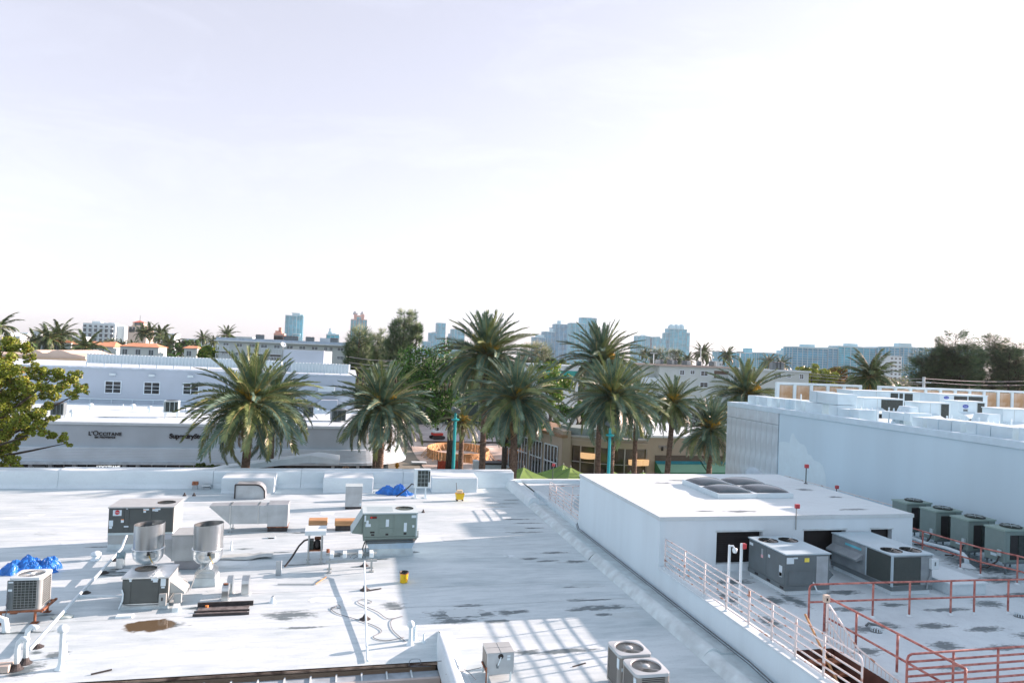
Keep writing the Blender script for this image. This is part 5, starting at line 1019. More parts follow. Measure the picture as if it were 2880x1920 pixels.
t = thing('stair_tower', 'plain lilac stucco stair tower rising behind the short roof screen', 'tower', (a0.x,84,10.5)); MB().box(0,a1.x-a0.x,0,3,-.0,a0.z-10.5+.15).build('wall', MATS['lilac_grey_stucco'], t); MB().extr([(a1.x-a0.x+.002,.0,0),(a1.x-a0.x+.85,0.9,0),(a1.x-a0.x+.85,3,0),(a1.x-a0.x+.002,3,0)], (0,0,0), (0,0,a0.z-10.5+.12)).build('side_wall', MATS['lilac_grey_stucco'], t)
# terrace plant
def acbox(lab, s_, x, yt, yb, w_, Y, zb, m_=SAGEL, legs=.5):
    p_ = ony(s_,x,yb,Y); q = ony(s_,x,yt,Y); t_ = thing('condenser_unit', lab, 'air conditioner', (p_.x,Y,zb), .12)
    MB().box(-w_/2,w_/2,-w_/2,w_/2,legs,legs+1.0).build('casing', m_, t_, bevel=.03); MB().box(-w_/2+.08,w_/2-.08,-w_/2-.01,-w_/2,legs+.08,legs+.92).build('coil', COIL, t_)
    for i in range(3): MB().box(-w_/2+.3*w_*i+.12,-w_/2+.3*w_*i+.16,-w_/2-.02,-w_/2-.01,legs+.06,legs+.94).build('louvre_bar', m_, t_)
    for (x_, y_) in ((-1,-1),(1,-1),(-1,1),(1,1)): MB().bar((x_*w_*.4,y_*w_*.4,0),(x_*w_*.4,y_*w_*.4,legs),.06).build('leg', PVC, t_)
    MB().lathe([(w_*.4,legs+1.0),(w_*.38,legs+1.03),(.01,legs+1.02)],16,cap=False).build('fan_ring', BLACK, t_)
acbox('pale condenser on tall white legs on the shop terrace, left of the first palm', 'A', 1545, 885, 965, 1.2, 66.5, 6.86)
acbox('dark condenser on the shop terrace beside the yellow-green tree', 'A', 525, 915, 1000, .95, 64.5, 6.86, SLATE, .25); acbox('dark condenser on the shop terrace right of the first palm', 'B', 1175, 920, 990, .9, 69, 6.86, SLATE, .1); acbox('largest dark condenser on the shop terrace beside the second palm', 'B', 1440, 920, 1060, 1.3, 66, 6.86, SLATE, .1)
for i, (s_, x, y, lab) in enumerate((('A',815,965,'white mushroom vent near the middle of the shop terrace'),('A',1195,970,'white mushroom vent between the terrace windows'),('A',1348,990,'white mushroom vent left of the pale terrace condenser'),('A',650,1030,'white mushroom vent near the front edge of the shop terrace'),('B',1250,1000,'low white vent on the terrace between the dark condensers'))):
    q = onz(s_,x,y,6.86); t = thing('roof_vent', lab, 'vent', q); MB().tube([(0,0,0),(0,0,.4)],.1,10).build('neck', PVC, t); MB().lathe([(.22,.35),(.26,.45),(.16,.58),(.01,.62)],14).build('cap', PVC, t)
b = MB()
for s_, x, y in (('A',785,1005),('A',1105,985),('A',1670,985),('B',70,985),('B',1300,1000)):
    q = onz(s_,x,y,6.86); o = MB().tube([(0,0,0),(0,0,.7)], .05, 8).build('vent_pipe', PVC, None, loc=q); tag(o, 'thin white pipe on the shop terrace, %s from the left' % nth(len([q_ for q_ in bpy.data.objects if q_.get('group') == 'terrace pipes'])+1), 'pipe', 'terrace pipes')
t = thing('terrace_ramp', 'grey sloped stair bulkhead on the shop terrace beside the second palm', 'bulkhead', (0,78,6.86)); p0_, p1_, p2_ = ony('B',1205,945,78), ony('B',1290,882,78), ony('B',1440,885,78); MB().extr([(p0_.x,0,0),(p2_.x,0,0),(p2_.x,0,p2_.z-6.86),(p1_.x,0,p1_.z-6.86),(p0_.x,0,p0_.z-6.86)], (0,0,0), (0,1.8,0)).build('casing', MATS['lilac_grey_stucco'], t)
# ---------- street canopy: folded white plate
t = thing('street_canopy', 'white folded concrete street canopy poking above the parapet', 'canopy', (0,50,0))
pl, pk, pr_, pb_ = [ony('B',x,y,50) for x,y in ((150,1520),(1235,1380),(1450,1420),(1330,1515))]
b = MB(); b.add([(pl.x,0,pl.z),(pk.x-.3,0,pk.z),(pl.x+1,6,pl.z-.5),(pk.x,6,pk.z-.6)], [(0,1,3,2)]); b.add([(pl.x,0,pl.z-.25),(pk.x-.3,0,pk.z-.45),(pl.x+1,6,pl.z-.75),(pk.x,6,pk.z-.9)], [(2,3,1,0)]); b.quad((pl.x,0,pl.z-.25),(pk.x-.3,0,pk.z-.45),(pk.x-.3,0,pk.z),(pl.x,0,pl.z)); b.build('left_plate', WHITE, t)
b = MB(); b.add([(pk.x-.29,.02,pk.z),(pr_.x,.02,pr_.z),(pk.x,6,pk.z-.6),(pr_.x,6,pr_.z-.5),(pk.x-.29,.02,pk.z-.45),(pr_.x,.02,pr_.z-.3),(pk.x,6,pk.z-.9),(pr_.x,6,pr_.z-.8)], [(0,1,3,2),(6,7,5,4),(4,5,1,0),(5,7,3,1),(7,6,2,3)]); b.build('right_plate', WHITE, t)
b = MB(); b.extr([(pl.x+1.5,-.02,pl.z-.3),(pb_.x,-.02,pb_.z-.1),(pb_.x-.35,-.02,pk.z-1.05),(pl.x+2,-.02,pl.z+.05)], (0,0,0), (0,-2.2,0)); b.build('front_fold', WHITE, t)
for x in (pl.x+2.2, pb_.x-1.0): MB().tube([(x,2.5,0),(x,2.5,pl.z-.3)], .16, 12).build('column', WHITE, t)
# ---------- restaurant with curved glass
rs = thing('restaurant_building', 'tan restaurant with bowed dark glass front and stepped cornice across the street', 'building', (0,64,0))
TAN = mat('tan_render', (.36,.33,.265), .8, var=.06, scale=.6, bump=.08)  # darkened: shade of the palms is put into the wall colour
xa, xb = 22.0, 29.2; n = 24; bow = []
for i in range(n+1):
    u_ = i/n; x = xa+(xb-xa)*u_; bow.append((x, 2.6*(1-u_)**2.2 - .5*math.sin(math.pi*u_)))
def bowband(off, z0_, z1_, back=6.):
    o = [(x, y-off) for x, y in bow] + [(xb,back),(xa,back)]; b_ = MB(); b_.prism(o, z0_, z1_); return b_
bowband(-.25,0,4.9).build('curved_glass', mat('restaurant_glass', (.035,.04,.03), .07, var=.5, scale=.5, c2=(.10,.09,.05)), rs); bowband(0,4.9,5.35,6).build('cornice', TAN, rs); bowband(.22,5.352,5.5,6).build('cornice_moulding', TAN, rs); bowband(.05,5.502,5.75,6).build('cornice', TAN, rs); bowband(.3,5.752,5.9,6).build('cornice_moulding', mat('slate_moulding', (.35,.38,.37), .6), rs); bowband(-.6,5.9,6.6,6).build('parapet', mat('sea_green_wall', (.20,.27,.26), .7), rs); bowband(.0,0,.5,6).build('plinth', TAN, rs)
MUL = mat('steel_mullion', (.35,.37,.36), .4, .5)
for i in (0,3,7,12,16,20,24): x, y = bow[i]; MB().box(x-.05,x+.05,y+.1,y+.24,.5,4.9).build('mullion', MUL, rs)
for z in (1.8,3.3): b = MB(); b.tube([(x,y+.2,z) for x,y in bow], .05, 6); b.build('transom', MUL, rs)
DR = mat('warm_lampshade', (.35,.26,.14), .7, emit=((1,.6,.3),.25))
for (i, z) in ((5,4.0),(20,3.6),(22,3.6)):
    x, y = bow[i]; MB().lathe([(.75,-.25),(.78,.25)],16).build('drum_lampshade', DR, rs, loc=(x,y+.12,z))
for x_ in (xa-.55,): MB().box(x_-.3,x_+.55,2.4,6,0,6.3).build('pillar', TAN, rs)
MB().box(xb,29.25+16,.1,14,0,6.05).build('wall', TAN, rs); MB().box(xb-.02,46,-.1,14,6.052,6.25).build('roof', MEMB2, rs)
MB().box(30.1,46,.0,.12,3.72,4.28).build('awning_recess', mat('recess_brown', (.10,.085,.065), .8), rs)
MB().box(30.1,46,.02,.12,0,3.7).build('shopfront_glass', GLASS_D, rs)
for k in range(9): MB().box(30.9+1.7*k,31.1+1.7*k,-.05,.02,0,3.5).build('shopfront_pier', TAN, rs)
a = ony('K',690,470,64); lettering('sign_letters', "BANANA", .42, (a.x+.5,.06,a.z-.15), mat('grey_letters', (.30,.31,.31), .5), rs, ext=.02, bold=.01)
MB().box(30.75,30.9,-.08,.1,4.75,5.15).build('wall_lamp', BLACK, rs)
# side wall running back from the corner
A_, B_ = onz('J',1000,330,5.5), onz('J',470,180,5.5); dv = (B_-A_); L_ = 15.2; dv.z = 0; dv.normalize(); ang = math.atan2(dv.y, dv.x)
sw = thing('restaurant_wing', 'tan restaurant side wing with tall white-framed windows running up the side street', 'building', (xa-.9, 66.4, 0), ang)
MB().box(0,L_,-5,-.0,0,5.6).build('wall', TAN, sw); MB().box(-.1,L_,-5.1,.15,5.602,5.9).build('cornice', mat('brown_cornice', (.25,.17,.10), .7), sw)
for k in range(4):
    x0_ = .8+3.6*k; f = MB(); f.box(x0_,x0_+2.9,.0,.06,.6,4.6); o = f.build('window', GLASS_D, sw); m_ = MB()
    for i in range(5): m_.box(x0_+2.9*i/4-.05,x0_+2.9*i/4+.05,.06,.12,.6,4.6)
    for z in (.6,2.9,4.6): m_.box(x0_-.05,x0_+2.95,.06,.13,z-.06,z+.06)
    m_.build('frame', FRW, o)
# awnings
for (s0,s1,lab) in ((30.1,35.0,'left green shop awning with a teal top band next to the restaurant'),(35.15,40.5,'right green shop awning reaching behind the marble wall corner')):
    t = thing('awning', lab, 'awning', (s0,64,0)); w_ = s1-s0; GA = mat('green_awning', (.20,.42,.30), .7, var=.05, scale=1); GD = mat('dark_green_awning', (.02,.16,.08), .7)
    MB().extr([(0,0,3.70),(0,-1.5,2.85),(0,-1.5,2.83),(0,0,3.66)], (0,0,0), (w_,0,0)).build('canvas', GA, t); MB().extr([(-.002,.0,3.74),(-.002,-.42,3.50),(-.002,-.40,3.485),(-.002,0,3.71)], (0,0,0), (w_+.004,0,0)).build('top_band', mat('teal_band', (.01,.22,.28), .7), t); MB().box(0,w_,-1.53,-1.50,2.60,2.86).build('valance', GD, t)
    for x in (-.004,w_): MB().extr([(x,0,3.68),(x,-1.5,2.84),(x,-1.5,2.62),(x,0,2.62)], (0,0,0), (.005,0,0)).build('side_flap', GD, t)
# parasols
def parasol(lab, s_, x, y, Y, half, m_):
    q = ony(s_,x,y,Y); t_ = thing('parasol', lab, 'parasol', (q.x,Y,0), .35, 'green cafe parasols'); zt_ = q.z; ze = zt_-.95; b_ = MB()
    ring = [(half*sx,half*sy) for sx, sy in ((-1,-1),(0,-1.02),(1,-1),(1.02,0),(1,1),(0,1.02),(-1,1),(-1.02,0))]; k = 4; vs_ = [(0,0,zt_-.06)]
    for j in range(1,k+1):
        u_ = j/k; vs_ += [(px_*u_, py_*u_, zt_-.06-(zt_-ze)*u_**.85 + (-.05*math.sin(math.pi*u_) if i % 2 else 0)) for i, (px_, py_) in enumerate(ring)]
    fs = [(0,1+i,1+(i+1)%8) for i in range(8)] + [(1+(j-1)*8+i,1+j*8+i,1+j*8+(i+1)%8,1+(j-1)*8+(i+1)%8) for j in range(1,k) for i in range(8)]
    b_.add(vs_, fs); nb = len(vs_); val = [(px_,py_,ze-.06) for px_,py_ in ring]+[(px_*1.0,py_*1.0,ze-.28) for px_,py_ in ring]; b_.add(val, [(i,(i+1)%8,8+(i+1)%8,8+i) for i in range(8)]); b_.build('canopy', m_, t_)
    MB().tube([(0,0,0),(0,0,zt_+.05)], .035, 8).build('pole', SLATE, t_); MB().lathe([(.06,zt_-.04),(.05,zt_+.06),(.01,zt_+.12)],10).build('finial', RTUL, t_); MB().box(-.35,.35,-.35,.35,0,.08).build('base', SLATE, t_)
    r_ = MB()
    for px_, py_ in ring: r_.bar((0,0,zt_-.12),(px_*.98,py_*.98,ze-.08),.02)
    r_.build('ribs', SLATE, t_)
LIME = mat('lime_canvas', (.22,.40,.10), .75, var=.08, scale=1.2, trans=.25)
parasol('lime green parasol nearest the parapet corner', 'J', 195, 655, 59, 1.9, LIME); parasol('lime green parasol behind the lamp post left of the penthouse', 'J', 970, 655, 59, 1.9, LIME); parasol('lime green parasol half hidden behind its neighbours beside the dark palm trunk', 'J', 850, 615, 62, 1.7, LIME); parasol('lime green parasol showing its top behind the turquoise post', 'J', 1655, 712, 60, 1.9, LIME); parasol('lime green parasol farthest right before the tan wall', 'J', 2170, 735, 59.5, 1.8, LIME); parasol('lime green parasol just left of the farthest right one', 'J', 1960, 733, 62, 1.6, LIME)
# turquoise lamp posts
TURQ = mat('turquoise_paint', (.015,.38,.42), .4, var=.05)
def lamp(lab, s_, top, xc, Y):
    q = ony(s_,xc,top,Y); t_ = thing('street_lamp', lab, 'street lamp', (q.x,Y,0)); h = q.z
    MB().lathe([(.17,0),(.14,.4),(.13,h*.5),(.10,h-.55)],8).build('pole', TURQ, t_); MB().lathe([(.11,h-.56),(.26,h-.50),(.32,h-.42),(.10,h-.34),(.09,h-.05),(.07,h+.05)],12).build('collar', TURQ, t_); o = MB().box(-.30,.30,-.22,.22,0,.30).build('lamp_head', SLATE, t_, bevel=.04, loc=(-.05,0,h+.12)); o.rotation_euler = (.2,.35,.3); MB().tube([(0,0,h),(0,0,h+.16)],.07,8).build('neck', SLATE, t_)
lamp('turquoise lamp post with a square floodlight head before the circular formwork', 'C', 1000, 900, 50); lamp('turquoise lamp post standing among the palms in front of the restaurant', 'D', 1135, 532, 44.2)
# ---------- construction site
fr = thing('formwork_ring', 'round timber formwork ring with leaning braces on the dug-up side street', 'formwork', (14.4,90.2,.1)); PLY = mat('plywood_board', (.50,.30,.14), .8, var=.2, scale=2)
n = 56; me = MB().box(-.24,.24,-.04,.04,0,1.15).mesh('board', PLY); me2 = MB().bar((0,-.05,.85),(0,-.85,.0),.09,.06).mesh('brace', mat('pine_brace', (.60,.42,.24), .8, var=.15)); me3 = MB().bar((0,.05,.85),(0,.8,.0),.09,.06).mesh('brace', MATS['pine_brace'])
for i in range(n):
    a = 2*math.pi*i/n; x, y = 4.0*math.cos(a), 5.6*math.sin(a); rz = math.atan2(5.6*math.cos(a), -4.0*math.sin(a)) + math.pi
    part('board', me, fr, (x,y,0), (0,0,rz)); part('brace', me2 if i % 2 else me3, fr, (x,y,0), (0,0,rz+math.pi*(math.cos(rz) < 0 and 0)))
b = MB(); b.lathe([(3.85,.12),(2.5,.18),(.01,.22)],30,cap=False); o = b.build('inner_fill', DIRT, fr); o.scale = (1,1.4,1)
rn = random.Random(4)
for i in range(9): 
    o = MB().box(-.7,.7,-.08,.08,0,.06).build('loose_plank', PLY, fr, loc=(1.0+rn.uniform(-1,1),-1+rn.uniform(-1.2,1.2),.2+i*.03)); o.rotation_euler = (0,0,rn.uniform(-.8,.8))
ex = thing('mini_excavator', 'small red and white excavator parked on the side street', 'excavator', (13.6,106,.45), .3)
EW = mat('excavator_white', (.70,.70,.68), .4); ER = mat('excavator_red', (.45,.04,.03), .4)
for s_ in (-.6,.6): MB().extr([(-1.0,s_-.18,.1),(-.8,s_-.18,0),(.8,s_-.18,0),(1.0,s_-.18,.1),(1.0,s_-.18,.4),(.8,s_-.18,.5),(-.8,s_-.18,.5),(-1.0,s_-.18,.4)], (0,0,0), (0,.36,0)).build('track', BLACK, ex)
MB().box(-.8,.75,-.65,.65,.55,.95).build('body', ER, ex, bevel=.08); MB().box(-.8,.3,-.6,.6,.952,1.3).build('engine_cover', EW, ex, bevel=.08)
for (x, y) in ((-.5,-.5),(.4,-.5),(-.5,.5),(.4,.5)): MB().bar((x,y,1.0),(x*.9,y,2.3),.07).build('roll_bar', EW, ex)
MB().box(-.6,.55,-.6,.6,2.3,2.4).build('canopy', EW, ex, bevel=.03); MB().bar((.7,0,.8),(1.6,0,1.9),.18,.22).build('boom', EW, ex); MB().bar((1.6,0,1.9),(2.3,0,.8),.14,.18).build('arm', EW, ex); MB().extr([(2.1,-.25,.9),(2.5,-.25,.7),(2.4,-.25,.3),(2.0,-.25,.45)], (0,0,0), (0,.5,0)).build('bucket', SLATE, ex); MB().box(-.3,.1,-.3,.3,1.3,1.75).build('seat', BLACK, ex, bevel=.05)
q = onz('C',372,1508,0); t = thing('fire_hydrant', 'yellow fire hydrant at the edge of the dug-up street', 'fire hydrant', (q.x,q.y,0)); HY = mat('hydrant_yellow', (.75,.36,.02), .5)
b = MB(); b.smooth = True; b.lathe([(.26,.0),(.26,.06),(.16,.08),(.16,.62),(.22,.64),(.22,.70),(.17,.78),(.08,.86),(.06,.94)],16); b.build('barrel', HY, t)
for rx in ((0,R_(90),0),(R_(90),0,0)): MB().lathe([(.09,-.26),(.09,.26)],12).build('outlet', HY, t).matrix_local = Matrix.Translation((0,0,.5)) @ (Matrix.Rotation(R_(90),4,'Y') if rx[1] else Matrix.Rotation(R_(90),4,'X'))
OM = mat('orange_mesh', (.55,.10,.05), .8, var=.25, scale=4)
for (s0,s1,lab,yv) in ((735,910,'orange plastic safety fence left of the turquoise post',1500),(905,965,'short orange safety fence right of the turquoise post',1500),(1230,1440,'orange plastic safety fence near the green parasols',1490)):
    p_, q = onz('C',s0,yv+15,0), onz('C',s1,yv+5,0); t = thing('safety_fence', lab, 'fence', p_); d_ = q-p_; n = 8; b = MB()
    b.add([(d_.x*i/n, d_.y*i/n+.05*math.sin(i*2), z*(1-.12*abs(math.sin(i*1.7)))) for i in range(n+1) for z in (.05,1.2)], [(2*i,2*i+2,2*i+3,2*i+1) for i in range(n)]); o = b.build('mesh_net', OM, t); sm = o.modifiers.new('solid','SOLIDIFY'); sm.thickness = .02
    for i in (0,4,8): MB().bar((d_.x*i/n,d_.y*i/n,0),(d_.x*i/n,d_.y*i/n,1.35),.04).build('stake', SLATE, t)
q = onz('C',868,1285,0); t = thing('traffic_cone', 'red traffic cone on the sand beside the formwork ring', 'cone', (q.x,q.y,.1)); MB().lathe([(.2,.03),(.17,.05),(.03,.8)],14).build('cone', mat('cone_red', (.6,.06,.03), .5), t); MB().box(-.24,.24,-.24,.24,0,.03).build('base', BLACK, t)
t = thing('site_hut', 'low white plastic tank behind the palm trunks at the site edge', 'tank', (onz('C',1150,1510,0).x, 75.5, 0)); MB().box(-1.5,1.6,-.8,.8,0,1.55).build('body', mat('white_tarp', (.62,.66,.68), .6, var=.08), t, bevel=.06); MB().box(-1.5,1.6,-.85,.85,1.553,1.75).build('lid', BLACK, t); MB().box(-2.1,-1.52,-.5,.5,.9,1.9).build('box', WHITE, t)
t = thing('concrete_slab', 'loose pale concrete slab on the sand left of the ring', 'slab', onz('C',570,1450,.1)); MB().box(-.9,.9,-.5,.5,0,.22).build('slab', CURBW, t, bevel=.03)
GF = mat('dark_green_mesh', (.03,.06,.05), .8, var=.2); p_, q = onz('J',100,470,0), onz('J',660,690,0); t = thing('site_fence', 'dark green mesh site fence running along the restaurant wing', 'fence', (q.x,q.y,0)); d_ = p_-q
for i in range(6): b = MB(); b.extr([(d_.x*i/6,d_.y*i/6,.1),(d_.x*(i+.97)/6,d_.y*(i+.97)/6,.1),(d_.x*(i+.97)/6,d_.y*(i+.97)/6,1.9),(d_.x*i/6,d_.y*i/6,1.9)], (0,0,0), (-.03,.03,0)); b.build('mesh_panel', GF, t); MB().bar((d_.x*i/6,d_.y*i/6,0),(d_.x*i/6,d_.y*i/6,2.0),.05).build('post', RTUL, t)
t = thing('site_fence', 'dark green mesh fence closing the far end of the side street', 'fence', (8,128,0))
for i in range(9): MB().box(3.2*i,3.2*i+3.1,0,.04,.1,4.2).build('mesh_panel', GF, t); MB().bar((3.2*i,-.05,0),(3.2*i,-.05,4.3),.08).build('post', RTUL, t)
# ================================================================== palms and trees
def leafmat(name, c, c2, rough=.5, trans=.22, scale=1.5):
    return mat(name, c, rough, var=.25, scale=scale, c2=c2, trans=trans, lo=.3, hi=.7, detail=3)
PF = leafmat('date_palm_leaf', (.036,.10,.070), (.17,.29,.21), .36, .12); PFY = leafmat('date_palm_leaf_warm', (.08,.145,.045), (.26,.34,.14), .36, .14); PRACH = mat('palm_rachis', (.26,.24,.10), .5, var=.2)
CF_ = leafmat('coconut_leaf', (.035,.085,.030), (.10,.17,.06), .4, .2); PBARK = mat('date_palm_bark', (.13,.10,.075), .9, var=.4, scale=6, bump=.6, bscale=10); CBARK = mat('coconut_bark', (.24,.21,.18), .9, var=.25, scale=5, bump=.3)
DEADP = mat('dry_leaf_base', (.30,.17,.06), .8, var=.35, scale=6); STALK = mat('flower_stalk_orange', (.52,.36,.05), .6, var=.25, scale=4)
def frond_mesh(name, L, droop, nl, ll, vang, seed, m_, width=.034, sag=.0, n=14, twist=0.):
    rn = random.Random(seed); b = MB(); pts = []; p = Vector((0,0,0)); side = rn.uniform(-.12,.12)
    for i in range(n+1):
        u_ = i/n; a = -R_(droop)*(u_**1.5); d = Vector((math.cos(a), side*u_, math.sin(a))).normalized(); pts.append((p.copy(), d)); p = p + d*(L/n)
    b.m(1).tube([q[0] for q in pts], [.030*(1-.85*i/n)+.004 for i in range(n+1)], 5); b.m(0)
    for k in range(nl):
        u_ = .10+.90*(k+.5)/nl; f = u_*n; i = min(int(f), n-1); p0_, d0 = pts[i]; p1_ = pts[i+1][0]; q = p0_.lerp(p1_, f-i); up = Vector((-d0.z,0,d0.x)).normalized(); sd = d0.cross(up).normalized()
        prof = min(1, u_*4+.35)*(1-.62*u_**2.2)
        for s_ in (-1, 1):
            if rn.random() < .04: continue
            va = R_(vang+rn.uniform(-14,14)); fo = R_(38+22*u_+rn.uniform(-9,9)); l_ = ll*prof*rn.uniform(.82,1.1)
            dr = (d0*math.sin(fo) + (sd*s_*math.cos(va)+up*math.sin(va))*math.cos(fo)).normalized()
            wv = d0.cross(dr).cross(dr).normalized()*width*.5*rn.uniform(.8,1.25); mid = q+dr*l_*.5+Vector((0,0,-sag*l_*.12)); tip = q+dr*l_+Vector((0,0,-sag*l_*.5))
            b.add([q-wv*.5, q+wv*.5, mid+wv, tip, mid-wv], [(0,1,2,4),(4,2,3)])
    return b.mesh(name, [m_, PRACH])
FR = {}
for i, (dr_, vg) in enumerate(((20,28),(38,26),(55,24),(75,20),(95,14))):
    FR['d',i] = frond_mesh('frond', 3.1, dr_, 72, .56, vg, i+1, PF, .036, .25); FR['w',i] = frond_mesh('frond', 3.1, dr_, 72, .56, vg, i+21, PFY, .036, .25)
    FR['c',i] = frond_mesh('frond', 3.0, dr_+25, 34, .70, -6, i+41, CF_, .09, .9)
for i in (3,4): FR['b',i] = frond_mesh('dead_frond', 3.1, 90, 50, .42, 5, i+61, leafmat('dry_palm_leaf', (.20,.13,.05), (.34,.25,.12), .6, .1), .03, .5)
def date_palm(lab, s_, x, y, Y, R, zb=0., lean=(0,0), n=60, seed=0, tr=.24, warm=.0, trunk=True, trunkpx=None):
    rn = random.Random(seed); warm = min(.8, warm+rn.uniform(.05,.3)); top_ = rn.uniform(78,90); spread = rn.uniform(118,138); pw = rn.uniform(.8,1.1); q = ony(s_, x, y, Y); h = q.z-zb; t_ = thing('date_palm', lab, 'palm tree', (q.x-lean[0], Y-lean[1], zb), 0, 'date palms along the street')
    n = int(n*rn.uniform(1.35,1.75)); sc_ = R/2.62; nz = int(h/.13); b = MB(); b.smooth = False; pts_ = []; rr = []
    for i in range(nz*2+1):
        u_ = i/(nz*2); z = h*u_-.1*sc_; pts_.append((lean[0]*u_**1.4, lean[1]*u_**1.4, z)); rr.append(tr*(1.08-.28*min(1,u_*1.3)+(.06 if i % 2 else -.03))*rn.uniform(.96,1.05)*(1+.35*max(0,(u_-.9)*6)))
    b.tube(pts_, rr, 12); b.build('trunk', PBARK, t_)
    cx_, cy_ = lean
    for i in range(n):
        u_ = (i+.5)/n; el = top_-spread*u_**pw+rn.uniform(-7,7); az = i*137.508+rn.uniform(-14,14); k = min(4, max(0, int(u_*4.2+rn.uniform(-.5,.6)))); s2 = sc_*(.80+.26*min(1,u_*1.8))*rn.uniform(.9,1.08)
        if el < -25: s2 *= .9
        me_ = FR['w' if rn.random() < warm else 'd', k]; o = part('frond', me_, t_, (cx_, cy_, h)); o.rotation_euler = (rn.uniform(-.6,.6), -R_(el), R_(az)); o.rotation_mode = 'XYZ'; o.scale = (s2,s2,s2)
    for i in range(rn.randint(2,7)):
        o = part('dead_frond', FR['b', rn.randint(3,4)], t_, (cx_, cy_, h-.25)); o.rotation_euler = (rn.uniform(-.5,.5), R_(rn.uniform(35,62)), R_(rn.uniform(0,360))); s2 = sc_*rn.uniform(.6,.8); o.scale = (s2,s2,s2)
    b = MB()
    for i in range(26):
        a = rn.uniform(0,6.28); el = R_(rn.uniform(20,75)); d = Vector((math.cos(a)*math.cos(el), math.sin(a)*math.cos(el), math.sin(el))); o_ = Vector((cx_,cy_,h-.2)); b.tube([o_, o_+d*.45*sc_, o_+d*.8*sc_+Vector((0,0,-.03))], [.035,.03,.012], 5)
    b.build('leaf_bases', PRACH, t_)
    b = MB(); nst = rn.randint(7,11); az0 = rn.uniform(3.6,5.6)
    for i in range(nst):
        a = az0+rn.uniform(-1.1,1.1); el = R_(rn.uniform(15,60)); d = Vector((math.cos(a)*math.cos(el), math.sin(a)*math.cos(el), math.sin(el))); o_ = Vector((cx_,cy_,h)); e_ = o_+d*.55*sc_
        b.tube([o_, e_], [.02,.035], 5)
        for j in range(9): dd = (d+Vector((rn.uniform(-.45,.45),rn.uniform(-.45,.45),rn.uniform(-.3,.4)))).normalized(); b.tube([e_, e_+dd*.46*sc_], [.05,.02], 4)
    b.build('flower_stalks', STALK, t_)
    b = MB()
    for i in range(40): a = rn.uniform(0,6.28); z = h-rn.uniform(.1,.9)*sc_; r_ = tr*.95; b.tube([(cx_+r_*math.cos(a),cy_+r_*math.sin(a),z),(cx_+(r_+.14)*math.cos(a),cy_+(r_+.14)*math.sin(a),z+.14)], [.05,.02], 4)
    b.build('cut_stubs', DEADP, t_)
    return t_
date_palm('big date palm with orange flower stalks in front of the grey shops', 'F', 578, 925, 46.5, 3.75, 0, (.35,0), 66, 1, .30, .55)
date_palm('date palm half hidden behind the big one at the shops', 'F', 628, 925, 55, 3.0, 0, (0,0), 50, 2, .26, .3)
date_palm('date palm with twin trunk before the rounded shop corner', 'F', 878, 935, 50, 3.35, 0, (0,0), 64, 3, .30, .1)
date_palm('slim date palm behind the twin-trunk one at the rounded corner', 'F', 866, 955, 56, 2.4, 0, (0,0), 40, 13, .22, .1)
date_palm('date palm standing in front, left of the green parasols', 'F', 1185, 915, 46.5, 3.35, 0, (0,0), 66, 4, .30, .15)
date_palm('tallest date palm rising behind the front one at centre', 'F', 1118, 818, 57, 3.9, 0, (0,0), 64, 5, .28, .25)
date_palm('short date palm with low fronds behind the turquoise post', 'F', 1062, 968, 60, 1.9, 0, (0,0), 30, 6, .26, .3)
date_palm('date palm in front of the restaurant beside the turquoise post', 'F', 1408, 912, 46.5, 3.3, 0, (0,0), 66, 7, .30, .15)
date_palm('taller date palm behind the restaurant one', 'F', 1382, 832, 57, 3.6, 0, (0,0), 60, 8, .26, .2)
date_palm('date palm with drooping orange stalks behind the restaurant pair', 'F', 1462, 935, 58, 2.9, 0, (0,0), 52, 9, .24, .35)
date_palm('small leaning date palm before the tan wall and awning', 'F', 1548, 925, 50, 2.35, 0, (.55,0), 48, 10, .24, .3)
date_palm('low date palm in front of the awnings by the marble wall', 'F', 1632, 985, 50, 2.75, 0, (0,0), 54, 11, .24, .1)
date_palm('broad date palm behind the marble wall corner', 'F', 1716, 905, 58, 3.7, 0, (-1.2,0), 58, 12, .26, .2)
def coconut(lab, s_, x, y, Y, R, n=18, seed=0, tr=.16, group='coconut palms in the background', kind='c', lean=0., cb=None):
    rn = random.Random(seed+100); q = ony(s_, x, y, Y); h = q.z; t_ = thing('coconut_palm', lab, 'palm tree', (q.x-lean,Y,0), 0, group); sc_ = R/2.6
    b = MB(); b.smooth = True; b.tube([(lean*u_**1.6,0,h*u_) for u_ in (0,.2,.4,.6,.8,1)], [tr*1.4,tr*1.1,tr,tr*.95,tr*.9,tr*.9], 8); b.build('trunk', CBARK, t_)
    for i in range(n):
        u_ = (i+.5)/n; el = 78-105*u_+rn.uniform(-8,8); o = part('frond', FR[kind, min(4,int(u_*4.5))], t_, (lean,0,h)); o.rotation_euler = (rn.uniform(-.4,.4), -R_(el), R_(i*137.5+rn.uniform(-15,15))); s2 = sc_*rn.uniform(.85,1.1); o.scale = (s2,s2,s2)
    if cb: 
        b = MB()
        for i in range(30): a = rn.uniform(0,6.28); b.tube([(lean,0,h-.1),(lean+math.cos(a)*.7,math.sin(a)*.7,h-rn.uniform(.3,1.0)),(lean+math.cos(a)*.9,math.sin(a)*.9,h-rn.uniform(1.2,2.0))], [.06,.12,.03], 4)
        b.build('fruit_bunches', cb, t_)
    return t_
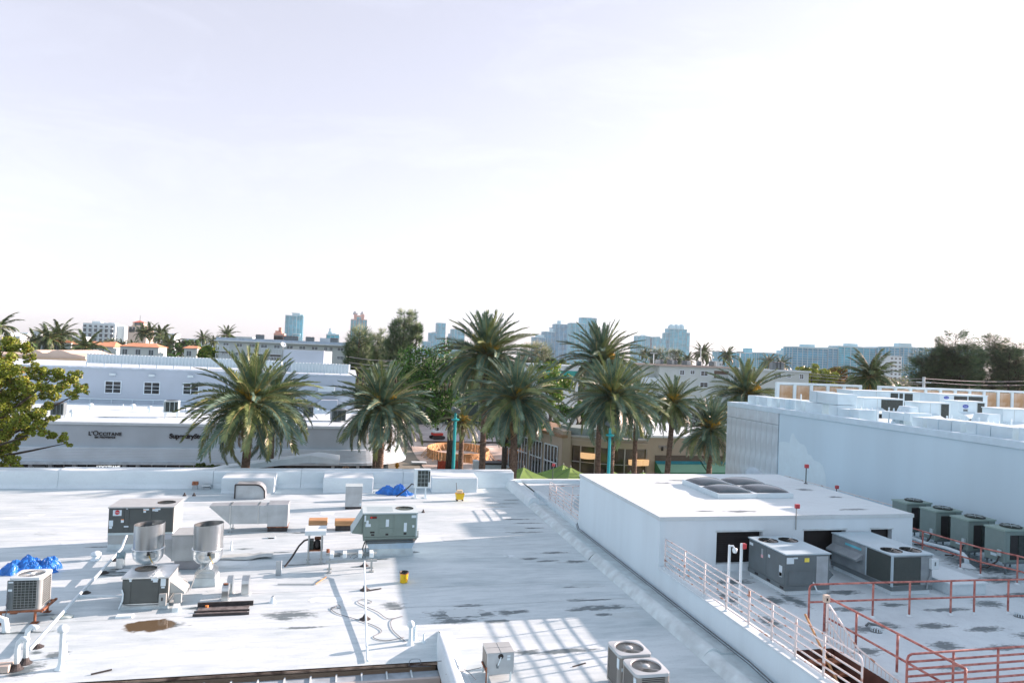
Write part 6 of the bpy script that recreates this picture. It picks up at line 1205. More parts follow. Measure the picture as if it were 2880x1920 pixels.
for i, (lab, s_, x, y, Y, R, n) in enumerate((
    ('left of two bushy coconut palms behind the tan curved parapet','F',112,778,125,5.0,22),('right of two bushy coconut palms behind the tan curved parapet','F',137,770,128,5.2,22),
    ('pale-trunked coconut palm standing left of the corrugated roof screen','F',196,800,96,4.8,20),('fan palm leftmost before the orange tiled roofs','F',258,787,190,3.2,20),('fan palm middle of three before the orange tiled roofs','F',281,793,185,3.6,20),('fan palm rightmost before the orange tiled roofs','F',305,795,185,3.6,20),
    ('leftmost coconut palm of the tall trio beside the red-capped tower','F',329,766,170,4.6,20),('middle coconut palm of the tall trio beside the red-capped tower','F',345,762,172,4.4,20),('rightmost coconut palm of the tall trio beside the red-capped tower','F',368,768,168,5.2,22),('low dark coconut palm under the tall trio','F',385,792,150,5.6,22),
    ('lone coconut palm left of the white apartment block','F',467,776,165,3.8,18),('shaggy palm between the lone one and the apartment block','F',491,785,168,3.4,20),('coconut palm at the corner of the white apartment roof','F',521,770,150,4.4,16),('coconut palm cut by the left picture edge','F',-4,752,110,5.0,18),
    ('coconut palm in front of the brown casuarina clump','F',1231,808,160,3.0,18),('left coconut palm above the right apartment roof','F',1615,812,140,5.2,26),('right coconut palm above the right apartment roof','F',1671,818,142,4.8,22),('low coconut palm behind the right apartment plant','F',1580,826,150,4.2,18),
    ('small palm behind the right apartment roof end','F',1766,832,150,4.6,22),('small palm between the condominiums and the screen fence','F',1795,838,140,4.6,22),('palm cut by the right picture edge','F',2346,872,78,4.2,24),('low palm behind the power pole on the right','F',2165,858,105,4.6,20),
    ('small low palm left of the orange roofs','F',80,788,140,5.0,20),('low palm at the foot of the orange roofs','F',415,803,150,4.2,22),('low palm right of the orange roofs','F',440,806,150,4.0,22),('coconut palm behind the second towers at centre right','F',1480,812,170,4.2,16))): coconut(lab, s_, x, y, Y*1.7, R*.9, n+6, i)
coconut('big bushy palm with orange fruit bunches behind the short screen fence', 'F', 2000, 868, 84, 3.9, 46, 77, .35, None, 'c', 0., STALK)

# ---------- broadleaf crowns
def crown(blobs, n, leaf, mats, seed, aspect=.6, shell=.55, flat=0., up=.35):
    rn = random.Random(seed); b = MB(); tot = sum(r*r for *_, r in blobs)
    for (bx, by, bz, r) in blobs:
        for k in range(max(6, int(n*r*r/tot))):
            d = Vector((rn.gauss(0,1), rn.gauss(0,1), rn.gauss(0,1))).normalized(); rad = r*(shell+(1-shell)*rn.random()**.6)*rn.uniform(.85,1.12); c_ = Vector((bx,by,bz))+Vector((d.x*rad, d.y*rad, d.z*rad*.85))
            nn = (d*.8+Vector((rn.uniform(-1,1),rn.uniform(-1,1),rn.uniform(-.4,1.2)))).normalized(); a = nn.orthogonal().normalized(); a = Quaternion(nn, rn.uniform(0,6.28)) @ a; c2_ = nn.cross(a); l_ = leaf*rn.uniform(.6,1.3)
            b.m(rn.choices(range(len(mats)), [6,4,.8][:len(mats)])[0]); b.add([c_-a*l_*.5, c_+c2_*l_*aspect*.5+nn*l_*.08, c_+a*l_*.5, c_-c2_*l_*aspect*.5+nn*l_*.08], [(0,1,2,3)])
    return b
def limbs(base, targets, r0, m_, parent, seed=0, trunk_h=None):
    rn = random.Random(seed); b = MB(); b.smooth = True; base = Vector(base); fork = base+Vector((rn.uniform(-.2,.2),rn.uniform(-.2,.2),trunk_h or 2.)); b.tube([base, base.lerp(fork,.5)+Vector((rn.uniform(-.1,.1),0,0)), fork], [r0*1.15,r0,r0*.85], 9)
    for tg in targets:
        tg = Vector(tg); m1 = fork.lerp(tg,.4)+Vector((rn.uniform(-.3,.3),rn.uniform(-.3,.3),.25)); b.tube([fork, m1, fork.lerp(tg,.75)+Vector((rn.uniform(-.2,.2),rn.uniform(-.2,.2),.1)), tg], [r0*.6,r0*.4,r0*.24,r0*.07], 6)
    return b.build('trunk', m_, parent)
YG1 = leafmat('yellow_green_leaf', (.17,.26,.022), (.34,.42,.045), .5, .25); YG2 = leafmat('olive_leaf', (.10,.155,.018), (.21,.27,.035), .5, .2); YG3 = leafmat('bronzed_leaf', (.26,.15,.02), (.30,.19,.03), .5, .2)  # natural leaf tones, mixed at random over the crown
DG1 = leafmat('deep_green_leaf', (.014,.060,.010), (.045,.14,.018), .5, .2); DG2 = leafmat('mid_green_leaf', (.030,.125,.012), (.09,.27,.022), .5, .25); OG = leafmat('grey_green_leaf', (.05,.075,.04), (.10,.125,.06), .55, .2)
CA1 = leafmat('casuarina_needle', (.032,.095,.045), (.10,.20,.09), .6, .15); CA2 = leafmat('casuarina_tip', (.07,.145,.05), (.16,.26,.09), .6, .15); RUSTL = leafmat('rusty_leaf', (.22,.10,.025), (.32,.17,.05), .6, .2)
BARK = mat('tree_bark', (.055,.05,.04), .9, var=.3, scale=4, bump=.4); BARKL = mat('pale_bark', (.30,.25,.20), .9, var=.2, scale=4)
# yellow-green tree at the left edge
t = thing('leafy_tree', 'yellow-green leafy tree leaning in from the left picture edge', 'tree', (-23.5,46,0)); rn = random.Random(2); bl_ = []
for (x, y, r) in ((60,400,115),(200,420,85),(20,560,140),(150,560,110),(270,500,55),(330,620,95),(100,720,150),(280,740,120),(440,640,80),(540,635,75),(640,690,85),(720,760,65),(760,790,45),(560,770,80),(420,800,100),(250,880,120),(80,900,150),(420,950,80),(480,1030,48),(300,1020,100),(120,1060,130),(350,1150,80),(470,1190,62),(560,1220,52),(610,1265,36),(230,1170,85),(80,1200,110),(40,1330,105),(150,1290,55),(110,1440,80),(170,1480,45),(-120,700,220),(-120,1000,220),(-80,1300,170),(-80,450,130),(660,830,48),(380,1070,60),(30,1450,80)):
    q = ony('A',x,y,46+rn.uniform(-1.1,1.1)); bl_.append((q.x+23.5, q.y-46, q.z, r*.0066))
sub = []
for (x, y, z, r) in bl_:
    for k in range(5): sub.append((x+rn.uniform(-.6,.6)*r, y+rn.uniform(-.6,.6)*r, z+rn.uniform(-.6,.6)*r, r*rn.uniform(.32,.55)))
crown(sub, 42000, .145, [YG1,YG2,YG3], 3).build('crown', [YG1,YG2,YG3], t, kind='stuff'); limbs((0,0,0), [(x,y,z) for x,y,z,r in bl_[::3]], .26, BARK, t, 4, 5.0)
def leafy(lab, s_, blobs, Y, px_m, n, leaf, mats, base_px=None, seed=0, trunk_h=3., r0=.3, bark=BARK, name='leafy_tree', dj=1.5, extra=(), cat='tree', sub_n=5, group=None):
    rn = random.Random(seed); q0 = ony(s_, blobs[0][0], blobs[0][1], Y); t_ = thing(name, lab, cat, (q0.x,Y,0), 0, group); L_ = []
    for (x, y, r) in blobs: q = ony(s_, x, y, Y+rn.uniform(-dj,dj)); L_.append((q.x-q0.x, q.y-Y, q.z, r*px_m))
    S_ = []
    for (x, y, z, r) in L_:
        for k in range(sub_n): S_.append((x+rn.uniform(-.65,.65)*r, y+rn.uniform(-.65,.65)*r, z+rn.uniform(-.6,.6)*r, r*rn.uniform(.35,.6)))
    crown(S_, n, leaf, mats, seed).build('crown', mats, t_, kind='stuff')
    bx = 0.
    if base_px: bx = ony(s_, base_px, blobs[0][1], Y).x-q0.x
    limbs((bx,0,0), [(x,y,z) for x,y,z,r in L_[:9]], r0, bark, t_, seed, trunk_h); return t_
def ppm(Y, X=0): return (X*.227+Y*.973)/1944.5
m72 = ppm(76,5)*1.2245
leafy('dense dark green street tree behind the centre palms', 'F', [(985,850,52),(955,835,42),(1010,830,45),(1035,815,35),(960,880,50),(1005,895,55),(1045,870,45),(935,850,32),(985,930,50),(1020,945,45),(950,920,35),(1060,840,35),(1035,910,45),(1065,900,40)], 78, m72, 12000, .30, [DG1,DG2], 1040, 11, 6.0, .35)
leafy('leafy green street tree with forked dark trunk beside the parasols', 'F', [(1160,1000,30),(1130,985,28),(1190,980,30),(1150,960,34),(1215,960,35),(1245,940,35),(1270,900,30),(1300,880,26),(1275,860,22)], 72, ppm(72,15)*1.2245, 7000, .28, [DG2,YG2], 1160, 12, 4.0, .28)
leafy('bright green tree behind the centre palm crowns', 'F', [(1270,850,22),(1290,880,25),(1265,885,25),(1250,870,20),(1295,905,25),(1240,840,15)], 95, ppm(95,20)*1.2245, 4500, .34, [DG2,YG1], None, 13, 5., .3)
leafy('dark green tree filling the gap left of the restaurant roof', 'F', [(1325,935,30),(1300,950,26),(1345,960,28),(1320,975,30),(1285,985,24),(1355,930,22)], 84, ppm(84,22)*1.2245, 6000, .30, [DG1,DG2], None, 14, 4., .28)
# casuarinas
def casuarina(lab, s_, plumes, Y, n, seed, mats=(CA1,CA2), lean=0):
    rn = random.Random(seed); q0 = ony(s_, plumes[0][0], plumes[0][2], Y); t_ = thing('casuarina_tree', lab, 'tree', (q0.x,Y,0)); b = MB(); k_ = ppm(Y,q0.x)*1.2245; tk = MB(); tk.smooth = True
    for (xt, yt, yb, wd) in plumes:
        top = ony(s_, xt, yt, Y+rn.uniform(-1,1)); bot = ony(s_, xt, yb, Y); H = top.z-bot.z; cx_ = top.x-q0.x; cy_ = top.y-Y; tk.tube([(cx_*.3,cy_*.5,0),(cx_*.8,cy_,bot.z*.7),(cx_,cy_,bot.z),(cx_,cy_,top.z-.5)], [.28,.2,.14,.03], 6)
        for c in range(int(26+H*4.0)):
            u_ = rn.random(); z = bot.z+H*u_; wr = wd*k_*(.22+.78*math.sin(math.pi*min(1,(1-u_)*.85+.08))**.8)*rn.uniform(.4,1.05); a = rn.uniform(0,6.28); c0 = Vector((cx_+math.cos(a)*wr, cy_+math.sin(a)*wr, z+wr*.25)); tk.tube([(cx_,cy_,z-wr*.35),c0], [.035,.012], 4)
            rr = rn.uniform(.45,.95)*min(1.3,wd*k_*.45+.3)
            for j in range(int(1.0*n/(26+H*4.0)/len(plumes))):
                d = Vector((rn.gauss(0,1),rn.gauss(0,1),rn.gauss(0,1))).normalized(); p_ = c0+d*rr*rn.random()**.5; dr = (Vector((math.cos(a)*.5,math.sin(a)*.5,.55))+d*.7).normalized(); l_ = rn.uniform(.45,.95); w_ = dr.orthogonal().normalized()*.05; b.m(rn.choice((0,0,1))); b.add([p_-w_,p_+w_,p_+dr*l_], [(0,1,2)])
    b.build('crown', list(mats), t_, kind='stuff'); tk.build('trunk', BARK, t_); return t_
casuarina('dark feathery casuarina leftmost behind the shop roof', 'F', [(826,758,850,26),(812,790,860,20),(838,785,860,22)], 130, 9000, 1)
casuarina('slender feathery casuarina between the two bigger ones', 'F', [(863,775,850,18),(850,800,860,16),(882,765,855,18)], 133, 6000, 2)
casuarina('tallest airy casuarina with an open crown above the shops', 'F', [(930,714,835,20),(947,718,800,15),(912,740,845,17),(958,748,790,11),(898,785,855,22),(918,760,850,20)], 128, 12000, 3)
casuarina('brown-green casuarina clump under the centre towers', 'F', [(1222,790,840,24),(1245,792,840,24),(1205,796,840,16),(1255,800,845,16)], 200, 8000, 4, (CA2,OG))
casuarina('dark casuarina row left part behind the right apartment block', 'F', [(1498,808,845,9),(1510,800,845,12),(1522,800,845,12)], 210, 5000, 5)
casuarina('dark casuarina row right part behind the right apartment block', 'F', [(1540,804,845,12),(1552,803,845,11),(1560,810,845,8)], 212, 5000, 6)
casuarina('big dark casuarina left of the group behind the screen fence', 'F', [(2140,797,895,40),(2165,806,895,38),(2118,825,895,32),(2150,830,895,40)], 100, 16000, 7); casuarina('tall pointed casuarina in the middle of the right group', 'F', [(2195,765,895,42),(2222,796,895,42),(2180,796,895,40),(2205,820,895,45)], 98, 20000, 8); casuarina('second tall casuarina right of the pointed one', 'F', [(2285,773,895,42),(2258,800,895,40),(2303,795,895,38),(2280,820,895,45)], 100, 20000, 9); casuarina('casuarina cut by the right picture edge', 'F', [(2335,783,895,42),(2318,808,895,36),(2356,795,895,42),(2340,830,895,45)], 96, 17000, 10)
mR = ppm(115,85)*1.2245
leafy('yellow-green tree behind the short screen fence', 'F', [(1865,850,18),(1885,862,22),(1905,872,20),(1850,862,16),(1840,850,12),(1875,880,22)], 118, mR, 4500, .42, [YG1,YG2], None, 21, 4, .3); leafy('rusty orange leafed tree beside the yellow-green one', 'F', [(1915,855,16),(1935,858,16),(1920,875,20),(1945,870,14)], 124, mR, 3500, .42, [RUSTL,YG2], None, 22, 4, .3)
leafy('light green tree at the left of the white apartment block', 'F', [(480,805,18),(495,815,14),(470,812,14)], 150, ppm(150,-25)*1.2245, 2500, .5, [YG1,DG2], None, 23, 4, .3); leafy('grey-green tree before the red-capped tower', 'F', [(430,795,14),(445,790,12),(415,800,12)], 230, ppm(230,-40)*1.2245, 2500, .6, [OG,DG2], None, 24, 4, .3)
leafy('bright green tree behind the left apartment palms', 'F', [(475,800,10),(498,803,10),(505,812,12)], 190, ppm(190,-40)*1.2245, 2000, .5, [YG1,DG2], None, 26, 4, .3)
leafy('green tree under the centre towers right of the tall palm', 'F', [(1268,832,14),(1250,838,14),(1300,838,14),(1330,842,12)], 150, ppm(150,40)*1.2245, 3000, .5, [OG,DG2], None, 25, 4, .3)
# far greenery that reads as one mass
rn = random.Random(9); bl_ = []
for i in range(520):
    x = rn.uniform(-60, 2420); Y = rn.uniform(170, 900); q = ony('F', x, 820, Y); zt_ = rn.uniform(6.5,12.0); bl_.append((q.x, Y, zt_*.55, zt_*.55)); bl_.append((q.x+rn.uniform(-5,5), Y, zt_*.3, zt_*.5))
crown(bl_, 60000, 2.0, [DG1,OG,YG2], 31, shell=.7).build('distant_greenery', [DG1,OG,YG2], None, kind='stuff')
tag(bpy.data.objects['distant_greenery'], 'mass of far-off green treetops along the horizon', 'trees')
bl_ = []
for i in range(150):
    x = rn.uniform(20, 830); Y = rn.uniform(95, 160); q = ony('F', x, 830, Y); zt_ = rn.uniform(6,10.5); bl_.append((q.x, Y, zt_-2, 2.2))
for i in range(120):
    x = rn.uniform(900, 1300); Y = rn.uniform(132, 170); q = ony('F', x, 830, Y); zt_ = rn.uniform(6,11); bl_.append((q.x, Y, zt_-2, 2.4)); bl_.append((q.x, Y, zt_-5, 2.4))
for i in range(90):
    x = rn.uniform(1850, 2400); Y = rn.uniform(112, 150); q = ony('F', x, 850, Y); zt_ = rn.uniform(7,11); bl_.append((q.x, Y, zt_-2, 2.4)); bl_.append((q.x, Y, zt_-5, 2.6))
crown(bl_, 52000, .75, [DG1,OG,YG2], 32, shell=.5).build('garden_greenery', [DG1,OG,YG2], None, kind='stuff')
tag(bpy.data.objects['garden_greenery'], 'mass of garden shrubs and low treetops behind the street buildings', 'trees')
# shrub with flowers at the shop canopy
leafy('dark flowering shrub at the shop front left of the big palm trunk', 'F', [(455,1072,9),(470,1070,9),(440,1075,9),(485,1072,9),(500,1076,8),(425,1078,7)], 55, ppm(55,-12)*1.2245, 2500, .16, [DG1,YG2], None, 33, 2.2, .06, BARK, 'shrub', .5, (), 'shrub')
# ================================================================== buildings behind the street
CREAM = mat('cream_stucco', (.55,.52,.46), .8, var=.05, scale=.5); CREAMW = mat('pale_cream_wall', (.62,.61,.58), .8, var=.05, scale=.4)
WIN_B = mat('bluish_window', (.10,.14,.16), .15, var=.3, scale=.3)
def block(name, lab, s_, xa, xb, yt, Y, depth, m_, zt=None, cat='building'):
    a, b_ = ony(s_,xa,yt,Y), ony(s_,xb,yt,Y); z = zt or (a.z+b_.z)/2; t_ = thing(name, lab, cat, (a.x,Y,0)); W_ = b_.x-a.x
    MB().box(0,W_,0,depth,0,z).build('wall', m_, t_); return t_, W_, z, a.x
# white apartment block left of centre
t, W_, z, x0 = block('apartment_block', 'pale three-storey apartment block with balconies and flat eaves left of centre', 'B', 372, 1525, 372, 140, 14, CREAMW)
MB().box(-.8,W_+.9,-.9,15,z+.002,z+.25).build('eaves', WHITE, t); MB().box(-.5,W_+.5,-.5,14.5,z+.252,z+.7).build('roof_edge', mat('blue_grey_edge', (.42,.46,.52), .7), t)
def lw(x): return ony('B',x,400,140).x-x0
zf = [(ony('B',560,402,140).z, ony('B',560,378,140).z), (ony('B',560,475,140).z, ony('B',560,452,140).z)]
for x1, x2 in ((410,455),(528,578),(640,693),(750,803),(868,917),(982,1034),(1095,1147),(1208,1258),(1320,1345),(1367,1392),(1440,1490)): window(t, lw(x1), lw(x2), zf[0][0]+.1-(x1-560)*0, zf[0][1]+.1, 0, 2, 2, WIN_B, .06)
for x1, x2 in ((398,458),(522,578),(625,690),(1440,1490)): window(t, lw(x1), lw(x2), zf[1][0], zf[1][1], 0, 2, 2, WIN_B, .06)
def balcony(x1, x2, zb_):
    MB().box(lw(x1),lw(x2),-1.3,.0,zb_-.15,zb_).build('balcony_slab', WHITE, t); n = int((lw(x2)-lw(x1))/.28)
    b = MB(); b.box(lw(x1),lw(x2),-1.3,-1.25,zb_+.9,zb_+1.0)
    for i in range(n+1): b.box(lw(x1)+.28*i-.05,lw(x1)+.28*i+.05,-1.3,-1.26,zb_,zb_+.9)
    b.build('balcony_balusters', WHITE, t)
for x1, x2, yy in ((355,480,440),(355,475,512),(720,945,452),(720,945,524)): balcony(x1, x2, ony('B',600,yy,140).z+(-.0))
for x1, x2, z0_, z1_ in ((725,825,10.6,12.1),(838,930,10.6,12.1)): MB().box(lw(x1),lw(x2),-.01,.02,z0_,z1_).build('balcony_door', GLASS_D, t)
def drum(lab, s_, x, yb, Y, zb, w_=.9, h=1.2, m_=SLATE, group='dark condensers on the apartment roofs'):
    q = ony(s_,x,yb,Y); t_ = thing('condenser_unit', lab, 'air conditioner', (q.x,Y+1.5,zb), 0, group); MB().box(-w_/2,w_/2,-w_/2,w_/2,0,h).build('casing', m_, t_, bevel=.1); MB().lathe([(w_*.42,h),(w_*.4,h+.06),(.02,h+.06)],12,cap=False).build('fan_ring', BLACK, t_)
for i, x in enumerate((705,730,757,962,985,1012,1040,1065,1160,1185,1213,1385,1405,1430)): drum('dark boxy condenser on the left apartment roof, %s from the left' % nth(i+1), 'B', x, 350, 140, z+.7, .62, .8)
for xa, xb, yt, lab in ((978,1042,315,'small cream bulkhead on the left apartment roof'),(1280,1378,320,'larger grey bulkhead at the right end of the left apartment roof')):
    a, b_ = ony('B',xa,yt,143), ony('B',xb,yt,143); o = MB().box(0,b_.x-a.x,0,3,0,a.z-z-.7).build('roof_bulkhead', GREYW if xa > 1000 else CREAMW, None, loc=(a.x,143,z+.702)); tag(o, lab, 'bulkhead')
dish('grey satellite dish standing before the left apartment block', (ony('B',945,430,86).x,86.0,10.6), .34, R_(35), 35, 2.6)
# tan building with curved parapets
t = thing('tan_building', 'tan building with two curved parapet humps at the far left', 'building', (ony('A',190,555,100).x,100,0)); x0 = t.location.x; xe = ony('A',775,560,100).x-x0; zl = ony('A',400,500,100).z
b = MB(); o = [(-8,0,0),(xe,0,0)]
def hump(x, y): q = ony('A',x,y,100); return (q.x-x0,0,q.z)
top = [hump(770,488),(hump(690,470)),hump(640,462),hump(610,450),hump(570,435),hump(520,428),hump(470,435),hump(420,458),hump(390,462),hump(360,440),hump(320,428),hump(270,432),hump(220,455),hump(190,470)]
b.extr([(-8,0,0),(xe,0,0)]+top+[(-8,0,top[-1][2])], (0,0,0), (0,14,0)); b.build('wall', mat('tan_hump_stucco', (.50,.43,.36), .85, var=.06, scale=.3), t); zb_ = ony('A',400,500,100).z; MB().box(-8,xe+.1,-.3,.0,0,zb_).build('lower_wall', mat('ochre_stucco', (.55,.42,.27), .85, var=.05), t); zb2 = ony('A',650,555,95).z
t = thing('low_roof_wing', 'low white-edged flat roof in front of the tan humped building', 'building', (x0,88,0)); MB().box(-14,xe+1.5,0,11,0,ony('A',500,556,88).z).build('wall', GREYW, t); zz = ony('A',500,556,88).z; MB().box(-14,xe+1.6,-.1,11,zz+.002,zz+.12).build('coping', SLATE, t)
# orange roofed houses
OT = mat('orange_roof_tile', (.54,.27,.15), .8, var=.14, scale=.6)
def hip(lab, s_, xa, xb, yr, ye, Y, d):
    a, b_ = ony(s_,xa,ye,Y), ony(s_,xb,ye,Y); W_ = b_.x-a.x; ze = a.z; zr = ony(s_,xa,yr,Y).z; t_ = thing('tiled_house', lab, 'house', (a.x,Y,0), 0, 'orange tiled houses'); MB().box(.4,W_-.4,.4,d-.4,0,ze).build('wall', CREAMW, t_)
    b = MB(); i_ = min(d/2, W_*.22); b.add([(0,0,ze),(W_,0,ze),(W_,d,ze),(0,d,ze),(i_,d/2,zr),(W_-i_,d/2,zr)], [(0,1,5,4),(1,2,5),(2,3,4,5),(3,0,4),(3,2,1,0)]); b.build('roof', OT, t_)
    for k in range(int(W_/3)): window(t_, 1+3*k, 2.1+3*k, ze-2.0, ze-.7, .4, 2, 1, WIN_B, .08)
hip('orange tiled house behind the palms at the far left', 'A', 340, 650, 330, 352, 215, 9); hip('long orange tiled house left of the fan palms', 'A', 640, 880, 342, 375, 200, 9); hip('orange tiled house with gable in the middle of the row', 'A', 850, 1030, 348, 395, 195, 9); hip('orange tiled house under the red-capped tower', 'A', 1060, 1440, 358, 392, 190, 9); hip('small brown tiled house left of the apartment block', 'A', 1640, 1780, 388, 410, 190, 7)
def far_house(lab, s_, xa, xb, yt, Y, m_, d=12):
    a, b_ = ony(s_,xa,yt,Y), ony(s_,xb,yt,Y); t_ = thing('white_building', lab, 'building', (a.x,Y,0)); W_ = b_.x-a.x; MB().box(0,W_,0,d,0,a.z).build('wall', m_, t_); MB().box(-.3,W_+.3,-.3,d+.3,a.z+.002,a.z+.4).build('roof_edge', WHITE, t_)
    n = max(2,int(W_/4)); nf = max(1, int((a.z-6)/3.4))
    for j in range(nf): 
        b = MB()
        for i in range(n): b.box(W_*(i+.25)/n,W_*(i+.75)/n,-.06,.02,a.z-2.6-3.3*j,a.z-1.1-3.3*j)
        b.build('window_row', WIN_B, t_)
FW = mat('far_white_wall', (.66,.66,.66), .8, var=.04, scale=.1)
for lab, s_, xa, xb, yt, Y in (('low white block left of the left palms on the skyline','A',45,98,275,420),('white block second from the left on the skyline','A',100,180,290,430),('white stepped block left of the hotel','A',180,250,276,440),('white block just left of the two bushy palms','A',300,368,264,420),('white house behind the bushy palms','A',640,735,315,330),('white slab right of the red-capped tower','A',1480,1570,285,380),('pale wide block behind the lone palm','A',1640,1960,330,420),
    ('cream crenellated block behind the apartment roof','B',480,670,310,420),('low white block behind the apartment roof','B',745,860,335,450),('pale pink low block under the first centre tower','C',465,600,405,420),('white podium under the triple towers','O',0,60,545,600),('white podium beneath the wide cyan tower','O',690,760,450,700),('white block behind the right palms','O',1280,1330,575,420)): far_house(lab, s_, xa, xb, yt, Y, FW)
# right apartment block
t, W_, z, x0 = block('apartment_block', 'pale apartment block with plant-filled roof behind the right-hand palms', 'O', 520, 1480, 645, 118, 14, CREAMW)
MB().box(-8.2,W_+.3,-.4,14.4,z+.002,z+.35).build('roof_edge', mat('brown_roof_edge', (.45,.40,.36), .8), t); MB().box(-8,-.01,1.6,14,0,z).build('set_back_wall', CREAMW, t)
def lo(x): return ony('O',x,700,118).x-x0
for x1, x2, y1, y2 in ((780,832,688,735),(915,963,690,727),(1047,1130,698,748),(1037,1130,842,893)):
    p_, q = ony('O',x1,y2,118), ony('O',x2,y1,118); window(t, p_.x-x0, q.x-x0, p_.z, q.z, 0, 2, 2, GLASS_D, .12)
MB().box(lo(1215),lo(1400),-.01,.02,ony('O',1300,780,118).z,ony('O',1300,690,118).z).build('balcony_door', mat('brown_door_glass', (.10,.07,.05), .2), t); b = MB(); b.box(lo(1205),lo(1410),-1.3,0,ony('O',1300,800,118).z-.1,ony('O',1300,800,118).z)
for i in range(18): b.box(lo(1205)+(lo(1410)-lo(1205))*i/17-.04,lo(1205)+(lo(1410)-lo(1205))*i/17+.04,-1.3,-1.25,ony('O',1300,800,118).z,ony('O',1300,800,118).z+1.0)
b.build('balcony', WHITE, t)
for k, zz in enumerate((z-3.2,z-6.2)): MB().box(-8,-.02,.2,1.6,zz-.12,zz).build('walkway_slab', WHITE, t); MB().box(-8,-.02,.2,.25,zz,zz+1.0).build('walkway_rail', PVC, t)
for i, x in enumerate((545,580,690,730,760,880,930,1070,1230,1260)): drum('boxy condenser on the right apartment roof, %s from the left' % nth(i+1), 'O', x, 620, 118, z+.35, .8, .8, SLATE if i % 3 else RTUL)
t, W_, z, x0 = block('apartment_block', 'cream apartment wing with small framed windows above the short screen fence', 'E', 330, 735, 520, 112, 12, CREAMW)
MB().box(-.3,W_+.3,-.3,12.3,z+.002,z+.3).build('roof_edge', WHITE, t)
for x1, x2, y1, y2 in ((478,525,540,566),(572,598,540,562),(666,693,543,572)): p_, q = ony('E',x1,y2,112), ony('E',x2,y1,112); window(t, p_.x-x0, q.x-x0, p_.z, q.z, 0, 2, 3, GLASS_D, .14)
for i, x in enumerate((505,530,555)): drum('dark plant box on the cream apartment wing roof, %s from the left' % nth(i+1), 'E', x, 515, 112, z+.3, 1.1, 1.4, SLATE)
t = thing('low_white_building', 'white flat-roofed building with teal band behind the centre palms', 'building', (ony('C',1690,570,105).x,105,0)); zz = ony('C',1750,575,105).z; W_ = ony('D',250,575,105).x-t.location.x; MB().box(0,W_,0,12,0,zz).build('wall', FW, t); MB().box(-.2,W_+.2,-.2,12.2,zz+.002,zz+.3).build('roof_edge', WHITE, t); MB().box(-.02,W_,-.06,-.0,zz-1.5,zz-.6).build('teal_band', mat('teal_paint', (.02,.30,.28), .6), t)
# ================================================================== skyline
GLS = mat('far_blue_glass', (.03,.44,.58), .5, var=.3, scale=.08, spec=.12); GLS2 = mat('far_dark_glass', (.02,.30,.46), .5, var=.3, scale=.08, spec=.12); SLABH = mat('far_hazed_slab', (.36,.62,.70), .7, var=.03, scale=.05); PINKW = mat('far_pink_wall', (.60,.36,.29), .8, var=.05, scale=.05); CYW = mat('far_cyan_wall', (.16,.50,.60), .7, var=.05, scale=.05); SLABP = mat('far_cream_slab', (.60,.50,.44), .7)  # glass and slab colours carry the blue of distance haze
def tower(lab, s_, Y, blocks, name='tower_block', glass=GLS, slab=SLABH, fh=3.4, cat='skyscraper'):
    """blocks: (xa, xb, ytop, depth, y offset, bays)"""
    a = ony(s_, blocks[0][0], blocks[0][2], Y); t_ = thing(name, lab, cat, (a.x,Y,0)); zs = []
    for (xa, xb, yt, d, yo, bays) in blocks:
        p_, q = ony(s_,xa,yt,Y+yo), ony(s_,xb,yt,Y+yo); z = (p_.z+q.z)/2; x0_, x1_ = p_.x-a.x, q.x-a.x; zs.append(z); W_ = x1_-x0_
        MB().box(x0_+.6,x1_-.6,yo+.6,yo+d-.6,0,z-.5).build('glass_body', glass, t_)
        n = int(z/fh); b = MB()
        for j in range(n): zz = z-.8-j*fh; b.box(x0_,x1_,yo-.5,yo+d+.2,zz-.38,zz)
        b.build('floor_slabs', slab, t_, kind='stuff')
        b = MB()
        bays = max(2, bays//2)
        for i in range(bays+1): xx = x0_+W_*i/bays; b.box(xx-.3,xx+.3,yo-.3,yo+.6,0,z-.4)
        for i in range(4): yy = yo+d*i/3; b.box(x1_-.5,x1_+.25,yy-.3,yy+.3,0,z-.4); b.box(x0_-.25,x0_+.5,yy-.3,yy+.3,0,z-.4)
        b.build('piers', slab, t_); MB().box(x0_-.3,x1_+.3,yo-.6,yo+d+.3,z-.5,z+1.2).build('roof', slab, t_)
    return t_, a
def crest(t_, a, s_, Y, xa, xb, yt, yb, m_, d=12, nm='roof_crown', yo=4):
    p_, q = ony(s_,xa,yt,Y+yo), ony(s_,xb,yb,Y+yo); MB().box(p_.x-a.x,q.x-a.x,yo,yo+d,q.z,p_.z).build(nm, m_, t_)
t_, a = tower('white stepped twin tower with a winged roof left on the skyline', 'L', 1900, [(180,430,215,32,0,6),(430,565,200,32,14,3),(340,495,620,26,-18,4)]); crest(t_, a, 'L', 1900, 330, 500, 165, 215, SLABH); crest(t_, a, 'L', 1900, 305, 505, 152, 162, GLS, 26, 'wing_roof')
t_, a = tower('pink tower with two domed turrets left on the skyline', 'L', 1850, [(1622,1750,300,30,0,4),(1750,1880,240,30,4,4),(1880,1978,310,30,0,3)], glass=GLS, slab=SLABP); crest(t_, a, 'L', 1850, 1690, 1750, 180, 310, PINKW, 12); crest(t_, a, 'L', 1850, 1850, 1915, 190, 310, PINKW, 12); crest(t_, a, 'L', 1850, 1750, 1850, 205, 245, PINKW, 12)
for x, y in ((1720,165),(1882,175)): q = ony('L',x,y+15,1860); b = MB(); b.smooth = True; b.lathe([(6.2,-1),(6,2),(4,6.5),(.1,9)],14); b.build('turret_dome', mat('verdigris_dome', (.35,.42,.44), .6), t_, loc=(q.x-a.x,16,q.z))
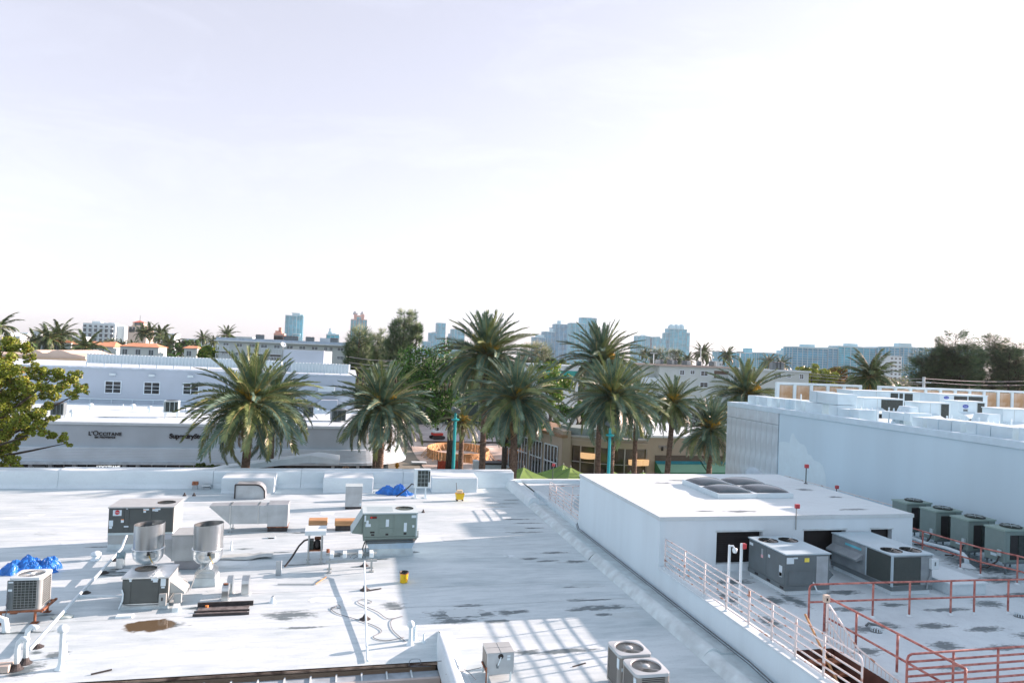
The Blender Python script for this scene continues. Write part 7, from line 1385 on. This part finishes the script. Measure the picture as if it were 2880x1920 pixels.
t_, a = tower('low white tower with stepped white penthouse behind the left apartment block', 'L', 1100, [(1085,1360,640,26,0,7)]); crest(t_, a, 'L', 1100, 1120, 1200, 570, 640, SLABH); crest(t_, a, 'L', 1100, 1200, 1290, 605, 640, SLABH); crest(t_, a, 'L', 1100, 1145, 1175, 495, 570, SLABH, 5)
t_, a = tower('small pink stepped hotel tower left of the white twin tower', 'B', 620, [(868,955,290,16,0,6)], glass=PINKW, slab=PINKW, fh=4.5); crest(t_, a, 'B', 620, 878, 935, 262, 292, PINKW, 10); crest(t_, a, 'B', 620, 908, 932, 225, 265, PINKW, 5); crest(t_, a, 'B', 620, 878, 925, 255, 264, OT, 11)
b = MB()
for j in range(6):
    for i in range(4): q = ony('B',878+20*i,305+10*j,620); b.box(q.x-a.x-.9,q.x-a.x+.9,-.75,-.5,q.z-1.0,q.z+.8)
b.build('windows', WIN_B, t_)
t_, a = tower('slim white tower with rounded top left of the tallest palm', 'M', 2100, [(215,322,125,34,0,5),(120,212,245,34,6,5),(38,135,350,30,-20,5)]); crest(t_, a, 'M', 2100, 230, 310, 119, 127, SLABH); crest(t_, a, 'M', 2100, 155, 195, 230, 247, SLABH)
t_, a = tower('white tower with two hipped grey roofs left of the tallest palm', 'M', 2000, [(395,465,200,30,0,3),(465,555,200,30,5,4),(365,396,255,30,6,2)])
for x1, x2, yt in ((398,465,182),(470,555,180)):
    p_, q, r_ = ony('M',x1,200,2004), ony('M',x2,200,2004), ony('M',x1,yt,2004); W_ = q.x-p_.x; b = MB(); b.add([(0,0,0),(W_,0,0),(W_,24,0),(0,24,0),(W_/2,12,r_.z-p_.z)], [(0,1,4),(1,2,4),(2,3,4),(3,0,4)]); b.build('hipped_roof', mat('far_grey_roof', (.40,.33,.33), .8), t_, loc=(p_.x-a.x,4,p_.z))
t_, a = tower('lowest of the three stepped towers with winged roof right of centre', 'M', 1700, [(1400,1545,300,26,0,7)], glass=GLS2); crest(t_, a, 'M', 1700, 1435, 1525, 265, 300, SLABH); crest(t_, a, 'M', 1700, 1428, 1525, 250, 256, GLS2, 20, 'wing_roof')
t_, a = tower('middle of the three stepped towers with boxed roof lantern right of centre', 'M', 1720, [(1528,1662,232,28,0,6)], glass=GLS2); crest(t_, a, 'M', 1720, 1600, 1636, 190, 232, SLABH, 8); crest(t_, a, 'M', 1720, 1595, 1640, 174, 186, GLS2, 10)
t_, a = tower('tallest of the three stepped towers with winged roof right of centre', 'M', 1740, [(1667,1822,140,30,0,7)], glass=GLS2); crest(t_, a, 'M', 1740, 1695, 1730, 98, 142, SLABH, 8); crest(t_, a, 'M', 1740, 1695, 1785, 86, 95, SLABH, 14, 'wing_roof')
t_, a = tower('pale cyan balconied double tower right of the three stepped towers', 'M', 1650, [(1857,2022,128,30,0,7),(1996,2172,62,30,10,7)]); crest(t_, a, 'M', 1650, 2095, 2110, 55, 63, SLABH, 5)
t_, a = tower('slim flat-topped tower left of the banded pair behind the palms', 'O', 1800, [(195,240,325,24,0,3),(240,345,250,26,-6,4),(343,405,252,26,2,2)]); crest(t_, a, 'O', 1800, 295, 345, 232, 252, SLABH)
t_, a = tower('banded glass tower next to the wide cyan one', 'O', 1800, [(425,530,262,26,0,4),(530,600,280,26,4,3)]); crest(t_, a, 'O', 1800, 500, 530, 252, 264, SLABH)
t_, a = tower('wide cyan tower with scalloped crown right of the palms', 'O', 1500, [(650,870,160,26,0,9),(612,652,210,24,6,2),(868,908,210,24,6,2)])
for x in (698,760,822): q = ony('O',x,150,1504); b = MB(); b.lathe([(9.5,-6),(9.5,4),(7,8),(.2,11)],10); b.build('scallop_crown', SLABH, t_, loc=(q.x-a.x,14,q.z))
# right-hand slab condominiums
def slabs(lab, s_, Y, blocks, boxes, glass=GLS): 
    t_, a = tower(lab, s_, Y, blocks, 'condominium_block', glass, SLABH, 3.2, 'apartment tower')
    for (xa, xb, yt, yb, m_) in boxes: crest(t_, a, s_, Y, xa, xb, yt, yb, m_, 10)
slabs('low pale condominium with cyan roof box behind the two coconut palms', 'E', 1000, [(52,325,378,18,0,16)], [(265,310,343,380,CYW)]); slabs('low white condominium with round roof tanks right of the cyan-boxed one', 'E', 950, [(358,470,382,18,0,7),(470,612,388,18,4,9)], [(518,552,360,385,SLABH),(552,580,344,388,CYW)])
slabs('long pale condominium slab nearest the right apartment wing', 'E', 820, [(612,880,342,20,0,14),(880,955,345,20,6,4)], [(697,780,313,345,SLABH)], GLS2); slabs('middle long condominium slab behind the bushy fruiting palm', 'E', 830, [(955,1240,338,20,0,12),(1238,1345,342,20,4,6)], [(1030,1103,308,340,SLABH)]); slabs('rightmost long condominium slab beside the dark casuarinas', 'E', 800, [(1340,1420,338,20,0,4),(1412,1700,342,20,4,16),(1700,2050,355,20,8,14)], [(1415,1508,304,342,SLABH)], GLS2)
far_house('small white block before the rightmost condominium slab', 'E', 1345, 1435, 405, 500, FW)
# hotel and red-capped tower on the left
t, W_, z, x0 = block('hotel_block', 'white hotel slab with dark balcony columns at the far left', 'A', 748, 1040, 190, 480, 18, FW); MB().box(W_+.01,W_+ony('A',1110,200,480).x-ony('A',1040,200,480).x,3,18,0,z-1).build('blank_end_wall', FW, t)
for i in range(6):
    xa_ = W_*(i+.08)/6; xb_ = W_*(i+.62)/6; b = MB(); b.box(xa_,xb_,-.05,.2,6,z-1.2); o = b.build('balcony_recess', WIN_B, t); b = MB(); zz = z-3.4
    while zz > 6: b.box(xa_,xb_,-1.2,.0,zz,zz+.9); zz -= 3.0
    b.build('balcony_fronts', FW, t)
for xa, xb, yt in ((830,905,168),(905,960,182),(975,1035,182)): p_, q = ony('A',xa,yt,484), ony('A',xb,192,484); MB().box(p_.x-x0,q.x-x0,4,10,z,p_.z).build('roof_plant', FW, t)
t, W_, z, x0 = block('ornate_tower', 'cream tower with a small red tiled cap beside the trio of palms', 'A', 1152, 1320, 218, 460, 16, mat('far_cream_wall', (.62,.55,.47), .8, var=.04)); FC = MATS['far_cream_wall']
p_, q = ony('A',1185,205,462), ony('A',1300,220,462); MB().box(p_.x-x0,q.x-x0,2,12,z,p_.z).build('upper_storey', FC, t); p2_, q2 = ony('A',1195,180,464), ony('A',1292,206,464); MB().box(p2_.x-x0,q2.x-x0,4,11,p_.z,p2_.z).build('lantern', FC, t)
r_ = ony('A',1243,162,468); b = MB(); u0, u1 = p2_.x-x0-.4, q2.x-x0+.4; b.add([(u0,3.6,p2_.z),(u1,3.6,p2_.z),(u1,11.4,p2_.z),(u0,11.4,p2_.z),((u0+u1)/2,7.5,r_.z)], [(0,1,4),(1,2,4),(2,3,4),(3,0,4)]); b.build('red_cap', mat('far_red_tile', (.50,.15,.10), .8), t)
for (xs_, yy, hh) in (((1170,1185,1200,1235,1250,1265),255,6),((1175,1205,1240,1270),235,5),((1205,1225,1245,1265),190,3)):
    b = MB()
    for x in xs_: q = ony('A',x,yy,460); b.box(q.x-x0-.7,q.x-x0+.7,(4 if yy < 200 else -.05)-.08,(4 if yy < 200 else 0)+.05,q.z-.9,q.z+.9)
    b.build('windows', WIN_B, t)
MB().tube([((u0+u1)/2,7.5,r_.z-.5),((u0+u1)/2,7.5,r_.z+3)],.15,6).build('finial', SLATE, t)
# light poles, power lines
def mast(lab, s_, x, yt, Y, head=True):
    q = ony(s_,x,yt,Y); t_ = thing('light_mast', lab, 'post', (q.x,Y,0)); MB().tube([(0,0,0),(0,0,q.z)], .14, 8).build('pole', GALV, t_)
    if head: MB().box(-1.0,1.0,-.15,.15,q.z-.1,q.z+.25).build('lamp_bar', RTUL, t_)
mast('floodlight mast standing left of the dark casuarina row', 'O', 447, 468, 170); mast('floodlight mast between the two coconut palms and the condominiums', 'O', 1545, 455, 170); mast('thin dark mast behind the left coconut palm on the right', 'O', 1048, 375, 220, False)
q = ony('H',697,0,88); t = thing('power_pole', 'concrete power pole behind the long screen fence', 'power pole', (q.x,88,0)); zt_ = ony('E',1600,560,88).z; MB().tube([(0,0,0),(0,0,zt_)], [.26,.2], 10).build('pole', CURBW, t); MB().box(-1.3,1.3,-.06,.06,zt_-.9,zt_-.75).box(-1.3,1.3,-.06,.06,zt_-2.0,zt_-1.85).build('cross_arm', CURBW, t)
def wires(lab, s_, rows, Y0, Y1):
    b = MB()
    for (xa, ya, xb, yb) in rows:
        p_, q = ony(s_,xa,ya,Y0), ony(s_,xb,yb,Y1); b.tube([p_.lerp(q,k/8)+Vector((0,0,-.25*math.sin(math.pi*k/8))) for k in range(9)], .03, 4)
    tag(b.build('power_lines', mat('aluminium_wire', (.5,.52,.54), .4, .6)), lab, 'power lines')
wires('three thin power lines crossing before the tall casuarinas', 'C', [(-60,490,420,522),(-60,540,400,565),(-60,578,380,590)], 108, 108); wires('pair of power lines running right from the power pole', 'E', [(1600,572,2380,592),(1600,598,2380,622)], 88, 92); wires('faint power lines crossing the yellow-green tree toward the pole', 'E', [(735,532,1600,575),(735,552,1600,600),(735,580,1600,612)], 100, 88)
# gull in the sky
q = CAM + sight('F',1303,328)*260; t = thing('gull', 'tiny bird gliding high in the pale sky', 'bird', q, .6); b = MB(); b.smooth = True; b.tube([(-.30,0,0),(-.2,0,.01),(0,0,.02),(.18,0,.02),(.27,0,.03),(.33,0,.01)], [.02,.05,.075,.06,.045,.01], 8); b.build('body', mat('gull_grey', (.35,.38,.42), .7), t)
for s_ in (-1,1): b = MB(); b.add([(.12,s_*.05,.04),(-.1,s_*.05,.04),(-.08,s_*.35,.16),(.10,s_*.35,.17),(-.22,s_*.75,.10),(-.12,s_*.72,.11),(.12,s_*.05,.025),(-.1,s_*.05,.035),(-.08,s_*.35,.15),(.10,s_*.35,.155)], [(0,1,2,3),(3,2,4,5),(6,9,8,7),(9,5,4,8)]); b.build('wing', MATS['gull_grey'], t)
# ================================================================== air
hz = MB().box(-3200,3600,-400,2900,-2.0,175).build('haze', None); hz['kind'] = 'stuff'; hz.data.materials.clear(); tag(hz, 'thin pale sea haze lying over the city', 'haze')
hm = bpy.data.materials.new('haze_air'); hm.use_nodes = True; n = hm.node_tree.nodes; n.remove(n['Principled BSDF']); pv = n.new('ShaderNodeVolumePrincipled'); pv.inputs['Color'].default_value = (.80,.90,1.0,1); pv.inputs['Density'].default_value = .00008; pv.inputs['Anisotropy'].default_value = .2
hm.node_tree.links.new(pv.outputs[0], n['Material Output'].inputs['Volume']); hz.data.materials.append(hm)
